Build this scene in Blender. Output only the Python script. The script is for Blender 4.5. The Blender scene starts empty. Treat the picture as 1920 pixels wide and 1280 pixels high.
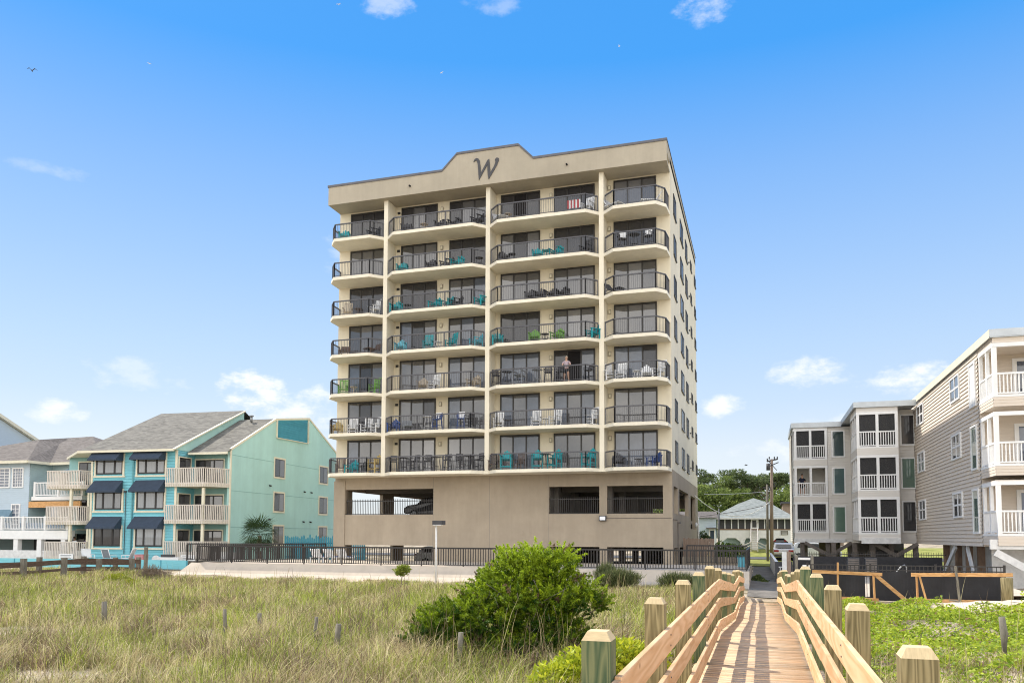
import bpy, math, random
import numpy as np
from mathutils import Vector, Matrix, Euler

random.seed(7)
rng = np.random.default_rng(11)
scene = bpy.context.scene
COL = scene.collection
R = math.radians

# ------------------------------------------------------------------ camera
F_PX, CY_PX, PITCH, ROLL, YAW = 1503.1, 912.5, 0.0606, 0.0038, 0.302
fwd = Vector((-math.sin(YAW) * math.cos(PITCH), math.cos(YAW) * math.cos(PITCH), math.sin(PITCH)))
rgt = Vector((math.cos(YAW), math.sin(YAW), 0))
upv = rgt.cross(fwd)
r2 = rgt * math.cos(ROLL) + upv * math.sin(ROLL)
u2 = upv * math.cos(ROLL) - rgt * math.sin(ROLL)
cd = bpy.data.cameras.new("camera")
cam = bpy.data.objects.new("camera", cd)
COL.objects.link(cam)
m3 = Matrix((r2, u2, -fwd)).transposed()
cam.matrix_world = m3.to_4x4()
cd.sensor_fit = 'HORIZONTAL'
cd.sensor_width = 36.0
cd.lens = F_PX / 1920 * 36.0
cd.shift_y = (CY_PX - 640) / 1920
cd.clip_start = 0.1
cd.clip_end = 5000
scene.camera = cam

# ------------------------------------------------------------------ light, sky
SUN = Vector((-1.0, 0.53, 1.24)).normalized()
scene.view_settings.view_transform = 'Standard'
scene.view_settings.look = 'None'
scene.view_settings.gamma = 1.0
scene.view_settings.exposure = 1.5
scene.cycles.use_denoising = True
scene.cycles.filter_width = 1.1
scene.cycles.denoising_prefilter = 'NONE'
try:
    scene.cycles.denoiser = 'OPENIMAGEDENOISE'
except Exception:
    pass
scene.cycles.max_bounces = 8
scene.cycles.diffuse_bounces = 4
scene.cycles.transparent_max_bounces = 12

sl = bpy.data.lights.new("sun", 'SUN')
sl.energy = 2.15
sl.angle = R(0.53)
sl.color = (1.0, 0.93, 0.82)
so = bpy.data.objects.new("sun", sl)
COL.objects.link(so)
so.rotation_euler = SUN.to_track_quat('Z', 'Y').to_euler()

world = bpy.data.worlds.new("World")
scene.world = world
world.use_nodes = True
wt = world.node_tree
wt.nodes.clear()


def wn(kind, **kw):
    n = wt.nodes.new(kind)
    for k, v in kw.items():
        setattr(n, k, v)
    return n


def wmath(op, a, b=None, clamp=False):
    n = wt.nodes.new('ShaderNodeMath')
    n.operation = op
    n.use_clamp = clamp
    for i, x in enumerate((a, b)):
        if x is None:
            continue
        if isinstance(x, (int, float)):
            n.inputs[i].default_value = x
        else:
            wt.links.new(x, n.inputs[i])
    return n.outputs[0]


sky = wn('ShaderNodeTexSky', sky_type='NISHITA')
sky.sun_disc = False
sky.sun_elevation = math.asin(SUN.z)
sky.sun_rotation = math.atan2(SUN.x, SUN.y) % (2 * math.pi)
sky.altitude = 0
sky.air_density = 1.0
sky.dust_density = 0.35
sky.ozone_density = 2.2
tc = wn('ShaderNodeTexCoord')
sep = wn('ShaderNodeSeparateXYZ')
wt.links.new(tc.outputs['Generated'], sep.inputs[0])
ramp = wn('ShaderNodeValToRGB')
# clear-air colour by height above the horizon (sine of the elevation)
STOPS = [(0.0, (.86, .90, .93)), (.10, (.78, .86, .95)), (.16, (.62, .775, .97)), (.22, (.52, .715, .98)), (.315, (.37, .605, .98)), (.41, (.235, .50, .97)), (.52, (.055, .375, .97)), (1.0, (.035, .25, .75))]
while len(ramp.color_ramp.elements) < len(STOPS):
    ramp.color_ramp.elements.new(.5)
for el_, (pos_, c_) in zip(ramp.color_ramp.elements, STOPS):
    el_.position = pos_
    el_.color = (*c_, 1)
wt.links.new(sep.outputs['Z'], ramp.inputs[0])
grade = wn('ShaderNodeVectorMath', operation='SCALE')
grade.inputs['Scale'].default_value = 2.75
wt.links.new(ramp.outputs[0], grade.inputs[0])
hs = wn('ShaderNodeMix', data_type='RGBA')
hs.inputs['Factor'].default_value = 0.955
wt.links.new(sky.outputs[0], hs.inputs['A'])
wt.links.new(grade.outputs[0], hs.inputs['B'])


def pix_dir(x, y):
    d = fwd + r2 * ((x - 960) / F_PX) + u2 * ((CY_PX - y) / F_PX)
    return d.normalized()


noise = wn('ShaderNodeTexNoise')
noise.inputs['Scale'].default_value = 24
noise.inputs['Detail'].default_value = 10
noise.inputs['Roughness'].default_value = 0.62
mp = wn('ShaderNodeMapping')
mp.inputs['Scale'].default_value = (1, 1, 1.9)
wt.links.new(tc.outputs['Generated'], mp.inputs[0])
wt.links.new(mp.outputs[0], noise.inputs['Vector'])
noise_off = wmath('SUBTRACT', noise.outputs[0], 0.5)
# clouds: (x, y, half width, half height in photo pixels, opacity, raggedness)
CLOUDS = [(490, 735, 80, 42, .95, 3.2), (575, 765, 85, 40, .75, 3.4), (105, 770, 50, 24, .9, 2.6),
          (1515, 700, 72, 30, .95, 2.4), (1352, 762, 48, 24, .85, 2.6), (1725, 712, 85, 34, .85, 3.0),
          (1640, 790, 120, 22, .35, 3.4), (1440, 845, 80, 22, .4, 3.4), (728, 4, 46, 24, .4, 3.6), (1318, 8, 52, 30, .5, 3.4),
          (935, 2, 55, 20, .25, 3.6), (120, 322, 80, 12, .2, 3.0), (630, 470, 30, 40, .3, 3.4), 
          (260, 700, 90, 30, .3, 3.6)]
alpha = None
for (cx, cy_, hw, hh, op, rag) in CLOUDS:
    Fd = pix_dir(cx, cy_)
    Rd = Fd.cross(Vector((0, 0, 1))).normalized()
    Ud = Rd.cross(Fd)
    dots = []
    for vec in (Rd / (hw / F_PX), Ud / (hh / F_PX), Fd):
        n = wt.nodes.new('ShaderNodeVectorMath')
        n.operation = 'DOT_PRODUCT'
        wt.links.new(tc.outputs['Generated'], n.inputs[0])
        n.inputs[1].default_value = vec
        dots.append(n.outputs['Value'])
    a2 = wmath('MULTIPLY', dots[0], dots[0])
    b2 = wmath('MULTIPLY', dots[1], dots[1])
    base = wmath('SUBTRACT', 1.0, wmath('ADD', a2, b2))
    val = wmath('ADD', base, wmath('MULTIPLY', noise_off, rag * 1.5))
    mr = wt.nodes.new('ShaderNodeMapRange')
    mr.interpolation_type = 'SMOOTHSTEP'
    mr.inputs['From Min'].default_value = 0.05
    mr.inputs['From Max'].default_value = 1.5
    mr.inputs['To Max'].default_value = op
    wt.links.new(val, mr.inputs['Value'])
    front = wmath('GREATER_THAN', dots[2], 0.5)
    al = wmath('MULTIPLY', mr.outputs[0], front)
    alpha = al if alpha is None else wmath('MAXIMUM', alpha, al)
mix = wn('ShaderNodeMix', data_type='RGBA')
wt.links.new(alpha, mix.inputs['Factor'])
wt.links.new(hs.outputs['Result'], mix.inputs['A'])
mix.inputs['B'].default_value = (3.2, 3.2, 3.2, 1)
# broken bright cloud added out of view behind the viewer, as warm fill light
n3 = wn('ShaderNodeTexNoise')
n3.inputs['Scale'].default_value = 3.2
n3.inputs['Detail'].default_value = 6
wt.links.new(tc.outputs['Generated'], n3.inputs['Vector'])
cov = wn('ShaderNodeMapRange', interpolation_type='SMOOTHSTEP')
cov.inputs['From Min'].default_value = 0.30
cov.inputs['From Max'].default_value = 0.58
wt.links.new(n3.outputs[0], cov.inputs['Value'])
sea = wn('ShaderNodeMapRange', interpolation_type='SMOOTHSTEP')  # side of the sky that the added fill cloud covers
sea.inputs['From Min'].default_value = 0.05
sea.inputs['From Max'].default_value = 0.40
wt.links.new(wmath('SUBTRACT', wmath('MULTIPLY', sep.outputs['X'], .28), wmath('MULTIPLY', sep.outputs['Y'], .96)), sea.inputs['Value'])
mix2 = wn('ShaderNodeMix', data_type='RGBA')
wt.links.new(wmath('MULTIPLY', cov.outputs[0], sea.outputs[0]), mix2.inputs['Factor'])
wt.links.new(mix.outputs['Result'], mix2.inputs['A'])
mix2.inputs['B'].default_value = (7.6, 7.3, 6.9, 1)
bg = wn('ShaderNodeBackground')
bg.inputs['Strength'].default_value = 0.125
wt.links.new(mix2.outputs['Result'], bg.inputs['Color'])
wo = wn('ShaderNodeOutputWorld')
wt.links.new(bg.outputs[0], wo.inputs[0])


# ------------------------------------------------------------------ materials
def mat(name, col, rough=0.8, var=0.12, scale=2.0, stretch=(1, 1, 1), bump=0.0, bscale=60.0, spec=0.3, metal=0.0,
        col2=None, coat=0.0, attr=False, rnd=0.0):
    m = bpy.data.materials.new(name)
    m.use_nodes = True
    nt = m.node_tree
    b = nt.nodes['Principled BSDF']
    b.inputs['Roughness'].default_value = rough
    b.inputs['Metallic'].default_value = metal
    b.inputs['Specular IOR Level'].default_value = spec
    b.inputs['Coat Weight'].default_value = coat
    b.inputs['Coat Roughness'].default_value = 0.02
    t = nt.nodes.new('ShaderNodeTexCoord')
    mpn = nt.nodes.new('ShaderNodeMapping')
    mpn.inputs['Scale'].default_value = stretch
    nt.links.new(t.outputs['Object'], mpn.inputs[0])
    nz = nt.nodes.new('ShaderNodeTexNoise')
    nz.inputs['Scale'].default_value = scale
    nz.inputs['Detail'].default_value = 6
    nz.inputs['Roughness'].default_value = 0.6
    nt.links.new(mpn.outputs[0], nz.inputs['Vector'])
    rp = nt.nodes.new('ShaderNodeValToRGB')
    c1 = [min(1, c * (1 - var)) for c in col]
    c2 = [min(1, c * (1 + var)) for c in (col2 or col)]
    rp.color_ramp.elements[0].position = 0.32
    rp.color_ramp.elements[1].position = 0.68
    rp.color_ramp.elements[0].color = (*c1, 1)
    rp.color_ramp.elements[1].color = (*c2, 1)
    nt.links.new(nz.outputs[0], rp.inputs[0])
    out = rp.outputs[0]
    if attr:
        at = nt.nodes.new('ShaderNodeAttribute')
        at.attribute_name = 'Col'
        mx = nt.nodes.new('ShaderNodeMix')
        mx.data_type = 'RGBA'
        mx.blend_type = 'MULTIPLY'
        mx.inputs['Factor'].default_value = 1
        nt.links.new(out, mx.inputs['A'])
        nt.links.new(at.outputs['Color'], mx.inputs['B'])
        out = mx.outputs['Result']
    if rnd:
        oi = nt.nodes.new('ShaderNodeObjectInfo')
        mr_ = nt.nodes.new('ShaderNodeMapRange')
        mr_.inputs['To Min'].default_value = 1 - rnd
        mr_.inputs['To Max'].default_value = 1 + rnd
        nt.links.new(oi.outputs['Random'], mr_.inputs['Value'])
        hv = nt.nodes.new('ShaderNodeHueSaturation')
        nt.links.new(mr_.outputs[0], hv.inputs['Value'])
        nt.links.new(out, hv.inputs['Color'])
        out = hv.outputs[0]
    nt.links.new(out, b.inputs['Base Color'])
    if bump:
        nb = nt.nodes.new('ShaderNodeTexNoise')
        nb.inputs['Scale'].default_value = bscale
        nb.inputs['Detail'].default_value = 5
        nt.links.new(mpn.outputs[0], nb.inputs['Vector'])
        bn = nt.nodes.new('ShaderNodeBump')
        bn.inputs['Strength'].default_value = bump
        bn.inputs['Distance'].default_value = 0.02
        nt.links.new(nb.outputs[0], bn.inputs['Height'])
        nt.links.new(bn.outputs[0], b.inputs['Normal'])
    return m


def leaf_mat(name, transl=0.35, rough=0.5):
    m = bpy.data.materials.new(name)
    m.use_nodes = True
    nt = m.node_tree
    nt.nodes.clear()
    at = nt.nodes.new('ShaderNodeAttribute')
    at.attribute_name = 'Col'
    d = nt.nodes.new('ShaderNodeBsdfPrincipled')
    d.inputs['Roughness'].default_value = rough
    d.inputs['Specular IOR Level'].default_value = 0.25
    tr = nt.nodes.new('ShaderNodeBsdfTranslucent')
    mx = nt.nodes.new('ShaderNodeMixShader')
    mx.inputs[0].default_value = transl
    o = nt.nodes.new('ShaderNodeOutputMaterial')
    nt.links.new(at.outputs['Color'], d.inputs['Base Color'])
    nt.links.new(at.outputs['Color'], tr.inputs['Color'])
    nt.links.new(d.outputs[0], mx.inputs[1])
    nt.links.new(tr.outputs[0], mx.inputs[2])
    nt.links.new(mx.outputs[0], o.inputs[0])
    return m


def wood_mat(name, light, dark, axis='Z', rough=0.7, rings=9.0, knots=True, attr=False):
    """sawn timber: stretched grain bands along one axis, a few darker knots"""
    m = bpy.data.materials.new(name)
    m.use_nodes = True
    nt = m.node_tree
    b = nt.nodes['Principled BSDF']
    b.inputs['Roughness'].default_value = rough
    b.inputs['Specular IOR Level'].default_value = 0.25
    t = nt.nodes.new('ShaderNodeTexCoord')
    oi = nt.nodes.new('ShaderNodeObjectInfo')
    add = nt.nodes.new('ShaderNodeVectorMath')
    add.operation = 'ADD'
    sc = nt.nodes.new('ShaderNodeVectorMath')
    sc.operation = 'SCALE'
    comb = nt.nodes.new('ShaderNodeCombineXYZ')
    for i in range(3):
        nt.links.new(oi.outputs['Random'], comb.inputs[i])
    nt.links.new(comb.outputs[0], sc.inputs[0])
    sc.inputs['Scale'].default_value = 23.0
    nt.links.new(t.outputs['Object'], add.inputs[0])
    nt.links.new(sc.outputs[0], add.inputs[1])
    mpn = nt.nodes.new('ShaderNodeMapping')
    s = {'X': (.32, 1, 1), 'Y': (1, .10, 1), 'Z': (1.9, 1.9, .14)}[axis]
    mpn.inputs['Scale'].default_value = s
    nt.links.new(add.outputs[0], mpn.inputs[0])
    nz = nt.nodes.new('ShaderNodeTexNoise')
    nz.inputs['Scale'].default_value = 4.5
    nz.inputs['Detail'].default_value = 2
    nt.links.new(mpn.outputs[0], nz.inputs['Vector'])
    mul = nt.nodes.new('ShaderNodeMath')
    mul.operation = 'MULTIPLY'
    mul.inputs[1].default_value = rings
    nt.links.new(nz.outputs[0], mul.inputs[0])
    fr = nt.nodes.new('ShaderNodeMath')
    fr.operation = 'PINGPONG'
    fr.inputs[1].default_value = 0.5
    nt.links.new(mul.outputs[0], fr.inputs[0])
    n2 = nt.nodes.new('ShaderNodeTexNoise')
    n2.inputs['Scale'].default_value = 40
    n2.inputs['Detail'].default_value = 4
    nt.links.new(mpn.outputs[0], n2.inputs['Vector'])
    ad = nt.nodes.new('ShaderNodeMath')
    ad.operation = 'MULTIPLY_ADD'
    ad.inputs[1].default_value = 0.35
    nt.links.new(n2.outputs[0], ad.inputs[0])
    nt.links.new(fr.outputs[0], ad.inputs[2])
    rp = nt.nodes.new('ShaderNodeValToRGB')
    rp.color_ramp.elements[0].position = 0.15
    rp.color_ramp.elements[1].position = 0.62
    rp.color_ramp.elements[0].color = (*dark, 1)
    rp.color_ramp.elements[1].color = (*light, 1)
    nt.links.new(ad.outputs[0], rp.inputs[0])
    out = rp.outputs[0]
    if knots:
        vo = nt.nodes.new('ShaderNodeTexVoronoi')
        vo.inputs['Scale'].default_value = 3.2
        mk = nt.nodes.new('ShaderNodeMapping')
        mk.inputs['Scale'].default_value = {'X': (.55, 1, 1), 'Y': (1, .55, 1), 'Z': (1, 1, .55)}[axis]
        nt.links.new(add.outputs[0], mk.inputs[0])
        nt.links.new(mk.outputs[0], vo.inputs['Vector'])
        kr = nt.nodes.new('ShaderNodeMapRange')
        kr.inputs['From Min'].default_value = 0.035
        kr.inputs['From Max'].default_value = 0.075
        kr.inputs['To Min'].default_value = 0.75
        kr.inputs['To Max'].default_value = 0.0
        nt.links.new(vo.outputs['Distance'], kr.inputs['Value'])
        mx = nt.nodes.new('ShaderNodeMix')
        mx.data_type = 'RGBA'
        nt.links.new(kr.outputs[0], mx.inputs['Factor'])
        nt.links.new(out, mx.inputs['A'])
        mx.inputs['B'].default_value = (dark[0] * .45, dark[1] * .38, dark[2] * .35, 1)
        out = mx.outputs['Result']
    hv = nt.nodes.new('ShaderNodeHueSaturation')
    mr_ = nt.nodes.new('ShaderNodeMapRange')
    mr_.inputs['To Min'].default_value = 0.85
    mr_.inputs['To Max'].default_value = 1.12
    nt.links.new(oi.outputs['Random'], mr_.inputs['Value'])
    nt.links.new(mr_.outputs[0], hv.inputs['Value'])
    nt.links.new(out, hv.inputs['Color'])
    out = hv.outputs[0]
    if attr:
        at = nt.nodes.new('ShaderNodeAttribute')
        at.attribute_name = 'Col'
        mx = nt.nodes.new('ShaderNodeMix')
        mx.data_type = 'RGBA'
        mx.blend_type = 'MULTIPLY'
        mx.inputs['Factor'].default_value = 1
        nt.links.new(out, mx.inputs['A'])
        nt.links.new(at.outputs['Color'], mx.inputs['B'])
        out = mx.outputs['Result']
    nt.links.new(out, b.inputs['Base Color'])
    bn = nt.nodes.new('ShaderNodeBump')
    bn.inputs['Strength'].default_value = 0.25
    bn.inputs['Distance'].default_value = 0.004
    nt.links.new(ad.outputs[0], bn.inputs['Height'])
    nt.links.new(bn.outputs[0], b.inputs['Normal'])
    return m


def shingle_mat(name, c1, c2):
    m = bpy.data.materials.new(name)
    m.use_nodes = True
    nt = m.node_tree
    b = nt.nodes['Principled BSDF']
    b.inputs['Roughness'].default_value = 0.9
    b.inputs['Specular IOR Level'].default_value = 0.15
    t = nt.nodes.new('ShaderNodeTexCoord')
    mpn = nt.nodes.new('ShaderNodeMapping')
    mpn.inputs['Scale'].default_value = (3.0, 6.5, 6.5)
    nt.links.new(t.outputs['Object'], mpn.inputs[0])
    vo = nt.nodes.new('ShaderNodeTexVoronoi')
    vo.inputs['Scale'].default_value = 1.0
    nt.links.new(mpn.outputs[0], vo.inputs['Vector'])
    nz = nt.nodes.new('ShaderNodeTexNoise')
    nz.inputs['Scale'].default_value = 0.7
    nz.inputs['Detail'].default_value = 5
    nt.links.new(t.outputs['Object'], nz.inputs['Vector'])
    sep = nt.nodes.new('ShaderNodeSeparateColor')
    nt.links.new(vo.outputs['Color'], sep.inputs[0])
    ad = nt.nodes.new('ShaderNodeMath')
    ad.operation = 'MULTIPLY_ADD'
    ad.inputs[1].default_value = 0.55
    nt.links.new(sep.outputs[0], ad.inputs[0])
    ml = nt.nodes.new('ShaderNodeMath')
    ml.operation = 'MULTIPLY'
    ml.inputs[1].default_value = 0.5
    nt.links.new(nz.outputs[0], ml.inputs[0])
    nt.links.new(ml.outputs[0], ad.inputs[2])
    rp = nt.nodes.new('ShaderNodeValToRGB')
    rp.color_ramp.elements[0].position = 0.15
    rp.color_ramp.elements[1].position = 0.8
    rp.color_ramp.elements[0].color = (*c1, 1)
    rp.color_ramp.elements[1].color = (*c2, 1)
    nt.links.new(ad.outputs[0], rp.inputs[0])
    nt.links.new(rp.outputs[0], b.inputs['Base Color'])
    return m


def curtain_mat(name, col, folds=26.0, contrast=0.35):
    """pleated curtain or vertical blinds just behind a glass pane"""
    m = bpy.data.materials.new(name)
    m.use_nodes = True
    nt = m.node_tree
    b = nt.nodes['Principled BSDF']
    b.inputs['Roughness'].default_value = 0.6
    b.inputs['Specular IOR Level'].default_value = 0.3
    b.inputs['Coat Weight'].default_value = 0.85
    b.inputs['Coat Roughness'].default_value = 0.015
    b.inputs['Coat IOR'].default_value = 2.0
    t = nt.nodes.new('ShaderNodeTexCoord')
    wv = nt.nodes.new('ShaderNodeTexWave')
    wv.wave_type = 'BANDS'
    wv.bands_direction = 'X'
    wv.inputs['Scale'].default_value = folds / 6.28
    wv.inputs['Distortion'].default_value = 1.2
    wv.inputs['Detail'].default_value = 2
    nt.links.new(t.outputs['Object'], wv.inputs['Vector'])
    rp = nt.nodes.new('ShaderNodeValToRGB')
    rp.color_ramp.elements[0].color = (*[c * (1 - contrast) for c in col], 1)
    rp.color_ramp.elements[1].color = (*col, 1)
    nt.links.new(wv.outputs[0], rp.inputs[0])
    oi = nt.nodes.new('ShaderNodeObjectInfo')
    mr_ = nt.nodes.new('ShaderNodeMapRange')
    mr_.inputs['To Min'].default_value = 0.45
    mr_.inputs['To Max'].default_value = 1.5
    nt.links.new(oi.outputs['Random'], mr_.inputs['Value'])
    hv = nt.nodes.new('ShaderNodeHueSaturation')
    nt.links.new(mr_.outputs[0], hv.inputs['Value'])
    nt.links.new(rp.outputs[0], hv.inputs['Color'])
    nt.links.new(hv.outputs[0], b.inputs['Base Color'])
    return m


def stucco(name, col, streak=.12, blot=.08, bump=.2):
    """painted stucco: fine grain, faint patches and rain streaks running down"""
    m = mat(name, col, .9, blot, .35, bump=bump, bscale=22, spec=.12)
    nt = m.node_tree
    b = nt.nodes['Principled BSDF']
    src = b.inputs['Base Color'].links[0].from_socket
    t = nt.nodes.new('ShaderNodeTexCoord')
    f = src
    for sc_, st_, lo, amt in ((1.0, (1.6, 1.6, .07), .50, streak), (.22, (1, 1, 1), .45, blot), (3.2, (1, 1, .5), .5, blot * .6)):
        mp_ = nt.nodes.new('ShaderNodeMapping')
        mp_.inputs['Scale'].default_value = st_
        nt.links.new(t.outputs['Object'], mp_.inputs[0])
        n_ = nt.nodes.new('ShaderNodeTexNoise')
        n_.inputs['Scale'].default_value = sc_
        n_.inputs['Detail'].default_value = 7
        n_.inputs['Roughness'].default_value = .65
        nt.links.new(mp_.outputs[0], n_.inputs['Vector'])
        r_ = nt.nodes.new('ShaderNodeMapRange')
        r_.inputs['From Min'].default_value = lo - .12
        r_.inputs['From Max'].default_value = lo + .22
        r_.inputs['To Min'].default_value = 1.0 + amt * .25
        r_.inputs['To Max'].default_value = 1.0 - amt
        nt.links.new(n_.outputs[0], r_.inputs['Value'])
        h_ = nt.nodes.new('ShaderNodeHueSaturation')
        nt.links.new(r_.outputs[0], h_.inputs['Value'])
        nt.links.new(f, h_.inputs['Color'])
        f = h_.outputs[0]
    nt.links.new(f, b.inputs['Base Color'])
    return m


M = {}
M['cream'] = stucco('cream_stucco', (.74, .675, .53), .06, .05, .15)
M['cream_slab'] = stucco('cream_slab', (.80, .745, .61), .08, .06, .1)
M['fascia'] = stucco('tan_stucco', (.43, .385, .305), .07, .07, .15)
M['taupe'] = stucco('taupe_stucco', (.385, .325, .25), .07, .09, .25)
M['coping'] = mat('slate_coping', (.12, .12, .135), .5, .1, 2)
M['rail'] = mat('charcoal_rail', (.085, .085, .095), .45, .15, 5, spec=.4)
M['railb'] = mat('black_rail', (.03, .027, .026), .45, .2, 5, spec=.4)
M['dframe'] = mat('bronze_frame', (.025, .023, .022), .4, .1, 5, spec=.4)
M['pane_dark'] = mat('dark_glass', (.03, .03, .034), .1, .2, 1.2, coat=.7, spec=.4)
M['pane_mid'] = curtain_mat('glass_over_blinds', (.105, .105, .11), 70, .4)
M['pane_lite'] = curtain_mat('glass_over_curtain', (.17, .17, .175), 40, .4)
M['pane_house'] = curtain_mat('house_window_curtain', (.23, .25, .27), 14, .14)
M['pane_blue'] = mat('sky_reflection_glass', (.10, .12, .16), .06, .25, .8, coat=.8, spec=.5)  # bluish sky reflection is put into the base colour
M['pane_green'] = mat('green_shade', (.10, .17, .13), .08, .1, 1.0, coat=.9, spec=.5)
M['pane_teal'] = curtain_mat('teal_curtain_glass', (.06, .13, .13), 30, .5)
M['black'] = mat('dark_opening', (.012, .011, .012), .9, .1, 1)
M['concrete'] = mat('garage_concrete', (.22, .20, .18), .9, .15, .8)
M['white'] = mat('white_paint', (.78, .78, .77), .6, .04, 3, spec=.3)
M['white_worn'] = mat('worn_white_paint', (.66, .66, .65), .7, .12, 4)
M['lamp_white'] = mat('lamp_lens', (.85, .87, .9), .3, .02, 4)
M['grey'] = mat('grey_metal', (.30, .31, .32), .45, .1, 6, metal=.6)
M['dgrey'] = mat('dark_grey', (.07, .07, .075), .6, .15, 4)
M['paver'] = mat('sand_concrete', (.50, .43, .345), .92, .1, 1.2, bump=.2, bscale=30, spec=.1)
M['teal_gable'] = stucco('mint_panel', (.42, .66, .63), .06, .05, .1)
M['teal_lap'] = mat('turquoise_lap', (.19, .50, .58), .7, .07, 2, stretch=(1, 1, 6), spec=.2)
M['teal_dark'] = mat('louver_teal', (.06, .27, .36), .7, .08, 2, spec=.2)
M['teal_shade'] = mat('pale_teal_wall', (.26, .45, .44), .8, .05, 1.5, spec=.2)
M['ctrim'] = mat('cream_trim', (.70, .66, .52), .7, .05, 3)
M['deckwood'] = mat('weathered_slats', (.62, .57, .51), .8, .14, 4, stretch=(3, 3, .5))
M['navy'] = mat('navy_canvas', (.045, .062, .09), .75, .12, 3, spec=.2)
M['slate_canvas'] = mat('slate_canvas', (.16, .25, .31), .75, .1, 3, spec=.2)
M['shingle'] = shingle_mat('grey_shingle', (.095, .09, .08), (.20, .19, .165))
M['shingle_b'] = shingle_mat('brown_shingle', (.10, .088, .08), (.18, .16, .145))
M['shingle_g'] = shingle_mat('pale_green_shingle', (.17, .185, .175), (.30, .32, .30))
M['greyblue'] = mat('greyblue_siding', (.46, .55, .62), .75, .04, 2, stretch=(1, 1, 6), spec=.2)
M['greygreen'] = mat('greygreen_siding', (.36, .46, .47), .75, .04, 2, stretch=(1, 1, 6), spec=.2)
M['beige'] = mat('beige_siding', (.64, .565, .48), .7, .04, 1.5, stretch=(1, 1, 8), spec=.25)
M['beige_g'] = mat('greige_siding', (.66, .63, .585), .7, .04, 1.5, stretch=(1, 1, 8), spec=.25)
M['metal_roof'] = mat('roof_flashing', (.42, .45, .47), .4, .08, 2, metal=.5)
M['brace'] = mat('grey_timber', (.16, .14, .125), .85, .2, 4)
M['piling'] = mat('brown_piling', (.24, .16, .11), .85, .25, 4, stretch=(3, 3, .5))
M['screen'] = mat('black_screen', (.018, .018, .022), .55, .35, 1.6, bump=.4, bscale=4, spec=.35)
M['sand'] = None
M['asphalt'] = mat('grey_asphalt', (.11, .11, .11), .9, .15, 3)
M['car_white'] = mat('white_car_paint', (.75, .76, .77), .3, .03, 2, coat=.6)
M['car_silver'] = mat('silver_car_paint', (.48, .46, .44), .3, .05, 2, coat=.6, metal=.3)
M['car_dark'] = mat('dark_car_paint', (.025, .026, .03), .3, .05, 2, coat=.7)
M['rubber'] = mat('tyre_rubber', (.02, .02, .02), .8, .1, 5)
M['red'] = mat('red_lens', (.35, .02, .02), .2, .05, 5)
M['timber2'] = wood_mat('orange_timber', (.62, .36, .16), (.46, .24, .09), 'X', rings=6)
M['timber2z'] = wood_mat('orange_timber_post', (.62, .36, .16), (.46, .24, .09), 'Z', rings=6)
M['oldwood'] = mat('old_dark_wood', (.11, .075, .055), .9, .3, 6, stretch=(1, 1, 3))
M['oldpost'] = mat('old_grey_post', (.17, .155, .125), .9, .3, 8, stretch=(2, 2, .6))
M['fencewood'] = mat('brown_fence_wood', (.27, .20, .155), .9, .22, 3, stretch=(8, 8, .6))
M['polewood'] = mat('pole_wood', (.26, .20, .155), .9, .2, 5, stretch=(3, 3, .3))
M['post_g'] = wood_mat('green_treated_post', (.185, .205, .10), (.06, .10, .05), 'Z', rings=11, knots=False)
M['post_y'] = wood_mat('olive_treated_post', (.31, .255, .13), (.135, .11, .05), 'Z', rings=11, knots=False)
M['rail_w'] = wood_mat('new_rail_board', (.74, .49, .285), (.60, .355, .175), 'Y', rings=7)
M['deck_w'] = wood_mat('new_deck_board', (.70, .52, .335), (.60, .43, .26), 'X', rings=6, attr=True)
def screen_mat(name, alpha):
    m = bpy.data.materials.new(name)
    m.use_nodes = True
    nt = m.node_tree
    b = nt.nodes['Principled BSDF']
    b.inputs['Base Color'].default_value = (.03, .03, .032, 1)
    b.inputs['Roughness'].default_value = .7
    b.inputs['Alpha'].default_value = alpha
    return m


M['insect_screen'] = screen_mat('insect_screen', .66)
M['post_cap'] = mat('sawn_post_top', (.62, .49, .28), .8, .12, 14, stretch=(1, 6, 1))
M['leaf'] = leaf_mat('leaf', .35)
M['grass'] = leaf_mat('grass_blade', .3, .6)
M['bark'] = mat('bark', (.16, .13, .10), .95, .3, 5, stretch=(2, 2, .5), bump=.4, bscale=14)
M['skin'] = mat('skin', (.50, .30, .21), .55, .05, 4)
M['skin_d'] = mat('brown_skin', (.22, .12, .08), .55, .05, 4)
M['hair'] = mat('dark_hair', (.02, .015, .012), .6, .2, 30)
M['shirt_l'] = mat('lilac_cloth', (.42, .34, .38), .9, .1, 8)
M['shirt_n'] = mat('navy_cloth', (.02, .025, .05), .9, .1, 8)
M['shirt_w'] = mat('white_cloth', (.68, .70, .72), .9, .08, 8)
M['shirt_p'] = mat('purple_cloth', (.10, .06, .14), .9, .1, 8)
M['shirt_r'] = mat('pink_cloth', (.55, .25, .25), .9, .1, 8)
M['shorts'] = mat('dark_shorts', (.03, .03, .035), .9, .1, 8)


# ------------------------------------------------------------------ object helpers
ORG = {}


def tag(o, label=None, cat=None, group=None, kind=None):
    if label:
        o['label'] = label
    if cat:
        o['category'] = cat
    if group:
        o['group'] = group
    if kind:
        o['kind'] = kind
    return o


def thing(name, label, cat, loc=(0, 0, 0), rz=0.0, group=None):
    o = bpy.data.objects.new(name, None)
    COL.objects.link(o)
    o.location = loc
    o.rotation_euler = (0, 0, rz)
    o.empty_display_size = 0.3
    ORG[o.name] = Vector(loc) if rz == 0 else Vector((0, 0, 0))
    return tag(o, label, cat, group)


def link(name, me, parent=None, org=None):
    o = bpy.data.objects.new(name, me)
    COL.objects.link(o)
    if parent is not None:
        o.parent = parent
        ORG[o.name] = ORG.get(parent.name, Vector((0, 0, 0)))
    return o


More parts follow.
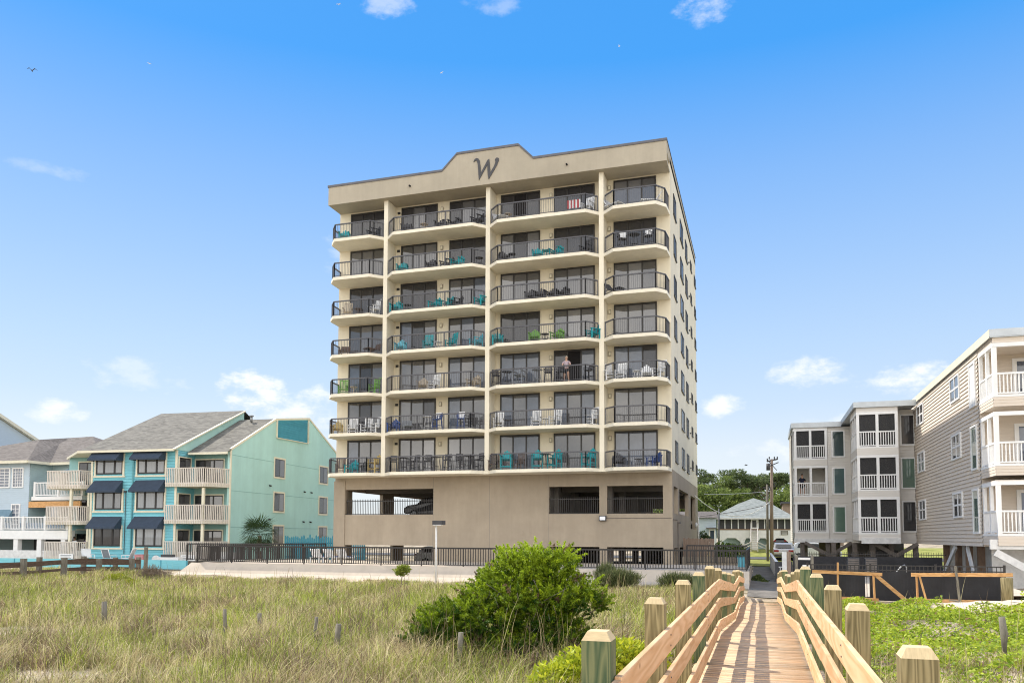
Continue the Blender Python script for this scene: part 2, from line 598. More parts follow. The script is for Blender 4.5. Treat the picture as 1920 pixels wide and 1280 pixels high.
class MB:
    """collects boxes, bars, tubes and polygons; build() makes ONE mesh object"""

    def __init__(self):
        self.v, self.f, self.mi, self.cur, self.sm = [], [], [], 0, []

    def mat(self, i):
        self.cur = i
        return self

    def face(self, idx, smooth=False):
        self.f.append(idx)
        self.mi.append(self.cur)
        self.sm.append(smooth)

    def poly(self, pts):
        n = len(self.v)
        self.v += [tuple(p) for p in pts]
        self.face(list(range(n, n + len(pts))))
        return self

    def box(self, x0, x1, y0, y1, z0, z1):
        n = len(self.v)
        self.v += [(x0, y0, z0), (x1, y0, z0), (x1, y1, z0), (x0, y1, z0), (x0, y0, z1), (x1, y0, z1), (x1, y1, z1), (x0, y1, z1)]
        for q in ((0, 3, 2, 1), (4, 5, 6, 7), (0, 1, 5, 4), (1, 2, 6, 5), (2, 3, 7, 6), (3, 0, 4, 7)):
            self.face([n + i for i in q])
        return self

    def bar(self, p, q, w, h, up=(0, 0, 1)):
        """box from p to q; w across, h along up"""
        p, q, up = Vector(p), Vector(q), Vector(up)
        d = (q - p).normalized()
        s = d.cross(up)
        if s.length < 1e-5:
            s = d.cross(Vector((1, 0, 0)))
        s.normalize()
        u = s.cross(d)
        s *= w / 2
        u *= h / 2
        n = len(self.v)
        for c in (p, q):
            for a, b in ((-1, -1), (1, -1), (1, 1), (-1, 1)):
                self.v.append(tuple(c + s * a + u * b))
        for k in ((3, 2, 1, 0), (4, 5, 6, 7), (0, 1, 5, 4), (1, 2, 6, 5), (2, 3, 7, 6), (3, 0, 4, 7)):
            self.face([n + i for i in k])
        return self

    def tube(self, pts, radii, n=8, smooth=True, caps=True):
        pts = [Vector(p) for p in pts]
        if isinstance(radii, (int, float)):
            radii = [radii] * len(pts)
        base = len(self.v)
        for i, p in enumerate(pts):
            d = (pts[min(i + 1, len(pts) - 1)] - pts[max(i - 1, 0)]).normalized()
            a = d.cross(Vector((0, 0, 1)))
            if a.length < 1e-3:
                a = d.cross(Vector((1, 0, 0)))
            a.normalize()
            b = d.cross(a)
            for k in range(n):
                t = 2 * math.pi * k / n
                self.v.append(tuple(p + (a * math.cos(t) + b * math.sin(t)) * radii[i]))
        for i in range(len(pts) - 1):
            for k in range(n):
                k2 = (k + 1) % n
                self.face([base + i * n + k, base + i * n + k2, base + (i + 1) * n + k2, base + (i + 1) * n + k], smooth)
        if caps:
            self.face([base + k for k in range(n)][::-1])
            self.face([base + (len(pts) - 1) * n + k for k in range(n)])
        return self

    def prism(self, pts, off):
        """polygon (any plane) swept along vector off"""
        off = Vector(off)
        n = len(self.v)
        k = len(pts)
        self.v += [tuple(p) for p in pts] + [tuple(Vector(p) + off) for p in pts]
        self.face(list(range(n, n + k))[::-1])
        self.face(list(range(n + k, n + 2 * k)))
        for i in range(k):
            j = (i + 1) % k
            self.face([n + i, n + j, n + k + j, n + k + i])
        return self

    def ball(self, c, rx, ry, rz, n=10, m=7):
        base = len(self.v)
        c = Vector(c)
        for i in range(1, m):
            th = math.pi * i / m
            for k in range(n):
                ph = 2 * math.pi * k / n
                self.v.append((c.x + rx * math.sin(th) * math.cos(ph), c.y + ry * math.sin(th) * math.sin(ph), c.z + rz * math.cos(th)))
        top = len(self.v)
        self.v.append((c.x, c.y, c.z + rz))
        self.v.append((c.x, c.y, c.z - rz))
        for i in range(m - 2):
            for k in range(n):
                k2 = (k + 1) % n
                self.face([base + i * n + k, base + (i + 1) * n + k, base + (i + 1) * n + k2, base + i * n + k2], True)
        for k in range(n):
            k2 = (k + 1) % n
            self.face([top, base + k, base + k2], True)
            self.face([top + 1, base + (m - 2) * n + k2, base + (m - 2) * n + k], True)
        return self

    def lap(self, p0, p1, z0, z1, course=0.15, depth=0.02, nrm=(0, -1)):
        """lap siding: stepped boards from p0 to p1 (xy), nrm = outward xy normal"""
        nx, ny = nrm
        k = max(1, round((z1 - z0) / course))
        c = (z1 - z0) / k
        for i in range(k):
            a, b = z0 + i * c, z0 + (i + 1) * c
            lo = [(p0[0] + nx * depth, p0[1] + ny * depth, a), (p1[0] + nx * depth, p1[1] + ny * depth, a)]
            hi = [(p1[0], p1[1], b), (p0[0], p0[1], b)]
            self.poly(lo + hi)
            self.poly([(p0[0], p0[1], a), (p1[0], p1[1], a), lo[1], lo[0]])
        return self

    def mesh(self, name, mats, org=(0, 0, 0)):
        ox, oy, oz = org
        me = bpy.data.meshes.new(name)
        me.from_pydata([(x - ox, y - oy, z - oz) for x, y, z in self.v], [], self.f)
        if not isinstance(mats, (list, tuple)):
            mats = [mats]
        for m_ in mats:
            me.materials.append(m_)
        me.polygons.foreach_set('material_index', self.mi)
        me.polygons.foreach_set('use_smooth', self.sm)
        me.update()
        return me

    def build(self, name, mats, parent=None, label=None):
        org = ORG.get(parent.name, (0, 0, 0)) if parent is not None else (0, 0, 0)
        o = link(name, self.mesh(name, mats, org), parent)
        if label:
            o['label'] = label
        return o

    def single(self, name, mats, loc=(0, 0, 0), rz=0.0, label=None, cat=None, group=None, kind=None):
        """top-level one-mesh thing; geometry already local to loc"""
        o = link(name, self.mesh(name, mats))
        o.location = loc
        o.rotation_euler = (0, 0, rz)
        ORG[o.name] = Vector((0, 0, 0))
        return tag(o, label, cat, group, kind)


def fast_mesh(name, verts, faces, cols=None, mats=None):
    """verts (N,3); faces (F,k); cols per vertex (N,3)"""
    me = bpy.data.meshes.new(name)
    verts = np.asarray(verts, np.float32)
    faces = np.asarray(faces, np.int32)
    F_, k = faces.shape
    me.vertices.add(len(verts))
    me.vertices.foreach_set('co', verts.ravel())
    me.loops.add(F_ * k)
    me.loops.foreach_set('vertex_index', faces.ravel())
    me.polygons.add(F_)
    me.polygons.foreach_set('loop_start', np.arange(0, F_ * k, k, dtype=np.int32))
    if cols is not None:
        a = me.color_attributes.new('Col', 'FLOAT_COLOR', 'POINT')
        c4 = np.ones((len(verts), 4), np.float32)
        c4[:, :3] = cols
        a.data.foreach_set('color', c4.ravel())
    for m_ in (mats or []):
        me.materials.append(m_)
    me.update(calc_edges=True)
    me.validate()
    return me


def leaf_cloud(name, cen, dirs, nrm, length, width, cols, material, parent=None, fold=0.15):
    """one diamond leaf per centre"""
    n = len(cen)
    d = dirs / (np.linalg.norm(dirs, axis=1, keepdims=True) + 1e-9)
    s = np.cross(d, nrm)
    s /= (np.linalg.norm(s, axis=1, keepdims=True) + 1e-9)
    w = np.cross(s, d)
    L = np.asarray(length).reshape(-1, 1) * np.ones((n, 1))
    W = np.asarray(width).reshape(-1, 1) * np.ones((n, 1))
    v = np.empty((n, 4, 3))
    v[:, 0] = cen - d * L * .5
    v[:, 1] = cen + s * W * .5 + w * W * fold
    v[:, 2] = cen + d * L * .5
    v[:, 3] = cen - s * W * .5 + w * W * fold
    f = np.arange(n * 4).reshape(n, 4)
    c = np.repeat(cols, 4, axis=0)
    vv = v.reshape(-1, 3)
    if parent is not None:
        vv = vv - np.array(ORG.get(parent.name, (0, 0, 0)))
    me = fast_mesh(name, vv, f, c, [material])
    return link(name, me, parent)


def rand_unit(n):
    a = rng.normal(size=(n, 3))
    return a / np.linalg.norm(a, axis=1, keepdims=True)


def copy_tree(o, parent=None):
    c = o.copy()
    COL.objects.link(c)
    if parent is not None:
        c.parent = parent
    for ch in list(o.children):
        copy_tree(ch, c)
    return c


ORD = ['first', 'second', 'third', 'fourth', 'fifth', 'sixth', 'seventh', 'eighth', 'ninth', 'tenth', 'eleventh', 'twelfth', 'thirteenth']


# ------------------------------------------------------------------ ground
def smooth(a, b, x):
    t = np.clip((x - a) / (b - a), 0, 1)
    return t * t * (3 - 2 * t)


def gz(x, y):
    x = np.asarray(x, float)
    y = np.asarray(y, float)
    z = -2.02 - .42 * smooth(10, 36, y)
    z = z + .10 * np.sin(x * .9 + 1.3) * np.cos(y * .7 + x * .2) * smooth(60, 30, y) + .06 * np.sin(x * 2.1 + y * 1.6) * smooth(45, 25, y)
    # right-hand bank in front of the pool fence
    z = z + (.14 + .06 * np.sin(x * 1.7 + y)) * smooth(2.2, 4.0, x) * smooth(8, 15, y) * smooth(30, 26.5, y) * smooth(14, 9, x)
    z = z + .22 * smooth(1.2, 2.5, x) * smooth(22, 26, y) * smooth(60, 40, y)
    # sand under the walkway stays below the boards
    z = z - .25 * np.exp(-((x + .1) / .9) ** 2) * smooth(30, 18, y)
    z = z + (.22) * smooth(52, 72, y) + .95 * smooth(76, 90, y)
    return z


def axis(lo, hi, segs):
    out = [lo]
    for b, st in segs:
        while out[-1] + st < b - 1e-6:
            out.append(out[-1] + st)
        out.append(b)
    return np.array(out)


gx = axis(-900, 900, [(-300, 150), (-80, 20), (-42, 2), (12, .5), (40, 2), (80, 10), (300, 40), (900, 150)])
gy = axis(-400, 1500, [(-60, 60), (-8, 4), (44, .5), (100, 2), (200, 20), (500, 60), (1500, 250)])
GX, GY = np.meshgrid(gx, gy)
gv = np.stack([GX, GY, gz(GX, GY)], -1).reshape(-1, 3)
nx_, ny_ = len(gx), len(gy)
ii = (np.arange(ny_ - 1)[:, None] * nx_ + np.arange(nx_ - 1)[None, :]).ravel()
gf = np.stack([ii, ii + 1, ii + 1 + nx_, ii + nx_], -1)


def sand_mat():
    m = bpy.data.materials.new('dune_sand')
    m.use_nodes = True
    nt = m.node_tree
    b = nt.nodes['Principled BSDF']
    b.inputs['Roughness'].default_value = .95
    b.inputs['Specular IOR Level'].default_value = .1
    t = nt.nodes.new('ShaderNodeTexCoord')
    n1 = nt.nodes.new('ShaderNodeTexNoise')
    n1.inputs['Scale'].default_value = .7
    n1.inputs['Detail'].default_value = 8
    n1.inputs['Roughness'].default_value = .7
    nt.links.new(t.outputs['Object'], n1.inputs['Vector'])
    rp = nt.nodes.new('ShaderNodeValToRGB')
    rp.color_ramp.elements[0].position = .42
    rp.color_ramp.elements[0].color = (.20, .165, .10, 1)
    rp.color_ramp.elements[1].position = .62
    rp.color_ramp.elements[1].color = (.60, .50, .38, 1)
    nt.links.new(n1.outputs[0], rp.inputs[0])
    n2 = nt.nodes.new('ShaderNodeTexNoise')
    n2.inputs['Scale'].default_value = 9
    n2.inputs['Detail'].default_value = 8
    nt.links.new(t.outputs['Object'], n2.inputs['Vector'])
    bn = nt.nodes.new('ShaderNodeBump')
    bn.inputs['Strength'].default_value = .7
    bn.inputs['Distance'].default_value = .08
    nt.links.new(n2.outputs[0], bn.inputs['Height'])
    nt.links.new(bn.outputs[0], b.inputs['Normal'])
    nt.links.new(rp.outputs[0], b.inputs['Base Color'])
    return m


M['sand'] = sand_mat()
ground = link('ground', fast_mesh('ground', gv, gf, None, [M['sand']]))
tag(ground, 'sandy dune ground running from the beach to the houses', None, None, 'structure')
for p_ in ground.data.polygons:
    p_.use_smooth = True


def sheet(name, x0, x1, y0, y1, material, label, dz=.006, st=1.0):
    xs = np.linspace(x0, x1, max(2, int((x1 - x0) / st) + 1))
    ys = np.linspace(y0, y1, max(2, int((y1 - y0) / st) + 1))
    A, B = np.meshgrid(xs, ys)
    v = np.stack([A, B, gz(A, B) + dz], -1).reshape(-1, 3)
    n = len(xs)
    i_ = (np.arange(len(ys) - 1)[:, None] * n + np.arange(n - 1)[None, :]).ravel()
    f = np.stack([i_, i_ + 1, i_ + 1 + n, i_ + n], -1)
    o = link(name, fast_mesh(name, v, f, None, [material]))
    return tag(o, label, None, None, 'structure')


M['path_sand'] = mat('grey_path_sand', (.17, .155, .135), .95, .3, 1.6, bump=.5, bscale=12, spec=.1)
M['lawn'] = mat('lawn_green', (.22, .25, .055), .95, .25, 1.2, bump=.6, bscale=25, spec=.1, col2=(.30, .29, .09))
sheet('sand_path', -.62, .75, 33.6, 64, M['path_sand'], 'trodden sand path between the terrace wall and the white fence', .03, .5)
sheet('lawn', -6, 40, 64.4, 78, M['lawn'], 'sunlit lawn in front of the cottage', .05, 1)
sheet('back_lawn', -8, 40, 80.6, 100, M['lawn'], 'grass around the cottage', .06, 1)
sheet('street', -60, 80, 78.2, 80.4, M['asphalt'], 'grey street crossing in front of the cottage', .07, 1)
# ------------------------------------------------------------------ the eight-storey tower
XL, XR, YF, YW, YB = -29.1, -5.33, 49.66, 50.96, 71.7
Z0, H, NF = 4.08, 2.75, 7
X1, X2, X3 = -24.91, -17.38, -9.70          # left faces of the dividing walls
FT = .30                                    # dividing wall thickness
SB, ST_ = -.04, .17                          # slab bottom / top around Z0
ZS, ZR = 23.33, 24.70
tower = thing('apartment_tower', 'tall cream and taupe condominium tower with stacked balconies and a W on its parapet', 'building', (-17.2, YW, -2.6))


def wall_with_holes(b, u0, u1, z0, z1, holes, put):
    """fill a wall u0..u1, z0..z1 minus holes [(ua,ub,za,zb)] using boxes put(b,u0,u1,z0,z1)"""
    us = sorted({u0, u1, *[h[0] for h in holes], *[h[1] for h in holes]})
    for a, c in zip(us[:-1], us[1:]):
        mid = (a + c) / 2
        hs_ = sorted([h for h in holes if h[0] < mid < h[1]], key=lambda h: h[2])
        z = z0
        for h in hs_:
            if h[2] > z:
                put(b, a, c, z, h[2])
            z = h[3]
        if z < z1:
            put(b, a, c, z, z1)


# upper block
b = MB()
b.box(XL, XR, YW, YB, Z0 + .14, ZR - .35)
b.build('upper_wall', M['cream'], tower)
b = MB()
b.box(XL + .2, XR - .25, YW + .2, YB - .2, ZR - .35, ZR - .30)
b.build('roof', M['dgrey'], tower)
# roof parapet with the stepped crown
prof = [(XL + .03, ZS), (XR, ZS), (XR, ZR), (-13.95, ZR), (-14.97, 25.74), (-19.31, 25.74), (-20.38, ZR), (XL + .03, ZR)]
b = MB()
b.prism([(x, 49.2, z) for x, z in prof], (0, .25, 0))
b.box(XL + .03, XR - .003, 49.45, YW - .002, ZS, ZS + .2)
b.box(XR - .22, XR, 49.45, YB, ZR - .72, ZR - .002)
b.box(XL + .03, XL + .25, 49.45, YB, ZR - .72, ZR - .002)
b.box(XL + .25, XR - .22, YB - .22, YB, ZR - .72, ZR - .002)
b.build('parapet', M['fascia'], tower)
b = MB()
top = [(XL - .02, ZR), (-20.38, ZR), (-19.31, 25.74), (-14.97, 25.74), (-13.95, ZR), (XR + .04, ZR)]
for (xa, za), (xb, zb) in zip(top[:-1], top[1:]):
    b.prism([(xa, 49.15, za - .09), (xb, 49.15, zb - .09), (xb, 49.15, zb + .06), (xa, 49.15, za + .06)], (0, .34, 0))
b.box(XR - .25, XR + .04, 49.49, YB + .03, ZR + .001, ZR + .055)
b.box(XL - .03, XL + .27, 49.49, YB + .03, ZR + .001, ZR + .055)
b.build('coping', M['coping'], tower)
b = MB()
b.box(-6.6, -5.5, 68.3, 71.3, ZR - .3, ZR + .45)
b.build('roof_unit', M['coping'], tower)


# the script W
def wpt(zx, zy):
    zy = zy + (zx - 1537) * .14
    return (-18.11 + (zx - 1537) / 246 * 1.77, 49.2, 25.23 - (zy - 288) / 242 * 1.50)


b = MB()
for k, st_ in enumerate([
        [(1537, 330), (1548, 300), (1566, 288), (1584, 292), (1598, 315), (1607, 380), (1611, 450), (1606, 490), (1592, 534), (1588, 480), (1584, 410), (1578, 345), (1570, 320), (1558, 313), (1545, 328)],
        [(1592, 534), (1598, 478), (1676, 312), (1692, 326)],
        [(1676, 312), (1692, 300), (1703, 420), (1703, 470), (1688, 525), (1678, 470), (1675, 400)],
        [(1688, 525), (1694, 468), (1742, 375), (1754, 332), (1748, 306), (1766, 286), (1786, 294), (1784, 322), (1766, 372), (1732, 440)]]):
    pts = [Vector(wpt(*p)) + Vector((0, -.045 - .003 * k, 0)) for p in st_]
    b.prism([tuple(p) for p in pts], (0, .04 + .003 * k, 0))
b.build('letter_w', M['dgrey'], tower)
for x in (-22.74, -11.69):
    MB().tube([(x, 49.22, 23.92), (x, 49.05, 23.90)], .06, 8).build('scupper', M['black'], tower)

# dividing walls
for x in (X1, X2, X3):
    b = MB()
    b.box(x, x + FT, YF, YW - .003, Z0 + SB, ZS)
    b.build('dividing_wall', M['cream_slab'], tower)

# balconies: slab polygon per bay, shared by the seven floors
CH, PR = .72, .72
BAYS = [(XL, X1, 'end_l'), (X1 + FT, X2, 'mid'), (X2 + FT, X3, 'mid'), (X3 + FT, XR, 'end_r')]


def bay_outline(k, ins=0.0):
    a, c, kind = BAYS[k]
    yf = YF - PR + ins
    if kind == 'mid':
        return [(a + ins, YF + ins * .4), (a + CH + ins * .4, yf), (c - CH - ins * .4, yf), (c - ins, YF + ins * .4)]
    if kind == 'end_l':
        return [(a + ins + .02, YW - .02), (a + .10 + ins, YF + ins * .4), (a + .10 + CH * .8 + ins * .4, yf), (c - CH - ins * .4, yf), (c - ins, YF + ins * .4)]
    return [(a + ins, YF + ins * .4), (a + CH + ins * .4, yf), (c - .10 - CH * .8 - ins * .4, yf), (c - .10 - ins, YF + ins * .4), (c - ins - .02, YW - .02)]


def slab_mb(k):
    a, c, kind = BAYS[k]
    o = bay_outline(k)
    b = MB()
    pts = list(o)
    if kind == 'mid':
        pts = [(a, YW - .003)] + pts + [(c, YW - .003)]
    elif kind == 'end_l':
        pts = [(a + .02, YW - .003)] + pts[1:] + [(c, YW - .003)]
    else:
        pts = [(a, YW - .003)] + pts[:-1] + [(c - .02, YW - .003)]
    b.prism([(x, y, Z0 + SB) for x, y in pts], (0, 0, ST_ - SB))
    return b


def railing_mb(k):
    o = bay_outline(k, .09)
    b = MB()
    zt, zr = Z0 + ST_, Z0 + ST_ + 1.02
    for (p, q) in zip(o[:-1], o[1:]):
        b.bar((*p, zr), (*q, zr), .075, .075)
        b.bar((*p, zt + .10), (*q, zt + .10), .03, .035)
        L = math.dist(p, q)
        n = max(2, round(L / .118))
        big = max(1, round(L / 1.9))
        for i in range(n):
            t = (i + .5) / n
            x, y = p[0] + (q[0] - p[0]) * t, p[1] + (q[1] - p[1]) * t
            b.box(x - .009, x + .009, y - .009, y + .009, zt + .11, zr - .035)
        for i in range(big + 1):
            t = i / big
            x, y = p[0] + (q[0] - p[0]) * t, p[1] + (q[1] - p[1]) * t
            b.box(x - .024, x + .024, y - .024, y + .024, zt, zr - .03)
    return b


for k in range(4):
    s = slab_mb(k).build('balcony_slab', M['cream_slab'], tower)
    r_ = railing_mb(k).build('balcony_railing', M['rail'], tower)
    for i in range(1, NF):
        for o in (s, r_):
            c = o.copy()
            COL.objects.link(c)
            c.parent = tower
            c.location = (0, 0, i * H)

# sliding doors: bronze frame proud of the wall, three panes each
DOORS = [(-28.19, -25.45), (-24.17, -21.40), (-20.49, -17.74), (-16.72, -13.94), (-12.99, -10.22), (-8.97, -6.17)]
DW, DH = 2.76, 2.47


def door_frame_mesh():
    b = MB()
    fw_ = .09
    for u in (0, DW / 3 - fw_ / 2, 2 * DW / 3 - fw_ / 2, DW - fw_):
        b.box(u, u + fw_, -.07, 0, 0, DH)
    for (u0, u1) in ((fw_, DW / 3 - fw_ / 2), (DW / 3 + fw_ / 2, 2 * DW / 3 - fw_ / 2), (2 * DW / 3 + fw_ / 2, DW - fw_)):
        b.box(u0, u1, -.068, 0, DH - .12, DH - .002)
        b.box(u0, u1, -.068, 0, .002, .09)
    return b.mesh('sliding_door', M['dframe'])


def pane_mesh(material):
    b = MB()
    b.box(.0, DW / 3 - .09, -.03, 0, .092, DH - .122)
    return b.mesh('pane', material)


dm = door_frame_mesh()
pm = {k: pane_mesh(M[k]) for k in ('pane_dark', 'pane_mid', 'pane_lite', 'pane_blue', 'black')}
# d dark glass, m blinds, l light curtain, b sky reflection painted blue, o dark of an open door painted black
PANES = [  # bottom floor first; six doors of three panes
    ['bmm', 'mml', 'lml', 'mbb', 'mmm', 'bbb'],
    ['mdm', 'mmd', 'bmm', 'bmb', 'bmb', 'lll'],
    ['bdm', 'lmm', 'bmb', 'bbb', 'dob', 'bbd'],
    ['mmm', 'bdm', 'mbm', 'ddd', 'mlm', 'mmm'],
    ['ddd', 'ddd', 'mmb', 'lmm', 'mmm', 'mlm'],
    ['mmm', 'mmm', 'ddd', 'mdm', 'ddd', 'ddd'],
    ['ddd', 'dmd', 'dmm', 'dod', 'ddd', 'mmm']]
KEY = {'d': 'pane_dark', 'm': 'pane_mid', 'l': 'pane_lite', 'b': 'pane_blue', 'o': 'black'}
for i in range(NF):
    for j, (xa, xb) in enumerate(DOORS):
        d = link('sliding_door', dm, tower)
        d.location = Vector((xa, YW - .003, Z0 + ST_ + i * H + .003)) - ORG[tower.name]
        for q in range(3):
            p = link('pane', pm[KEY[PANES[i][j][q]]], d)
            p.location = (DW / 3 * q + (.09 if q == 0 else .045), 0, 0)
            p.scale.x = 1.0 if q == 1 else (DW / 3 - .135) / (DW / 3 - .09)
# wall lights and small dark vents between the doors
lb = MB()
lb.mat(0).box(-.09, .09, -.10, 0, 0, .30).mat(1).box(-.06, .06, -.115, -.101, .05, .25)
lme = lb.mesh('wall_light', [M['fascia'], M['ctrim']])
vb = MB()
vb.box(-.10, .10, -.06, 0, 0, .16)
vb.box(-.07, .07, -.10, -.061, .02, .12)
vme = vb.mesh('wall_vent', M['dframe'])
for i in range(NF):
    for x in (-21.18, -13.20, -9.25):
        o = link('wall_light', lme, tower)
        o.location = Vector((x + (.12 if x < -20 else 0), YW - .003, Z0 + i * H + 2.05)) - ORG[tower.name]
    o = link('wall_vent', vme, tower)
    o.location = Vector((-24.38, YW - .003, Z0 + i * H + 2.22)) - ORG[tower.name]

# side windows on the right-hand wall
SIDE = [(52.9, 54.5, .82, 2.18), (57.4, 59.5, .80, 2.20), (61.4, 63.1, .78, 2.15), (66.0, 67.2, 1.35, 2.06), (69.9, 71.4, 1.28, 2.05)]
for (ya, yb, za, zb) in SIDE:
    fb = MB()
    L, hh = yb - ya, zb - za
    for a0, a1, c0, c1 in ((0, .06, 0, hh), (L - .06, L, 0, hh), (.06, L - .06, 0, .06), (.06, L - .06, hh - .06, hh), (L / 2 - .03, L / 2 + .03, .06, hh - .06)):
        fb.box(0, .05, a0, a1, c0, c1)
    fb.box(0, .09, -.05, L + .05, -.09, -.004)
    fme = fb.mesh('side_window', M['dframe'])
    pb = MB()
    pb.box(0, .02, .062, L / 2 - .032, .062, hh - .062)
    pb.box(0, .02, L / 2 + .032, L - .062, .062, hh - .062)
    pme = pb.mesh('pane', M['pane_mid'] if L > 1.3 else M['pane_dark'])
    for i in range(NF):
        o = link('side_window', fme, tower)
        o.location = Vector((XR + .002, ya, Z0 + i * H + za)) - ORG[tower.name]
        link('pane', pme, o)
vb = MB()
vb.box(0, .10, -.08, .08, 0, .09)
vme2 = vb.mesh('exhaust_vent', M['dframe'])
for i in range(NF):
    o = link('exhaust_vent', vme2, tower)
    o.location = Vector((XR + .002, 64.4, Z0 + i * H + 1.25)) - ORG[tower.name]

# garage base
b = MB()
OPA, OPB, OPC = (-28.3, -21.55), (-13.33, -9.98), (-9.48, -5.92)
holes = []
for (a, c) in (OPA, OPB, OPC):
    holes += [(a, c, -2.5, -.70), (a, c, 1.43, 3.21)]
put = lambda bb, a, c, z0, z1: bb.box(a, c, YW, YW + .28, z0, z1)
wall_with_holes(b, XL - .04, XR, -2.9, Z0 + .13, holes, put)
sh = [(51.7, 54.4, -2.4, -.75), (55.4, 62.5, -2.4, -.75), (51.7, 54.4, 1.45, 3.21), (55.4, 62.5, 1.52, 3.21), (64.4, 69.2, .58, 3.21)]
put = lambda bb, a, c, z0, z1: bb.box(XR - .28, XR + .0, a, c, z0, z1)
wall_with_holes(b, YW + .28, YB, -2.9, Z0 + .13, sh, put)
bh = [(-28.0, -26.2, 1.3, 3.2), (-24.4, -18.6, 1.3, 2.45), (-9.2, -6.0, 1.3, 2.4), (-28.3, -25.0, -2.5, -.7), (-23.8, -19.0, -2.5, -.7), (-14, -10, -2.5, -1.2)]
put = lambda bb, a, c, z0, z1: bb.box(a, c, YB - .28, YB, z0, z1)
wall_with_holes(b, XL + .24, XR - .28, -2.9, Z0 + .13, bh, put)
lh = [(53, 58, 1.3, 3.2), (60, 66, 1.3, 3.2), (53, 60, -2.5, -.7), (62, 69, -2.5, -.7)]
put = lambda bb, a, c, z0, z1: bb.box(XL - .04, XL + .24, a, c, z0, z1)
wall_with_holes(b, YW + .28, YB, -2.9, Z0 + .13, lh, put)
# shallow raised pier at the left end and a band under the balconies
b.box(XL - .10, -28.32, YW - .06, YW - .003, -2.9, Z0 - .25)
b.build('base_wall', M['taupe'], tower)
b = MB()
b.box(XL + .25, XR - .29, YW + .29, YB - .29, 1.02, 1.28)
b.box(XL + .25, XR - .29, YW + .29, YB - .29, 3.45, 3.75)
b.box(XL + .25, XR - .29, YW + .29, YB - .29, -.45, -.25)
for x in (-21.4, -13.4, -9.7):
    for y in (53.0, 58, 64, 69):
        b.box(x - .2, x + .2, y, y + .5, 1.28, 3.45)
        b.box(x - .2, x + .2, y, y + .5, -2.6, -.45)
b.box(-17.3, -13.5, 52.2, 70, 1.28, 3.45)
b.box(-17.3, -13.5, 52.2, 70, -2.6, -.45)
for y in (55, 61, 67):
    b.box(XL + .3, -17.35, y, y + .3, 3.15, 3.449)
    b.box(-13.45, XR - .3, y, y + .3, 3.05, 3.449)
b.build('parking_deck', M['concrete'], tower)
for (a, c) in (OPA, OPB, OPC):
    b = MB()
    b.box(a, c, YW + .05, YW + .085, 1.46, 1.50)
    b.box(a, c, YW + .05, YW + .085, 2.36, 2.41)
    n = round((c - a) / .13)
    for i in range(1, n):
        x = a + (c - a) * i / n
        b.box(x - .014, x + .014, YW + .053, YW + .080, 1.44, 2.52)
    b.build('opening_railing', M['railb'], tower)
b = MB()
b.mat(0).box(-9.97, -9.52, YW - .16, YW - .002, .97, 1.30).mat(1).box(-9.92, -9.57, YW - .18, YW - .161, 1.02, 1.25)
b.build('flood_light', [M['dgrey'], M['lamp_white']], tower)
b = MB()
b.box(-9.5, -5.40, YW - .03, YW - .002, 1.13, 1.16)
b.box(XR + .002, XR + .03, YW + .3, YW + 3.0, 1.05, 1.08)
b.box(XR + .002, XR + .06, YW + 3.0, YW + 3.06, -1.9, 1.0)
b.box(XR + .002, XR + .20, YW + 2.85, YW + 3.25, .84, .95)
b.build('conduit', M['brace'], tower)
b = MB()
b.tube([(XR + .12, 70.9, -2.3), (XR + .12, 70.9, 1.7)], .05, 8)
b.ball((XR + .12, 68.3, .95), .12, .12, .2)
b.build('downpipe', M['white_worn'], tower)

for x in (-17.45, -13.34, -21.54):
    MB().box(x - .012, x + .012, YW - .004, YW - .001, -2.6, Z0 - .1).build('control_joint', M['concrete'], tower)
for x, z in ((-19.8, -1.2), (-15.2, .2)):
    MB().box(x - .16, x + .16, YW - .03, YW - .002, z - .12, z + .12).build('wall_plate', M['taupe'], tower)

# ------------------------------------------------------------------ terrace in front of the tower
b = MB()
b.box(-32.6, -.66, 41.05, YW - .12, -2.5, -1.75)
o = b.single('terrace', M['paver'], label='raised paved terrace in front of the tower', kind='structure')
ret = thing('retaining_wall', 'long sandy sloped retaining wall below the black terrace railing', 'wall', (-16, 41, -2.6))
b = MB()
ya, zb_ = 41.0, -1.70
pr_ = [(-33.2, -.62)]
sl_ = .34
x0, x1 = -33.2, -.62
# sloped coping then a steeper face, wrapped round the left end
T_ = [(x0, ya + .7, zb_ + .0), (x1, ya + .7, zb_ + .0), (x1, ya, zb_), (x0, ya, zb_)]
b.poly([T_[3], T_[2], T_[1], T_[0]])
A_ = (x0 - .45, ya - .56, zb_ - .56)
B_ = (x1, ya - .56, zb_ - .56)
b.poly([A_, B_, T_[2], T_[3]])
C_ = (x0 - 1.5, ya - 1.9, zb_ - 1.0)
D_ = (x1, ya - 1.9, zb_ - 1.0)
b.poly([C_, D_, B_, A_])
A2, C2, T2 = (x0 - .45, YW - 2, zb_ - .56), (x0 - 1.5, YW - 2, zb_ - 1.0), (x0, YW - 2, zb_)
b.poly([A2, A_, T_[3], T2])
b.poly([C2, C_, A_, A2])
b.poly([T_[3], (x0 + .6, ya, zb_), (x0 + .6, YW - 2, zb_), T2])
b.poly([D_, (x1, ya + 11, zb_ - 1.0), (x1, ya + 11, zb_), T_[2], B_])
b.build('wall_face', M['paver'], ret)


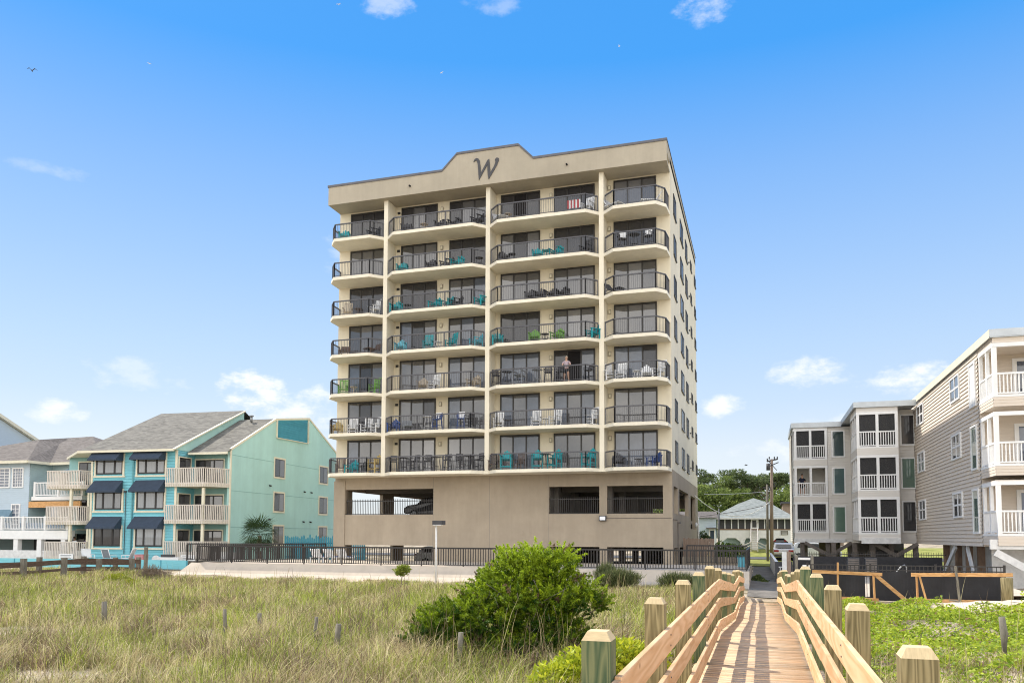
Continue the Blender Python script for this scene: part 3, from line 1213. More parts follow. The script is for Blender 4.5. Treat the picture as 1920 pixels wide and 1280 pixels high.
def post_rail(name, pts, zt, zr, material, label, cat, group=None, step=.145, big=2.4, th=.05, low=.08, pick=.021):
    c = [sum(p[i] for p in pts) / len(pts) for i in (0, 1)]
    root = thing(name, label, cat, (c[0], c[1], zt), 0, group)
    tr_, pk = MB(), MB()
    for p, q in zip(pts[:-1], pts[1:]):
        tr_.bar((*p, zr), (*q, zr), th * 1.5, th * 1.7)
        tr_.bar((*p, zt + low), (*q, zt + low), th * .7, th * .7)
        L = math.dist(p, q)
        n = max(1, round(L / step))
        for i in range(n):
            t = (i + .5) / n
            x, y = p[0] + (q[0] - p[0]) * t, p[1] + (q[1] - p[1]) * t
            pk.box(x - pick, x + pick, y - pick, y + pick, zt + low, zr - th * .5)
        n = max(1, round(L / big))
        for i in range(n + 1):
            t = i / n
            x, y = p[0] + (q[0] - p[0]) * t, p[1] + (q[1] - p[1]) * t
            if i or p == pts[0]:
                MB().box(x - th * .55, x + th * .55, y - th * .55, y + th * .55, zt - .02, zr - th * .6).build('post', material, root)
    tr_.build('handrail', material, root)
    pk.build('balusters', material, root)
    return root


post_rail('terrace_railing', [(-32.0, 46.5), (-33.0, 41.25), (-.74, 41.25), (-.74, 52.0)], -1.70, -.70, M['railb'],
          'long black metal railing along the front edge of the terrace', 'railing', 'terrace railings')
post_rail('terrace_railing', [(-.9, 52.2), (-4.6, 52.2)], -1.72, -.58, M['railb'],
          'black metal railing at the back of the terrace, between tower and brown board fence', 'railing', 'terrace railings')
post_rail('terrace_railing', [(-29.6, 50.6), (-31.2, 47.2), (-36.5, 44.6)], -1.72, -.62, M['railb'],
          'black metal railing behind the terrace, in front of the palm and mint house', 'railing', 'terrace railings')
b = MB()
b.box(-4.9, -.9, 52.5, 52.7, -2.5, -1.3)
b.single('low_wall', M['taupe'], label='low grey wall behind the railing at the right end of the terrace', cat='wall')

# lamp post in front of the terrace
lp = thing('lamp_post', 'slim white lamp post with a boxy dark lamp head in front of the terrace', 'lamp post', (-15.25, 36.5, -2.6))
MB().tube([(-15.25, 36.5, -2.6), (-15.25, 36.5, .55)], .045, 8).build('pole', M['white_worn'], lp)
b = MB()
b.mat(0).box(-15.38, -14.86, 36.28, 36.72, .52, .72).mat(1).box(-15.34, -14.90, 36.27, 36.50, .50, .519)
b.build('lamp_head', [M['dgrey'], M['lamp_white']], lp)
# ------------------------------------------------------------------ turquoise house (left)
TR = R(3.7)
teal = thing('beach_house', 'turquoise three-storey beach house with navy awnings, grey shingle roof and mint gable wall', 'house', (-38.8, 52.2, -1.9), TR)
TO = Vector((-38.8, 52.2, -1.9))


def tz(z):
    return z + 1.9


ZE = tz(6.45)
# gable wall (mint) with the cut-out louvre
b = MB()
gp = [(0, -.2), (6.25, 0)]
out = [(0, -.2, tz(-2.2)), (0, 17.9, tz(-2.2)), (0, 17.9, tz(7.95)), (0, 12.1, tz(10.6)), (0, 6.25, tz(9.72)), (0, -.2, tz(6.5))]
b.prism([(x, y, z) for x, y, z in out], (-.25, 0, 0))
b.build('gable_wall', M['teal_gable'], teal)
b = MB()
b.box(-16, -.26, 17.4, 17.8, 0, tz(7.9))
b.build('back_wall', M['teal_shade'], teal)
b = MB()
lv = [(.03, 6.5, tz(8.30)), (.03, 11.75, tz(8.42)), (.03, 11.75, tz(10.35)), (.03, 6.5, tz(9.62))]
for i in range(10):
    z0_ = tz(8.3) + i * .2
    b.box(.03, .05, 6.5, 11.75, z0_, z0_ + .185) if z0_ + .185 < tz(9.62) else b.prism([(.03, 6.5 + 5.25 * max(0, (z0_ - tz(9.62)) / .73), z0_), (.03, 11.75, z0_), (.03, 11.75, z0_ + .1)], (.02, 0, 0))
b.prism([(.012, 6.4, tz(8.2)), (.012, 11.85, tz(8.3)), (.012, 11.85, tz(10.45)), (.012, 6.4, tz(9.66))], (-.01, 0, 0))
b.build('louver_panel', M['teal_dark'], teal)
b = MB()
fr_ = [(6.4, tz(8.2)), (11.9, tz(8.32)), (11.9, tz(10.52)), (6.4, tz(9.7))]
for (p, q) in ((0, 1), (1, 2), (3, 0)):
    b.bar((.04, *fr_[p]), (.04, *fr_[q]), .06, .2, (1, 0, 0))
for p, q in (((-.2, tz(6.52)), (6.3, tz(9.76))), ((6.3, tz(9.76)), (12.1, tz(10.64))), ((12.1, tz(10.64)), (17.95, tz(7.97)))):
    b.bar((-.02, *p), (-.02, *q), .16, .17, (1, 0, 0))
b.bar((.01, -.19, tz(-1.8)), (.01, -.19, tz(6.45)), .1, .14, (0, 1, 0))
b.build('gable_trim', M['ctrim'], teal)
b = MB()
for z_, in ((3.35,), (6.1,), (.55,)):
    b.box(.002, .012, 0, 17.6, tz(z_), tz(z_) + .04)
b.build('panel_joint', M['teal_shade'], teal)
# gable windows
for v0 in (6.25, 14.35):
    for z0_ in (4.9, 2.0, -.8):
        b = MB()
        for y0_, y1_, c0, c1 in ((-.14, 0, -.14, 1.66), (1.6, 1.74, -.14, 1.66), (0, 1.6, -.14, 0), (0, 1.6, 1.52, 1.66)):
            b.box(.002, .05, v0 + y0_, v0 + y1_, tz(z0_) + c0, tz(z0_) + c1)
        o = b.build('gable_window', M['ctrim'], teal)
        b = MB()
        b.mat(0).box(.004, .03, v0 + .002, v0 + 1.598, tz(z0_) + .002, tz(z0_) + 1.518)
        b.mat(1).box(.031, .036, v0 + .06, v0 + .76, tz(z0_) + .06, tz(z0_) + 1.46).mat(2).box(.031, .036, v0 + .84, v0 + 1.54, tz(z0_) + .06, tz(z0_) + 1.46)
        b.build('pane', [M['dframe'], M['pane_dark'], M['pane_mid'] if z0_ > 0 else M['pane_lite']], o)
for v, z_ in ((5.5, 4.1), (11.4, 3.9), (12.7, 3.9), (5.5, 1.3), (11.3, 1.2), (12.6, 1.2)):
    MB().tube([(0, v, tz(z_)), (.18, v, tz(z_) - .05)], .07, 6).build('wall_vent', M['dframe'], teal)

# window bay (turquoise lap) u -11.3..-3.9, front v=-1.7
b = MB()
b.lap((-11.15, -1.7), (-3.55, -1.7), tz(-2.2), tz(6.45), .22, .05)
b.lap((-3.55, -1.7), (-3.55, .4), tz(-2.2), tz(6.45), .22, .05, (1, 0))
b.lap((-11.15, 1.2), (-11.15, -1.7), tz(-2.2), tz(6.45), .2, .025, (-1, 0))
b.build('front_wall', M['teal_lap'], teal)
for u in (-3.6, -11.1):
    MB().box(u - .09, u + .09, -1.78, -1.7, tz(-1.6), tz(6.45)).build('corner_trim', M['ctrim'], teal)
b = MB()
b.tube([(-7.35, -1.80, tz(-1.6)), (-7.35, -1.80, tz(6.2)), (-7.35, -2.1, tz(6.4))], .06, 8)
b.build('downspout', M['teal_lap'], teal)
b = MB()
b.tube([(-7.95, -1.79, tz(-1.5)), (-7.95, -1.79, tz(3.25))], .025, 6).box(-8.1, -7.9, -1.86, -1.76, tz(3.2), tz(3.32))
b.build('standpipe', M['dgrey'], teal)
for ua in (-10.72, -6.98):
    for z0_ in (4.62, 1.90, -.92):
        hh = 1.5
        w_ = 2.42
        b = MB()
        b.mat(0)
        for x0_, x1_, c0, c1 in ((-.14, 0, -.12, hh + .1), (w_, w_ + .14, -.12, hh + .1), (0, w_, hh - .0, hh + .1), (-.2, w_ + .2, -.24, -.121)):
            b.box(ua + x0_, ua + x1_, -1.82, -1.70, tz(z0_) + c0, tz(z0_) + c1)
        b.mat(1)
        for x0_, x1_ in ((0, .10), (.66, .80), (w_ - .80, w_ - .66), (w_ - .1, w_)):
            b.box(ua + x0_, ua + x1_, -1.81, -1.70, tz(z0_), tz(z0_) + hh - .002)
        for x0_, x1_ in ((.1, .66), (.8, w_ - .8), (w_ - .66, w_ - .1)):
            b.box(ua + x0_, ua + x1_, -1.808, -1.70, tz(z0_), tz(z0_) + .10)
        o = b.build('front_window', [M['ctrim'], M['dframe']], teal)
        b = MB()
        for x0_, x1_ in ((.101, .659), (.801, w_ - .801), (w_ - .659, w_ - .101)):
            b.box(ua + x0_, ua + x1_, -1.775, -1.765, tz(z0_) + .101, tz(z0_) + hh - .002)
        b.build('pane', M['pane_house'] if (ua > -8 or z0_ > 0) else M['pane_dark'], o)
    for z0_ in (5.75, 3.30, .52):
        # awning: sloped canvas with valance and end cheeks
        a, c = ua - .12, ua + 2.50
        zt, zf = tz(z0_ + .80), tz(z0_)
        yb, yf = -1.835, -2.62
        b = MB()
        P = [(a, yb, zt), (c, yb, zt), (c, yf, zf), (a, yf, zf)]
        b.prism([P[3], P[2], P[1], P[0]], (0, .02, .03))
        b.poly([(a, yb, zt), (a, yf, zf), (a, yf, zf - .13), (a, yb, zf - .13)])
        b.poly([(c, yf, zf), (c, yb, zt), (c, yb, zf - .13), (c, yf, zf - .13)])
        b.poly([(a, yf - .003, zf - .13), (c, yf - .003, zf - .13), (c, yf - .003, zf + .01), (a, yf - .003, zf + .01)])
        b.build('awning', M['navy'], teal)

# recessed balcony walls right (u -3.55..0) and left (u -15..-11.15)
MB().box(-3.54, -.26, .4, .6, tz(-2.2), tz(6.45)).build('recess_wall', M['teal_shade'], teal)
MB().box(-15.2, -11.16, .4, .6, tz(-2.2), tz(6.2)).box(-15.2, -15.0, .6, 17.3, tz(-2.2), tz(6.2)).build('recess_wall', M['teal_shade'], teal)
for z0_ in (3.75, .98, -1.75):
    for (u0, u1, y_) in ((-3.40, -.95, .4), (-14.2, -12.6, .4)):
        b = MB()
        hh = 2.05
        for x0_, x1_, c0, c1 in ((-.1, 0, 0, hh + .1), (u1 - u0, u1 - u0 + .1, 0, hh + .1), (0, u1 - u0, hh, hh + .1)):
            b.box(u0 + x0_, u0 + x1_, y_ - .07, y_ - .002, tz(z0_) + c0, tz(z0_) + c1)
        o = b.build('balcony_door', M['ctrim'], teal)
        b = MB()
        n = 3 if u0 > -5 else 2
        for i in range(n):
            a, c = u0 + (u1 - u0) * i / n, u0 + (u1 - u0) * (i + 1) / n
            b.mat(0).box(a + .001, c - .001, y_ - .05, y_ - .003, tz(z0_) + .01, tz(z0_) + hh - .001)
            b.mat(1 if i else 2).box(a + .07, c - .07, y_ - .056, y_ - .0501, tz(z0_) + .1, tz(z0_) + hh - .09)
        b.build('pane', [M['dframe'], M['pane_mid'] if u0 > -5 else M['pane_teal'], M['pane_dark']], o)


for z0_ in (3.82, 1.04, -1.70):
    b = MB()
    for v0, v1, c0, c1 in ((-1.66, -1.58, 0, 2.1), (-.22, -.14, 0, 2.1), (-1.58, -.22, 2.02, 2.1)):
        b.box(-3.50, -3.43, v0, v1, tz(z0_) + c0, tz(z0_) + c1)
    o = b.build('side_door', M['ctrim'], teal)
    b = MB()
    b.mat(0).box(-3.50, -3.46, -1.575, -.225, tz(z0_), tz(z0_) + 2.018)
    b.mat(1).box(-3.459, -3.455, -1.50, -.94, tz(z0_) + .08, tz(z0_) + 1.94).mat(2).box(-3.459, -3.455, -.86, -.30, tz(z0_) + .08, tz(z0_) + 1.94)
    b.build('pane', [M['dframe'], M['pane_dark'], M['pane_mid']], o)


def slat_balcony(pts, vback, zf, name):
    """weathered slatted balcony along the open polyline pts; zf floor top (local z)"""
    b = MB()
    ua, ub = pts[0][0], pts[-1][0]
    b.prism([(x, y, zf - .22) for x, y in pts] + [(ub, vback, zf - .22), (ua, vback, zf - .22)], (0, 0, .22))
    b.build('balcony_floor', M['ctrim'], teal)
    b = MB()
    zr = zf + 1.18
    for p, q in zip(pts[:-1], pts[1:]):
        P, Q = Vector((*p, 0)), Vector((*q, 0))
        d = (Q - P).normalized()
        o = d.cross(Vector((0, 0, 1))) * .03
        L = (Q - P).length
        n = round(L / .15)
        b.bar((*p, zr), (*q, zr), .12, .06)
        b.bar((*p, zf + .04), (*q, zf + .04), .05, .12)
        for i in range(n):
            c = P + d * (L * (i + .5) / n) + o
            b.bar((c.x, c.y, zf - .22), (c.x, c.y, zr - .031), .076, .024, (d.y, -d.x, 0))
    return b.build(name, M['deckwood'], teal)


for zf in (3.80, 1.02, -1.72):
    slat_balcony([(-4.35, -2.0), (-1.0, -2.0), (-.02, -.22)], .38, tz(zf), 'slatted_balcony')
    slat_balcony([(-14.75, .3), (-14.75, -2.3), (-11.65, -2.3), (-11.18, -1.2)], .38, tz(zf - .08), 'slatted_balcony')
for (u, v) in ((-1.2, -1.85), (-12.6, -2.2), (-11.5, -1.6)):
    MB().box(u - .09, u + .09, v, v + .18, 0, tz(3.5)).build('balcony_post', M['ctrim'], teal)

# roofs
b = MB()
zr = tz(10.72)
E0 = (-11.9, -2.35, tz(6.42))
E1 = (-3.45, -2.35, tz(6.42))
R0, R1 = (-11.75, 7.0, zr), (-3.45, 7.0, zr)
HL = (-15.6, .6, tz(6.25))
b.poly([E0, E1, R1, R0])
b.poly([HL, E0, R0])
b.poly([(-15.6, 15.5, tz(6.3)), HL, R0])
b.poly([R0, R1, (-3.45, 16, tz(6.5)), (-15.6, 15.5, tz(6.3))])
# lower roof by the gable
b.poly([(-3.4, -.75, tz(6.28)), (.06, -.75, tz(6.28)), (.06, 6.3, tz(9.80)), (-3.4, 6.3, tz(9.80))])
b.poly([(-3.4, 6.3, tz(9.80)), (.06, 6.3, tz(9.80)), (.06, 12.1, tz(10.68)), (-3.4, 12.1, tz(10.68))])
b.poly([(-3.4, 12.1, tz(10.68)), (.06, 12.1, tz(10.68)), (.06, 18.0, tz(8.0)), (-3.4, 18.0, tz(8.0))])
b.build('roof', M['shingle'], teal)
b = MB()
b.prism([(-3.47, -2.2, tz(6.38)), (-3.47, 7.0, zr - .05), (-3.47, 7.0, tz(9.0)), (-3.47, 1.0, tz(6.4))], (-.15, 0, 0))
b.build('upper_gable_wall', M['teal_gable'], teal)
b = MB()
b.bar((-3.42, -2.4, tz(6.36)), (-3.42, 7.0, zr - .06), .1, .2, (1, 0, 0))
b.bar((-11.9, -2.37, tz(6.33)), (-3.4, -2.37, tz(6.33)), .12, .17)
b.bar((-3.3, -.77, tz(6.19)), (.1, -.77, tz(6.19)), .12, .17)
b.bar((-15.6, .6, tz(6.17)), (-11.9, -2.37, tz(6.33)), .12, .17)
b.poly([(-11.9, -2.3, tz(6.40)), (-15.5, .6, tz(6.2)), (-11.2, .6, tz(6.2)), (-11.2, -1.7, tz(6.40))])
b.poly([(-11.2, -2.3, tz(6.41)), (-11.2, -1.7, tz(6.41)), (-3.5, -1.7, tz(6.41)), (-3.5, -2.3, tz(6.41))])
b.poly([(-3.5, -.7, tz(6.26)), (-3.5, 1.3, tz(6.9)), (0, 1.3, tz(6.9)), (0, -.7, tz(6.26))])
b.build('eave_trim', M['ctrim'], teal)
b = MB()
b.tube([(-1.9, 5.6, tz(9.5)), (-1.9, 5.6, tz(9.95))], .11, 8)
b.tube([(-1.9, 5.6, tz(9.95)), (-1.9, 5.6, tz(10.05))], .2, 8)
b.build('roof_vent', M['grey'], teal)


def tw(u, v, z=None):
    """house-local to world"""
    c, s = math.cos(TR), math.sin(TR)
    return (TO.x + c * u - s * v, TO.y + s * u + c * v) if z is None else (TO.x + c * u - s * v, TO.y + s * u + c * v, z)


# teal pool-deck wall, pickets and boards in front of the house
tf = thing('deck_wall', 'low turquoise board wall round the pool deck of the beach house', 'wall', (*tw(-8, -6), -2.4), TR)
b = MB()
b.box(-14, 8.6, 0, .1, 0, .62)
n = 40
b.build('boards', M['teal_lap'], tf)
b = MB()
for i in range(12):
    b.box(-14 + i * 2.05, -13.94 + i * 2.05, -.03, -.002, 0, .62)
b.build('battens', M['teal_dark'], tf)
b = MB()
b.box(-19, 7, 4, 4.12, 0, .9)
b.single('pool_deck_wall', M['white_worn'], (*tw(-5, -8 + 2.5), -2.2), TR, 'pale low wall under the slatted balconies of the turquoise house', 'wall')
for (u, w_, lab) in ((-12.6, 1.3, 'small white notice board with unreadable blue print under the left slatted balcony'),
                     (-3.6, 1.1, 'small white notice board under the right slatted balcony, left of the two there'),
                     (-1.9, 1.2, 'small white notice board under the right slatted balcony, right of the two there')):
    s = thing('notice_board', lab, 'sign', (*tw(u, -2.45), -2.3), TR, 'notice boards on the pool deck')
    MB().box(-w_ / 2, w_ / 2, 0, .03, .35, .78).build('board', M['white'], s)
    b = MB()
    for k in range(3):
        b.box(-w_ * .38, w_ * (.38 - .1 * (k % 2)), -.006, -.002, .43 + k * .11, .46 + k * .11)
    b.build('print', M['navy'], s)
pf = thing('picket_fence', 'turquoise picket fence with jagged tops beside the tower', 'fence', (-30.6, 57.0, -2.2))
b = MB()
x = -36.6
i = 0
while x < -29.4:
    hgt = 2.05 + .10 * math.sin(i * 1.7) + (.12 if i % 3 == 0 else 0)
    b.prism([(x, 56.2, -2.2), (x + .13, 56.2, -2.2), (x + .13, 56.2, -2.2 + hgt - .12), (x + .065, 56.2, -2.2 + hgt), (x, 56.2, -2.2 + hgt - .12)], (0, .03, 0))
    x += .185
    i += 1
b.box(-36.6, -29.3, 56.232, 56.29, -1.8, -1.7)
b.box(-36.6, -29.3, 56.232, 56.29, -.7, -.6)
b.build('pickets', M['teal_dark'], pf)

# ------------------------------------------------------------------ grey-blue house at the far left
gb = thing('clapboard_house', 'pale grey-blue clapboard house with brown hip roof and white railings at the left edge', 'house', (-58, 52.5, -2.2))
b = MB()
b.lap((-72, 50.6), (-57.0, 50.6), .9, 5.95, .18, .02)
b.build('front_wall', M['greyblue'], gb)
b = MB()
b.lap((-57.0, 50.6), (-57.0, 52.8), .9, 5.95, .18, .02, (1, 0))
b.lap((-57.0, 52.8), (-51.5, 52.8), 2.9, 5.95, .18, .02)
b.box(-57.0, -51.7, 54.2, 54.4, .2, 3.2)
b.build('angled_wall', M['greygreen'], gb)
b = MB()
b.box(-72, -51.7, 55.2, 55.4, -2.6, .5)
b.box(-72, -51.7, 50.2, 55.1, .02, .30)
b.build('porch_back_wall', M['greygreen'], gb)
b = MB()
b.mat(0).box(-61.3, -57.6, 55.12, 55.19, -2.2, -.35)
b.box(-53.5, -51.8, 55.12, 55.19, -1.6, -.2)
b.build('porch_opening', M['dgrey'], gb)
for (xa, xb, za, zb, nxp) in ((-62.6, -59.1, 3.86, 5.32, 7), (-58.66, -57.68, 3.86, 5.32, 4), (-58.65, -57.9, .45, 2.35, 2), (-54.9, -53.7, .32, 2.3, 3), (-53.4, -52.1, .32, 2.3, 3)):
    y_ = 50.56 if xb < -57 else 54.18
    b = MB()
    for a, c, e, f in ((xa - .1, xa, za - .1, zb + .1), (xb, xb + .1, za - .1, zb + .1), (xa, xb, za - .1, za), (xa, xb, zb, zb + .1)):
        b.box(a, c, y_ - .06, y_ + .03, e, f)
    for i in range(1, nxp):
        x = xa + (xb - xa) * i / nxp
        b.box(x - .02, x + .02, y_ - .03, y_ + .01, za, zb)
    for i in range(1, 6):
        z = za + (zb - za) * i / 6
        b.box(xa, xb, y_ - .028, y_ + .01, z - .02, z + .02)
    o = b.build('window', M['white'], gb)
    MB().box(xa, xb, y_ - .012, y_ + .02, za, zb).build('pane', M['pane_blue'], o)
b = MB()
A = [(-72, 50.0, 5.95), (-56.6, 50.0, 5.95), (-56.6, 52.2, 5.95), (-51.2, 52.2, 5.95)]
R_b, R_c, R_d, R_e = (-60.4, 54.5, 8.25), (-59.6, 55.8, 8.0), (-60.2, 57.5, 8.75), (-57.6, 57.5, 8.8)
b.poly([A[0], A[1], R_b])
b.poly([A[1], A[2], R_c, R_b])
b.poly([A[2], A[3], R_e, R_d, R_c])
b.poly([A[3], (-51.2, 64, 6.0), R_e])
b.poly([(-72, 50, 5.95), R_b, R_c, R_d, R_e, (-51.2, 64, 6), (-72, 64, 5.9)])
b.build('roof', M['shingle_b'], gb)
b = MB()
for p, q in zip(A[:-1], A[1:]):
    b.bar((*p[:2], 5.83), (*q[:2], 5.83), .16, .22)
b.poly([(-72, 50.05, 5.94), (-56.7, 50.05, 5.94), (-57.0, 50.6, 5.94), (-72, 50.6, 5.94)])
b.build('eave_trim', M['ctrim'], gb)


def white_rail(parent, p, q, zt, zr, step=.16, name='white_railing', posts=2.3, material=None, pw=.02):
    b = MB()
    L = math.dist(p, q)
    b.bar((*p, zr), (*q, zr), .09, .09)
    b.bar((*p, zt + .1), (*q, zt + .1), .06, .07)
    n = round(L / step)
    for i in range(n):
        t = (i + .5) / n
        x, y = p[0] + (q[0] - p[0]) * t, p[1] + (q[1] - p[1]) * t
        b.box(x - pw, x + pw, y - pw, y + pw, zt + .1, zr - .04)
    if posts:
        n = max(1, round(L / posts))
        for i in range(n + 1):
            t = i / n
            x, y = p[0] + (q[0] - p[0]) * t, p[1] + (q[1] - p[1]) * t
            b.box(x - .09, x + .09, y - .09, y + .09, zt, zr + .08)
    return b.build(name, material or M['white'], parent)


white_rail(gb, (-72, 49.6), (-51.8, 49.6), .30, 1.32)
white_rail(gb, (-56.7, 50.9), (-51.8, 50.9), 3.05, 4.15, name='upper_railing')
b = MB()
b.box(-72, -51.7, 49.5, 50.19, -.42, .28)
for x in (-64, -60.5, -57.0, -54.6, -52.2):
    b.box(x - .22, x + .22, 49.55, 49.95, -2.6, -.421)
b.box(-56.9, -51.7, 50.75, 52.7, 2.72, 3.04)
b.build('porch_frame', M['white'], gb)
MB().box(-57.3, -51.7, 50.6, 50.74, 2.12, 2.62).build('wood_beam', M['timber2'], gb)
b = MB()
P = [(-63, 50.54, 1.95), (-58.6, 50.54, 1.95), (-58.6, 49.9, 1.0), (-63, 49.9, 1.0)]
b.prism([P[3], P[2], P[1], P[0]], (0, .02, .03))
b.poly([(-58.6, 49.9, 1.0), (-58.6, 50.54, 1.0), (-58.6, 50.54, 1.95)])
b.build('awning', M['slate_canvas'], gb)
b = MB()
P = [(-54.6, 52.78, 5.6), (-52.0, 52.78, 5.6), (-52.0, 51.5, 5.05), (-54.8, 51.5, 5.05)]
b.prism([P[3], P[2], P[1], P[0]], (0, .02, .03))
b.poly([(-52.0, 51.5, 5.05), (-52.0, 52.78, 5.05), (-52.0, 52.78, 5.6)])
b.build('awning', M['slate_canvas'], gb)

gh = thing('gabled_house', 'light grey gabled house mostly cut off behind the clapboard house', 'house', (-80, 60, -2))
b = MB()
b.prism([(-74, 40, -2), (-74, 76, -2), (-74, 76, 5.3), (-74, 56, 14.35), (-74, 40, 7.1)], (-14, 0, 0))
b.build('wall', M['greyblue'], gh)
b = MB()
b.prism([(-73.6, 56, 14.75), (-73.6, 77, 5.2), (-73.6, 77, 4.9), (-73.6, 56, 14.4)], (-15, 0, 0))
b.prism([(-73.6, 56, 14.75), (-73.6, 56, 14.4), (-73.6, 39, 6.7), (-73.6, 39, 7.0)], (-15, 0, 0))
b.build('roof', M['ctrim'], gh)
# ------------------------------------------------------------------ beige siding condominium (right)
cond = thing('siding_condo', 'beige clapboard condominium on pilings with white screened porches at the right', 'building', (9.6, 41.3, -2.4))
XS, YA, YI = 9.6, 41.2, 57.5
b = MB()
b.lap((XS, YI), (XS, YA), -.40, 8.55, .19, .045, (-1, 0))
b.lap((XS, YA), (20, YA), -.40, 8.55, .155, .022, (0, -1))
b.build('wing_wall', M['beige'], cond)
b = MB()
b.box(XS + .03, 20, YA + .03, YI + 6, -.42, 8.6)
b.build('wing_core', M['beige_g'], cond)
b = MB()
b.lap((8.42, YI), (XS - .05, YI), -.40, 8.35, .19, .04)
b.lap((6.4, 64.4), (6.4, 59.7), -.40, 8.35, .155, .022, (-1, 0))
b.lap((4.80, 64.4), (6.4, 64.4), -.35, 8.25, .19, .04)
b.lap((2.33, 72), (2.33, 67.4), -.35, 8.25, .155, .022, (-1, 0))
b.box(6.45, XS, YI + .05, 72, -.42, 8.35)
b.box(2.36, 6.42, 67.45, 72, -.37, 8.25)
b.box(4.83, 6.42, 64.45, 67.45, -.37, 8.25)
b.build('rear_wall', M['beige_g'], cond)
# roof edges
b = MB()
b.box(XS - .10, 20, 38.72, YI + .1, 8.60, 8.66)
b.box(XS - .12, XS - .02, 38.70, YI + .1, 8.64, 8.96)
b.box(XS - .02, 20, 38.70, 38.80, 8.64, 8.96)
b.box(5.8, XS - .13, 55.9, 72, 8.38, 8.44)
b.box(5.78, XS - .13, 55.86, 55.96, 8.36, 8.72)
b.box(5.78, 5.88, 55.96, 72, 8.36, 8.72)
b.box(2.25, 5.77, 64.25, 72, 8.26, 8.31)
b.box(2.22, 5.77, 64.2, 64.3, 8.24, 8.62)
b.box(2.22, 2.32, 64.3, 72, 8.24, 8.62)
b.build('roof_edge', M['metal_roof'], cond)
b = MB()
b.box(XS - .135, XS - .121, 38.69, YI, 8.58, 8.94)
b.build('fascia_board', M['ctrim'], cond)
b = MB()
for y in (44.6, 54.5):
    b.tube([(XS + .5, y, 8.6), (XS + .5, y, 9.25), (XS + .45, y - .25, 9.42), (XS + .45, y - .5, 9.36)], .07, 8)
b.build('roof_vent', M['dgrey'], cond)


def grid_window(xyf, w, hh, z, face, kind='grid', pane='pane_dark'):
    """white framed window: face 'x' lies on the x=XS wall running in y; 'y' lies on a front wall"""
    fb, pb = MB(), MB()

    def bx(bb, a0, a1, c0, c1, d0, d1):
        if face == 'x':
            bb.box(xyf[0] - d1, xyf[0] - d0, xyf[1] + a0, xyf[1] + a1, z + c0, z + c1)
        else:
            bb.box(xyf[0] + a0, xyf[0] + a1, xyf[1] - d1, xyf[1] - d0, z + c0, z + c1)
    t = .09
    for a0, a1, c0, c1 in ((-t, 0, -t, hh + t), (w, w + t, -t, hh + t), (0, w, -t, 0), (0, w, hh, hh + t)):
        bx(fb, a0, a1, c0, c1, .0, .095)
    if kind == 'grid':
        bx(fb, w / 2 - .045, w / 2 + .045, 0, hh, .0, .08)
        bx(fb, 0, w, hh / 2 - .045, hh / 2 + .045, .001, .078)
    bx(pb, 0, w, 0, hh, .0, .055)
    o = fb.build('window', M['white'], cond)
    pb.build('pane', M[pane], o)


for z in (7.05, 4.08, 1.10):
    grid_window((XS, 54.15), 2.0, 1.08, z + .05, 'x')
    grid_window((XS, 44.75), 1.85, 1.12, z - .02, 'x')
for z, p in ((6.18, 'white_worn'), (3.22, 'pane_green'), (.25, 'pane_green')):
    grid_window((XS, 41.62), .95, 1.92, z, 'x', 'plain', p)
for z, p in ((6.06, 'pane_dark'), (3.22, 'pane_green'), (.40, 'pane_dark')):
    grid_window((8.82, YI), .72, 1.88, z, 'y', 'plain', p)
for z, p in ((6.03, 'pane_teal'), (3.25, 'pane_teal'), (.38, 'pane_green')):
    grid_window((5.16, 64.4), .76, 1.84, z, 'y', 'plain', p)


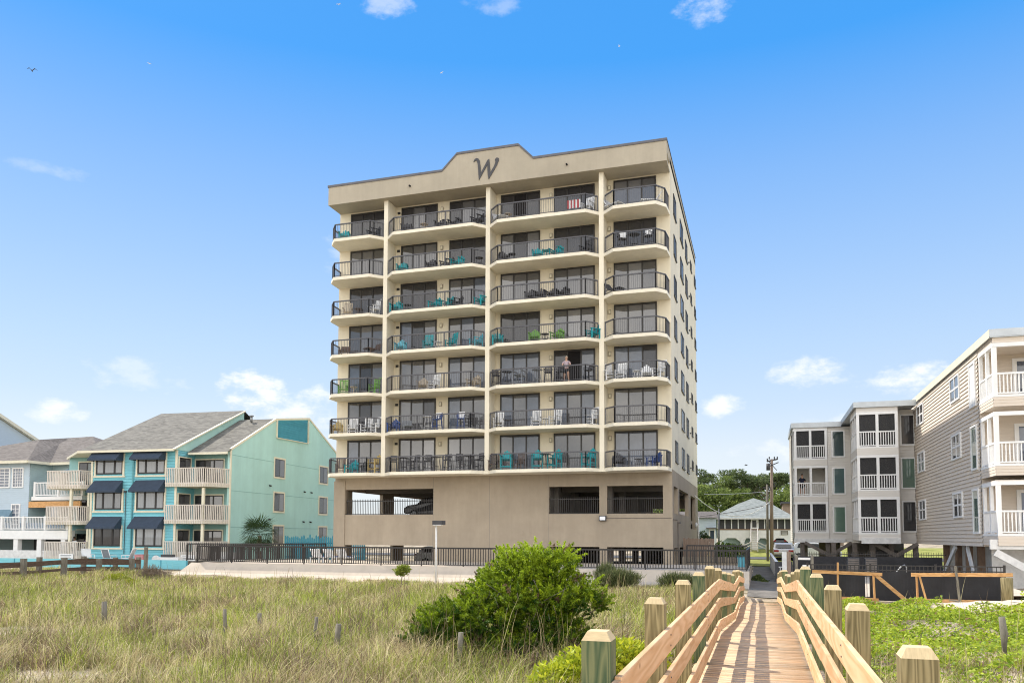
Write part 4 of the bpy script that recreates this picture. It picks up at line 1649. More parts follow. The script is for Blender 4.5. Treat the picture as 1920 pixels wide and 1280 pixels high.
def porch(x0, x1, yf, yb, zd, zrail, zhead, ztop, posts_x, side_posts, right_wall=True, pane='pane_dark', screened=True, wall='beige_g'):
    """white framed porch: front yf, back yb, deck zd, rail top, header underside, spandrel top"""
    b = MB()
    pw = .17
    for x in posts_x:
        b.box(x, x + pw, yf, yf + pw, zd, zhead)
    for y in side_posts:
        b.box(x0, x0 + pw * .8, y, y + pw * .8, zd, zhead)
    b.box(x0 - .01, x1, yf - .01, yf + pw, zhead, zhead + .17)
    b.box(x0 - .01, x0 + pw, yf + pw, yb, zhead, zhead + .17)
    b.box(x0 - .012, x1, yf - .012, yf + pw, zd - .0, zd + .10)
    b.box(x0 - .012, x0 + .12, yf + pw, yb, zd - .0, zd + .10)
    b.build('porch_frame', M['white'], cond)
    b = MB()
    for p, q in (((x0 + .05, yf + .06), (x1 - .05, yf + .06)), ((x0 + .05, yf + .1), (x0 + .05, yb))):
        b.bar((*p, zrail), (*q, zrail), .09, .08)
        b.bar((*p, zd + .17), (*q, zd + .17), .06, .06)
        L = math.dist(p, q)
        n = round(L / .145)
        for i in range(n):
            t = (i + .5) / n
            x, y = p[0] + (q[0] - p[0]) * t, p[1] + (q[1] - p[1]) * t
            b.box(x - .022, x + .022, y - .022, y + .022, zd + .17, zrail - .04)
    b.build('porch_railing', M['white'], cond)
    # deck and spandrel siding
    b = MB()
    b.box(x0 + .02, x1, yf + .03, yb, zd - .35, zd - .002)
    b.lap((x0, yf), (x1, yf), zd - .40, zd - .004, .13, .015)
    b.lap((x0, yb), (x0, yf), zd - .40, zd - .004, .13, .015, (-1, 0))
    b.build('spandrel', M[wall], cond)
    if ztop > zhead + .2:
        b = MB()
        b.lap((x0, yf), (x1, yf), zhead + .172, ztop, .13, .015)
        b.lap((x0, yb), (x0, yf), zhead + .172, ztop, .13, .015, (-1, 0))
        b.box(x0 + .02, x1, yf + .18, yb, zhead + .1, zhead + .16)
        b.build('porch_ceiling', M[wall], cond)
    if screened:
        b = MB()
        for xa_, xb_ in zip(posts_x[:-1], posts_x[1:]):
            b.box(xa_ + pw + .002, xb_ - .002, yf + .085, yf + .09, zd + .1, zhead - .002)
        ys_ = [yf] + list(side_posts) + [yb]
        for ya_, yb_ in zip(ys_[:-1], ys_[1:]):
            b.box(x0 + .10, x0 + .105, ya_ + pw + .002, yb_ - .002, zd + .1, zhead - .002)
        b.build('insect_screen', M['insect_screen'], cond)
    # door in the back wall
    b = MB()
    dw = min(1.9, (x1 - x0) * .55)
    xa = x0 + (x1 - x0) * .3
    b.box(xa - .1, xa + dw + .1, yb - .06, yb - .027, zd + .02, zd + 2.1)
    o = b.build('porch_door', M['white'], cond)
    b = MB()
    b.box(xa + .08, xa + dw / 2 - .06, yb - .066, yb - .061, zd + .2, zd + 1.95)
    b.box(xa + dw / 2 + .06, xa + dw - .08, yb - .066, yb - .061, zd + .2, zd + 1.95)
    b.build('pane', M[pane], o)


for zd, zr_, zh, zt in ((6.02, 7.04, 8.2, 8.62), (3.05, 4.06, 5.22, 5.4), (.06, 1.12, 2.24, 2.45)):
    porch(XS, 14.5, 38.8, YA, zd, zr_, zh, zt, (XS, 11.55, 13.3), (39.85, 40.95), pane='pane_blue', wall='beige', screened=False)
for zd, zr_, zh, zt in ((5.72, 6.78, 7.90, 8.36), (2.96, 3.98, 5.10, 5.32), (.18, 1.24, 2.40, 2.55)):
    porch(5.95, 8.40, 56.0, 59.7, zd, zr_, zh, zt, (5.95, 7.1, 8.23), (57.2, 58.4), pane='pane_dark')
for zd, zr_, zh, zt in ((5.80, 6.85, 8.0, 8.24), (3.02, 4.05, 5.18, 5.4), (.28, 1.28, 2.46, 2.62)):
    porch(2.36, 4.78, 64.3, 67.4, zd, zr_, zh, zt, (2.42, 3.5, 4.6), (65.3, 66.4), pane='pane_blue' if 3 < zd < 5 else 'pane_dark', screened=not 3 < zd < 5)
for q_ in ((2.5, 4.8, 67.3, 67.44, -.3, 8.2), (5.98, 8.40, 59.6, 59.75, -.3, 8.3), (8.42, 8.46, 56.2, 59.6, -.3, 8.3), (4.81, 4.85, 64.5, 67.3, -.3, 8.2)):
    MB().box(*q_).build('porch_inner_wall', M['beige_g'], cond)
# floor beams, pilings and braces below
for q_ in ((2.3, 5.9, 64.15, 64.35, -.42, -.12), (6.1, 8.4, 55.9, 56.1, -.42, -.06), (9.3, 11.2, 38.85, 39.0, -.50, -.08)):
    MB().box(*q_).build('floor_beam', M['white_worn'], cond)
for x, y in ((2.9, 64.6), (4.7, 64.6), (4.9, 62), (6.1, 60), (6.9, 57.2), (8.0, 57.2), (9.4, 57.0), (7.3, 61), (8.6, 63), (3.3, 68), (5.6, 69)):
    MB().box(x - .15, x + .15, y - .15, y + .15, -2.5, -.40).build('piling', M['brace'], cond)
for (p, q) in (((3.05, 63.9, -.42), (4.78, 63.9, -1.38)), ((4.78, 63.85, -1.38), (6.3, 63.85, -.42)), ((6.95, 56.7, -.42), (8.25, 56.7, -1.2)), ((8.2, 56.65, -1.2), (9.5, 56.65, -.42))):
    b = MB()
    b.bar(p, q, .24, .08, (0, 1, 0))
    b.build('diagonal_brace', M['brace'], cond)
for y in (44.8, 47.2, 49.6, 52.6):
    MB().box(10.2, 10.5, y, y + .3, -2.5, -.40).build('brown_piling', M['piling'], cond)
for p, q in (((9.75, 47.4, -.45), (9.75, 50.3, -1.95)), ((9.8, 45.2, -.45), (9.8, 44.1, -1.75)), ((9.5, 38.9, -.62), (12.5, 38.9, -2.45))):
    MB().bar(p, q, .30, .10, (1, 0, 0) if p[0] == q[0] else (0, 1, 0)).build('white_brace', M['white_worn'], cond)
MB().box(6.2, 10.1, 66.0, 66.2, -2.6, -.45).build('dark_backing', M['brace'], cond)  # added dark backing, darkens the space under the condo
MB().box(4.4, 6.0, 69.5, 69.7, -2.6, -.45).build('dark_backing', M['brace'], cond)
MB().box(7.2, 8.9, 60.5, 62.5, -2.5, -.9).build('storage_closet', M['dgrey'], cond)
b = MB()
b.lap((9.95, 41.4), (20, 41.4), -2.5, -.42, .16, .02)
b.lap((11.2, 57), (11.2, 42), -2.5, -.42, .16, .02, (-1, 0))
b.box(11.24, 20, 42, 57, -2.6, -.45)
b.box(10.9, 11.19, 53.2, 54.4, -1.5, -.5)
b.build('ground_floor_wall', M['white_worn'], cond)

# ------------------------------------------------------------------ pool fence, barrier, small things on the right
pfn = thing('pool_fence', 'black metal pool fence hung with dark privacy screen behind the orange timber', 'fence', (4.5, 27.9, -2.0), 0, 'pool fences')
b = MB()
ya = 27.9
for z in (-.90, -1.05, -1.95):
    b.bar((1.4, ya, z), (7.05, ya, z), .03, .035)
for i in range(49):
    x = 1.4 + i * .118
    b.box(x - .009, x + .009, ya - .009, ya + .009, -1.98, -.90)
for i in range(4):
    x = 1.4 + i * 1.88
    b.box(x - .03, x + .03, ya - .03, ya + .03, -2.1, -.84)
b.build('bars', M['railb'], pfn)
b = MB()
xs_ = np.linspace(1.4, 7.02, 60)
for a, c in zip(xs_[:-1], xs_[1:]):
    if 3.02 < a < 3.3:
        continue
    ja, jc = .02 * math.sin(a * 9), .02 * math.sin(c * 9)
    b.poly([(a, ya - .05 + ja, -2.0), (c, ya - .05 + jc, -2.0), (c, ya - .04 + jc * .3, -1.10 + .015 * math.sin(c * 5)), (a, ya - .04 + ja * .3, -1.10 + .015 * math.sin(a * 5))])
b.build('privacy_screen', M['screen'], pfn)
pf2 = thing('pool_fence', 'far black pool fence with dark screen in front of the condo pilings', 'fence', (5, 47, -2.2), 0, 'pool fences')
b = MB()
b.bar((1.65, 47, -.93), (9.2, 47, -.93), .03, .04)
for i in range(64):
    x = 1.65 + i * .118
    b.box(x - .009, x + .009, 46.99, 47.01, -2.2, -.80)
b.build('bars', M['railb'], pf2)
b = MB()
b.box(1.6, 9.0, 46.9, 46.93, -2.3, -1.06)
b.build('privacy_screen', M['screen'], pf2)
sheet('pool_deck', 1.5, 9.3, 28.2, 46.8, M['paver'], 'pale paving round the hidden pool', .25, 2)

bar1 = thing('timber_barrier', 'orange two-by-four barrier with a slanting brace, left of the two by the pool', 'barrier', (2.5, 27.1, -2.0), 0, 'timber barriers')
b = MB()
b.bar((1.50, 27.1, -1.09), (3.52, 27.1, -1.15), .05, .10)
b.build('top_rail', M['timber2'], bar1)
MB().bar((2.24, 27.16, -2.1), (2.26, 27.16, -.80), .09, .05).build('post', M['timber2z'], bar1)
MB().bar((3.30, 27.16, -2.05), (3.28, 27.16, -1.14), .10, .05).build('post', M['timber2z'], bar1)
MB().bar((3.34, 27.0, -1.18), (4.22, 26.7, -2.0), .05, .10, (0, 0, 1)).build('brace', M['timber2'], bar1)
MB().bar((2.3, 27.1, -1.90), (3.4, 27.1, -1.93), .05, .09).build('bottom_rail', M['timber2'], bar1)
bar2 = thing('timber_barrier', 'orange two-by-four barrier with a leaning post, right of the two by the pool', 'barrier', (5.7, 27.1, -2.0), 0, 'timber barriers')
MB().bar((4.33, 27.1, -1.14), (7.05, 27.1, -1.10), .05, .11).build('top_rail', M['timber2'], bar2)
MB().bar((4.50, 27.16, -1.95), (4.49, 27.16, -1.16), .09, .05).build('post', M['timber2z'], bar2)
MB().bar((4.74, 27.0, -2.02), (4.55, 27.05, -1.17), .10, .05).build('leaning_post', M['timber2z'], bar2)
MB().bar((5.63, 27.03, -2.05), (5.53, 27.03, -.86), .10, .05).build('grey_post', M['oldpost'], bar2)
MB().bar((4.42, 27.1, -1.91), (6.85, 27.1, -1.93), .05, .11).build('bottom_rail', M['timber2'], bar2)
b = MB()
b.tube([(6.84, 26.9, -2.3), (6.84, 26.9, -1.19), (6.84, 26.9, -1.17)], [.16, .16, .145], 14, smooth=True)
b.single('timber_pile', M['post_y'], (0, 0, 0), 0, 'thick round timber pile at the right end of the orange barrier', 'post')
b = MB()
b.tube([(4.15, 30, -2.2), (4.18, 30, -1.40), (4.50, 30, -.98), (4.60, 30, -.94), (4.66, 30, -1.02), (4.66, 30, -2.2)], .022, 8)
b.single('pool_handrail', M['grey'], label='bent steel pool handrail rising behind the black fence', cat='handrail')
for x, lab in ((4.15, 'dark louvred box behind the pool fence, left of the two'), (4.98, 'dark louvred box behind the pool fence, right of the two')):
    t = thing('storage_box', lab, 'box', (x, 44.6, -2.2), 0, 'louvred boxes by the pool')
    b = MB()
    b.box(x, x + .56, 44.3, 44.8, -2.2, -1.06)
    b.build('body', M['dgrey'], t)
    b = MB()
    for i in range(8):
        b.box(x + .03, x + .53, 44.27, 44.298, -1.98 + i * .11, -1.90 + i * .11)
    b.build('louvers', M['brace'], t)
b = MB()
b.mat(0)
b.box(.97, 1.20, 43.9, 44.12, -2.5, -.78)
b.mat(1).box(1.203, 1.40, 43.9, 44.12, -2.5, -.76)
b.single('entrance_post', [M['white_worn'], M['fencewood']], label='white boxed post at the end of the white fence', cat='post')
gt = thing('gate_frame', 'grey timber gate frame with two posts left of the orange barrier', 'gate', (1.85, 38, -2.3))
b = MB()
for x in (1.44, 2.10):
    MB().tube([(x, 38, -2.4), (x, 38, -.86), (x, 38, -.80)], [.07, .07, .04], 8).build('post', M['oldpost'], gt)
MB().box(1.52, 2.03, 37.97, 38.03, -1.02, -.92).build('crossbar', M['white_worn'], gt)
MB().box(1.70, 2.0, 37.98, 38.04, -2.3, -1.24).build('panel', M['white_worn'], gt)

wf = thing('white_fence', 'low white board fence running beside the sand path', 'fence', (.8, 54, -2.4))
b = MB()
b.prism([(.86, 44.2, -2.6), (.55, 63, -2.6), (.55, 63, -1.25), (.86, 44.2, -1.60)], (.06, 0, 0))
b.build('boards', M['white_worn'], wf)
b = MB()
b.bar((.89, 44.2, -1.58), (.58, 63, -1.23), .16, .05)
b.build('cap_rail', M['white'], wf)
b = MB()
b.box(.62, 1.5, 44.3, 44.4, -2.5, -1.3)
b.single('dark_gate', M['dgrey'], label='dark gate panel beside the white boxed post', cat='gate')

# ------------------------------------------------------------------ cottage and background
cot = thing('cottage', 'white cottage on arches with screened porch and pale hip roof in the background', 'house', (-.7, 87, -1.3))
b = MB()
yf = 87.0
x0, x1 = -4.45, 2.98
zl, zu = -1.35, .80
# white arcade wall: openings with chamfered heads
ops = [(-4.0, -2.15), (-1.75, -1.05), (-.45, .62), (1.0, 2.55)]
for (a, c) in ((-4.45, -4.0), (-2.15, -1.75), (-1.05, -.45), (.62, 1.0), (2.55, 2.98)):
    b.box(a, c, yf, yf + .25, zl, -.55)
    for (e, s_) in ((a, -1), (c, 1)):
        pass
b.box(x0, x1, yf, yf + .25, -.16, zu - .12)
for (a, c) in ops:
    ch = (c - a) * .28
    b.prism([(a - .002, yf + .002, -.55), (a + ch, yf + .002, -.158), (a - .002, yf + .002, -.158)], (0, .246, 0))
    b.prism([(c + .002, yf + .002, -.55), (c + .002, yf + .002, -.158), (c - ch, yf + .002, -.158)], (0, .246, 0))
for (a, c) in ((-4.45, -4.0), (-2.15, -1.75), (-1.05, -.45), (.62, 1.0), (2.55, 2.98)):
    b.box(a, c, yf, yf + .25, -.55, -.16)
b.build('arcade_wall', M['white'], cot)
MB().box(x0, x1, yf - .04, yf + .2, zu - .12, zu).build('brown_sill', M['piling'], cot)
b = MB()
b.box(x0, x1, yf + .12, yf + .2, zu, 1.92)
b.build('porch_screen', M['dgrey'], cot)
b = MB()
for x in (-4.45, -3.75, -3.08, -2.4, -1.72, -1.08, -.42, .22, .85, 1.5, 2.2, 2.88):
    b.box(x, x + .10, yf, yf + .119, zu, 1.92)
b.box(x0, x1, yf - .01, yf + .119, 1.80, 1.98)
b.build('porch_posts', M['white'], cot)
b = MB()
b.mat(0).box(-1.06, -.42, yf - .05, yf - .012, zu, 1.8).mat(1).box(-.95, -.53, yf - .06, yf - .051, .95, 1.7)
b.build('door', [M['white'], M['dgrey']], cot)
b = MB()
ez = 1.92
b.poly([(-5.15, 86.4, ez), (3.35, 86.4, ez), (.9, 91, 3.95 - .35), (-2.4, 91, 3.95 - .35)])
b.poly([(-5.15, 86.4, ez), (-2.4, 91, 3.6), (-2.4, 94, 3.6), (-5.15, 98, ez)])
b.poly([(3.35, 86.4, ez), (3.35, 98, ez), (.9, 94, 3.6), (.9, 91, 3.6)])
b.poly([(-2.4, 90.98, 3.58), (.9, 90.98, 3.58), (-.85, 92.5, 4.25)])
b.poly([(-2.4, 91, 3.58), (-.85, 92.5, 4.25), (-2.4, 94, 3.58)])
b.poly([(.9, 91, 3.58), (.9, 94, 3.58), (-.85, 92.5, 4.25)])
b.poly([(-2.4, 94, 3.58), (.9, 94, 3.58), (3.35, 98, ez), (-5.15, 98, ez)])
b.build('roof', M['shingle_g'], cot)
MB().box(-5.15, 3.35, 86.36, 86.45, ez - .12, ez - .004).build('eave', M['white_worn'], cot)
MB().box(-4.3, 2.8, 87.6, 97, -1.4, 1.85).build('core', M['greygreen'], cot)
b = MB()
for i in range(11):
    b.box(-1.02, -.46, 84.0 + i * .26, 84.3 + i * .26, -1.35 + i * .19, -1.30 + i * .19)
for x in (-1.08, -.42):
    b.bar((x, 83.9, -.6), (x, 86.9, 1.5), .06, .08)
    b.bar((x, 83.9, -1.3), (x, 86.9, .75), .05, .22)
    b.box(x - .04, x + .04, 83.9, 84.0, -1.5, -.55)
for s_ in (-1, 1):
    for dz in (0, -.3):
        b.bar((-.75 + s_ * .33, 84.1, -.55 + dz), (-.75 + s_ * 1.15, 83.8, -.95 + dz), .05, .07)
    b.box(-.75 + s_ * 1.15 - .05, -.75 + s_ * 1.15 + .05, 83.7, 83.8, -1.6, -.75)
b.build('stairs', M['deckwood'], cot)
b = MB()
b.mat(0).box(1.85, 2.55, yf - .05, yf - .003, .18, .62)
b.mat(1)
for k in range(3):
    b.box(1.93, 2.47, yf - .056, yf - .051, .25 + k * .12, .29 + k * .12)
b.single('cottage_sign', [M['oldpost'], M['white_worn']], label='small dark sign board on the white wall of the cottage', cat='sign')

lb_ = thing('clapboard_shed', 'small grey clapboard house with a dark door left of the cottage', 'house', (-5.5, 84, -1.2))
b = MB()
b.lap((-9, 85.6), (-4.5, 85.6), -1.4, 1.95, .2, .02)
b.build('wall', M['greyblue'], lb_)
b = MB()
b.mat(0).box(-5.25, -4.6, 85.5, 85.575, -.9, .75).mat(1).box(-5.12, -4.72, 85.48, 85.499, -.6, .62)
b.build('door', [M['white'], M['navy']], lb_)
b = MB()
b.prism([(-9.3, 85.2, 1.9), (-4.3, 85.2, 1.9), (-4.6, 88, 2.6), (-9.3, 88, 2.6)], (0, 0, .06))
b.box(-5.5, -4.4, 84.9, 85.57, .82, .9)
b.build('roof', M['shingle_b'], lb_)
rh = thing('flat_roof_house', 'brown house with a flat roof half hidden behind the condo', 'house', (4, 101, -1))
b = MB()
b.box(2.4, 9, 100, 106, -1, 3.9)
b.build('wall', M['fencewood'], rh)
MB().box(2.2, 9.2, 99.6, 106.2, 3.9, 4.12).build('roof', M['dgrey'], rh)

bf = thing('board_fence', 'brown vertical board fence between tower and hedge', 'fence', (-4.2, 57, -2.3))
b = MB()
x = -5.25
i = 0
while x < -3.15:
    b.box(x, x + .14, 57, 57.03, -2.4, -.12 - .05 * (i % 2) - .02 * math.sin(i * 2.2))
    x += .15
    i += 1
b.build('boards', M['fencewood'], bf)

pole = thing('utility_pole', 'tall brown utility pole with crossarms behind the white fence', 'utility pole', (.72, 75, -2.2))
MB().tube([(.80, 75, -2.3), (.86, 75, 3), (.93, 75, 6.9)], [.17, .15, .11], 10).build('pole', M['polewood'], pole)
MB().tube([(.46, 74.8, -2.3), (.50, 74.8, 4.6)], [.12, .10], 10).build('short_pole', M['oldpost'], pole)
b = MB()
b.bar((.50, 75, 6.7), (1.45, 75, 6.9), .1, .12)
b.bar((.55, 74.9, 6.2), (1.5, 74.9, 6.6), .06, .08)
b.bar((.5, 75.1, 6.95), (1.35, 75.1, 5.9), .05, .06)
b.bar((.2, 74.9, 4.35), (1.2, 75.1, 4.5), .10, .12)
for x, z in ((.55, 6.8), (.72, 6.95), (1.15, 6.95), (1.4, 6.95), (.5, 4.5), (1.1, 4.6)):
    b.tube([(x, 75, z - .05), (x, 75, z + .18)], .06, 6)
b.tube([(.62, 74.8, 5.9), (.62, 74.8, 6.5)], .17, 8)
b.build('crossarms', M['dgrey'], pole)
b = MB()
b.tube([(-3.84, 77, -1.9), (-3.80, 77, 2.6)], .07, 8)
b.single('street_pole', M['dgrey'], label='thin dark pole in front of the left end of the cottage', cat='pole')


def wire(name, p, q, sag, r, material, label):
    p, q = Vector(p), Vector(q)
    pts = []
    for i in range(17):
        t = i / 16
        v = p.lerp(q, t)
        v.z -= sag * 4 * t * (1 - t)
        pts.append(v)
    MB().tube(pts, r, 5).single(name, material, (0, 0, 0), 0, label, 'cable', 'overhead cables')


wire('cable', (-5.3, 68, 3.4), (.8, 75, 3.2), 1.55, .035, M['white_worn'], 'pale cable sagging from the tower towards the utility pole')
wire('cable', (-5.6, 78, 1.9), (.8, 75, 2.9), .12, .03, M['railb'], 'dark cable crossing the cottage roof')
wire('cable', (-6, 90, 4.6), (.85, 75, 4.05), .1, .018, M['grey'], 'thin grey cable in front of the pines')


def car(name, label, loc, rz, paint, group=None, s=1.0):
    """SUV-like car, x forward, tail at -x"""
    t = thing(name, label, 'car', loc, rz, group)
    W = .90
    prof_ = [(-2.25, .42), (-2.32, .75), (-2.22, 1.05), (-1.95, 1.16), (-1.72, 1.55), (-1.45, 1.64), (.1, 1.63), (.75, 1.45), (1.15, 1.10), (1.95, .98), (2.25, .78), (2.28, .45), (2.1, .34), (-2.1, .34)]
    b = MB()
    n = len(prof_)
    rows = []
    for sy, inset in ((-1, 0), (1, 0)):
        row = []
        for (x, z) in prof_:
            tuck = .16 * max(0, min(1, (z - 1.05) / .5))
            row.append(len(b.v))
            b.v.append((x, sy * (W - tuck), z))
        rows.append(row)
    for i in range(n):
        j = (i + 1) % n
        b.face([rows[0][i], rows[0][j], rows[1][j], rows[1][i]])
    b.face(rows[0][::-1])
    b.face(rows[1])
    body = b.build('body', paint, t)
    bv = body.modifiers.new('bevel', 'BEVEL')
    bv.width = .06
    bv.segments = 2
    b = MB()
    b.prism([(-1.98, -.68, 1.20), (-1.98, .68, 1.20), (-1.76, .60, 1.52), (-1.76, -.60, 1.52)], (-.03, 0, .0))
    b.prism([(.80, -.62, 1.46), (.80, .62, 1.46), (1.16, .70, 1.14), (1.16, -.70, 1.14)], (.03, 0, .01))
    for sy in (-1, 1):
        b.prism([(-1.55, sy * .87, 1.15), (.85, sy * .87, 1.15), (.45, sy * .765, 1.50), (-1.42, sy * .765, 1.54)], (0, sy * .02, 0))
    b.build('windows', M['pane_dark'], t)
    for sx in (-1.4, 1.4):
        for sy in (-1, 1):
            w_ = MB()
            w_.mat(0).tube([(sx, sy * .72, .34), (sx, sy * .93, .34)], .34, 16, False)
            w_.mat(1).tube([(sx, sy * .925, .34), (sx, sy * .945, .34)], .2, 12, False)
            w_.build('wheel', [M['rubber'], M['grey']], t)
    for sy in (-1, 1):
        MB().box(-2.33, -2.22, sy * .62 - .2, sy * .62 + .2, .86, 1.02).build('tail_light', M['red'], t)
    b = MB()
    b.box(-2.38, -2.2, -.80, .80, .42, .60)
    b.build('bumper', M['dgrey'], t)
    return t


car('suv', 'silver SUV seen from behind beside the utility pole', (1.83, 78.0, -2.20), R(90), M['car_silver'], 'parked cars')
car('suv', 'dark car parked under the right arch of the cottage', (1.75, 89.5, -1.35), R(90), M['car_dark'], 'parked cars')
car('suv', 'black car on the upper parking deck, left one of the two', (-23.9, 57.0, 1.29), R(180), M['car_dark'], 'parked cars')
car('suv', 'black car on the upper parking deck, right one of the two', (-20.4, 56.2, 1.29), R(85), M['car_dark'], 'parked cars')
car('suv', 'white car under the tower beside the left pier', (-25.6, 63.0, -2.55), R(12), M['car_white'], 'parked cars')
car('suv', 'white car parked behind the lower opening of the tower', (-21.6, 74.0, -2.3), R(1), M['car_white'], 'parked cars')
car('suv', 'white car parked in the street under the far condo wing', (4.6, 78.9, -2.15), R(1), M['car_white'], 'parked cars')
# ------------------------------------------------------------------ boardwalk
DZ = -1.65


def zo(y):
    y = np.asarray(y, float)
    return -.53 * np.clip((y - 14.2) / 7.6, 0, 1) - .42 * np.clip((y - 26.6) / 7.2, 0, 1)


bw = thing('boardwalk', 'new timber boardwalk with green and tan posts leading to the sand path', 'boardwalk', (0, 4, DZ - .1))
planks, cols = [], []
y = -2.5
vs, fs, cs = [], [], []
while y < 33.7:
    w_ = .138
    z = DZ + float(zo(y))
    z1_ = DZ + float(zo(y + w_))
    jz = rng.normal(0, .0015)
    n = len(vs)
    for (xx, yy, zz) in ((-.86, y, z), (.70, y, z), (.70, y + w_, z1_), (-.86, y + w_, z1_)):
        vs.append((xx, yy, zz + jz - .038))
    for (xx, yy, zz) in ((-.86, y, z), (.70, y, z), (.70, y + w_, z1_), (-.86, y + w_, z1_)):
        vs.append((xx, yy, zz + jz))
    for q in ((0, 3, 2, 1), (4, 5, 6, 7), (0, 1, 5, 4), (1, 2, 6, 5), (2, 3, 7, 6), (3, 0, 4, 7)):
        fs.append([n + i for i in q])
    c = rng.uniform(.78, 1.12)
    tint = rng.uniform(-.05, .05)
    cs += [(c * (1 + tint), c, c * (1 - tint))] * 8
    y += w_ + .007
o_ = np.array(ORG[bw.name])
dk = link('deck_boards', fast_mesh('deck_boards', np.array(vs) - o_, fs, np.array(cs), [M['deck_w']]), bw)
b = MB()
for x in (-.78, -.08, .62):
    ys = [-2.5, 14.2, 21.8, 26.6, 33.6]
    for p, q in zip(ys[:-1], ys[1:]):
        b.bar((x, p, DZ - .17 + float(zo(p))), (x, q, DZ - .17 + float(zo(q))), .045, .24)
b.build('joists', M['rail_w'], bw)

LY = [1.9, 4.08, 6.35, 8.65, 10.91, 13.19, 15.55, 17.84, 20.04, 22.6, 25.3, 28.1, 31.0, 33.4]
RY = [1.7, 3.95, 6.23, 8.5, 10.82, 13.4, 15.9, 18.2, 20.5, 23.0, 25.6, 28.2, 31.0, 33.4]
green_l = {1, 4, 7, 9, 12}
green_r = {4, 5, 8, 10}


def post_mesh(material, h=1.42, w=.15):
    b = MB()
    a = w / 2
    c = a * .66
    zc = -.045
    for z, r in ((-h, a), (zc, a), (0, c)):
        for sx, sy in ((-1, -1), (1, -1), (1, 1), (-1, 1)):
            # the cap is chamfered front and back more than sideways
            b.v.append((sx * r, sy * r, z))
    for i in range(2):
        b.mat(i)
        for k in range(4):
            k2 = (k + 1) % 4
            b.face([i * 4 + k, i * 4 + k2, i * 4 + 4 + k2, i * 4 + 4 + k])
    b.face([8, 9, 10, 11])
    b.mat(0).face([3, 2, 1, 0])
    return b.mesh('post', [material, M['post_cap']])


pg, py_ = post_mesh(M['post_g']), post_mesh(M['post_y'])
for side, ys, X, green in ((-1, LY, -.80, green_l), (1, RY, .645, green_r)):
    for i, y in enumerate(ys):
        o = link('post', pg if i in green else py_, bw)
        o.location = Vector((X + rng.normal(0, .004), y, -.475 + float(zo(y)) + rng.normal(0, .012))) - Vector(o_)
        o.rotation_euler = (rng.normal(0, .006), rng.normal(0, .006), rng.choice([0, math.pi / 2, math.pi, -math.pi / 2]) + rng.normal(0, .02))


def board(name, x0, x1, zlo, zhi, ya, yb, segs):
    """one rail board following the fall of the deck"""
    ys = [ya] + [s for s in segs if ya < s < yb] + [yb]
    b = MB()
    for y in ys:
        z = float(zo(y))
        b.v += [(x0, y, zlo + z), (x1, y, zlo + z), (x1, y, zhi + z), (x0, y, zhi + z)]
    for i in range(len(ys) - 1):
        for k in range(4):
            k2 = (k + 1) % 4
            b.face([i * 4 + k, i * 4 + 4 + k, i * 4 + 4 + k2, i * 4 + k2])
    b.face([0, 1, 2, 3])
    n = (len(ys) - 1) * 4
    b.face([n + 3, n + 2, n + 1, n])
    b.mat(1)
    xi = x1 if x1 < 0 else x0
    sg = 1 if x1 < 0 else -1
    for y in (LY if x1 < 0 else RY):
        if ya < y < yb:
            for fz in (.28, .72):
                zc = zlo + (zhi - zlo) * fz + float(zo(y))
                b.tube([(xi - sg * .001, y + .02 * (fz - .5), zc), (xi + sg * .006, y + .02 * (fz - .5), zc)], .009, 6, False)
    o = b.build(name, [M['rail_w'], M['dgrey']], bw)
    m_ = o.modifiers.new('bevel', 'BEVEL')
    m_.width = .004
    m_.segments = 1
    m_.limit_method = 'ANGLE'
    return o


SEG = (14.2, 21.8, 26.6)
for x0, x1, ys in ((-.725, -.687, LY), (.530, .568, RY)):
    joints = [ys[0] - 2.2] + [ys[k] for k in (1, 3, 5, 7, 9, 11, 13)]
    for a, c in zip(joints[:-1], joints[1:]):
        j = rng.normal(0, .006, 3)
        board('top_rail', x0, x1, -.895 + j[0], -.715 + j[0], a + .002, c - .002, SEG)
        board('middle_rail', x0, x1, -1.20 + j[1], -1.045 + j[1], a + .002, c - .002, SEG)
        board('kick_board', x0, x1, -1.60 + j[2] * .5, -1.42 + j[2] * .5, a + .002, c - .002, SEG)

# ------------------------------------------------------------------ old dark boardwalk railing on the left
of = thing('old_railing', 'weathered dark plank railing of an old walkway in the dune grass', 'fence', (-36.5, 34, -2.5))
for X, ys, top_, w_ in ((-36.1, (29.4, 31.9, 34.4, 36.8, 39.3), -1.36, .26), (-37.6, (31.3, 34.2, 37.2, 39.6, 41.5), -1.36, .22)):
    for k, y in enumerate(ys):
        MB().box(X - w_ / 2, X + w_ / 2, y - .1, y + .1, -2.6, top_ + .12 * (1 if k in (1, 2) else 0) - .02 * k).build('post', M['oldpost'], of)
    zs = [-1.62, -1.60, -1.52, -1.62, -1.72]
    for nm, dz, h in (('upper_plank', 0, .24), ('lower_plank', -.42, .12)):
        b = MB()
        for k in range(len(ys) - 1):
            b.bar((X - .15 if X > -37 else X + .13, ys[k], zs[k] + dz), (X - .15 if X > -37 else X + .13, ys[k + 1], zs[k + 1] + dz), .05, h)
        b.build(nm, M['oldwood'], of)
MB().box(-35.34, -35.18, 39.42, 39.58, -2.6, -.76).single('lone_post', M['oldpost'], (0, 0, 0), 0, 'lone grey post standing in front of the turquoise house', 'post')

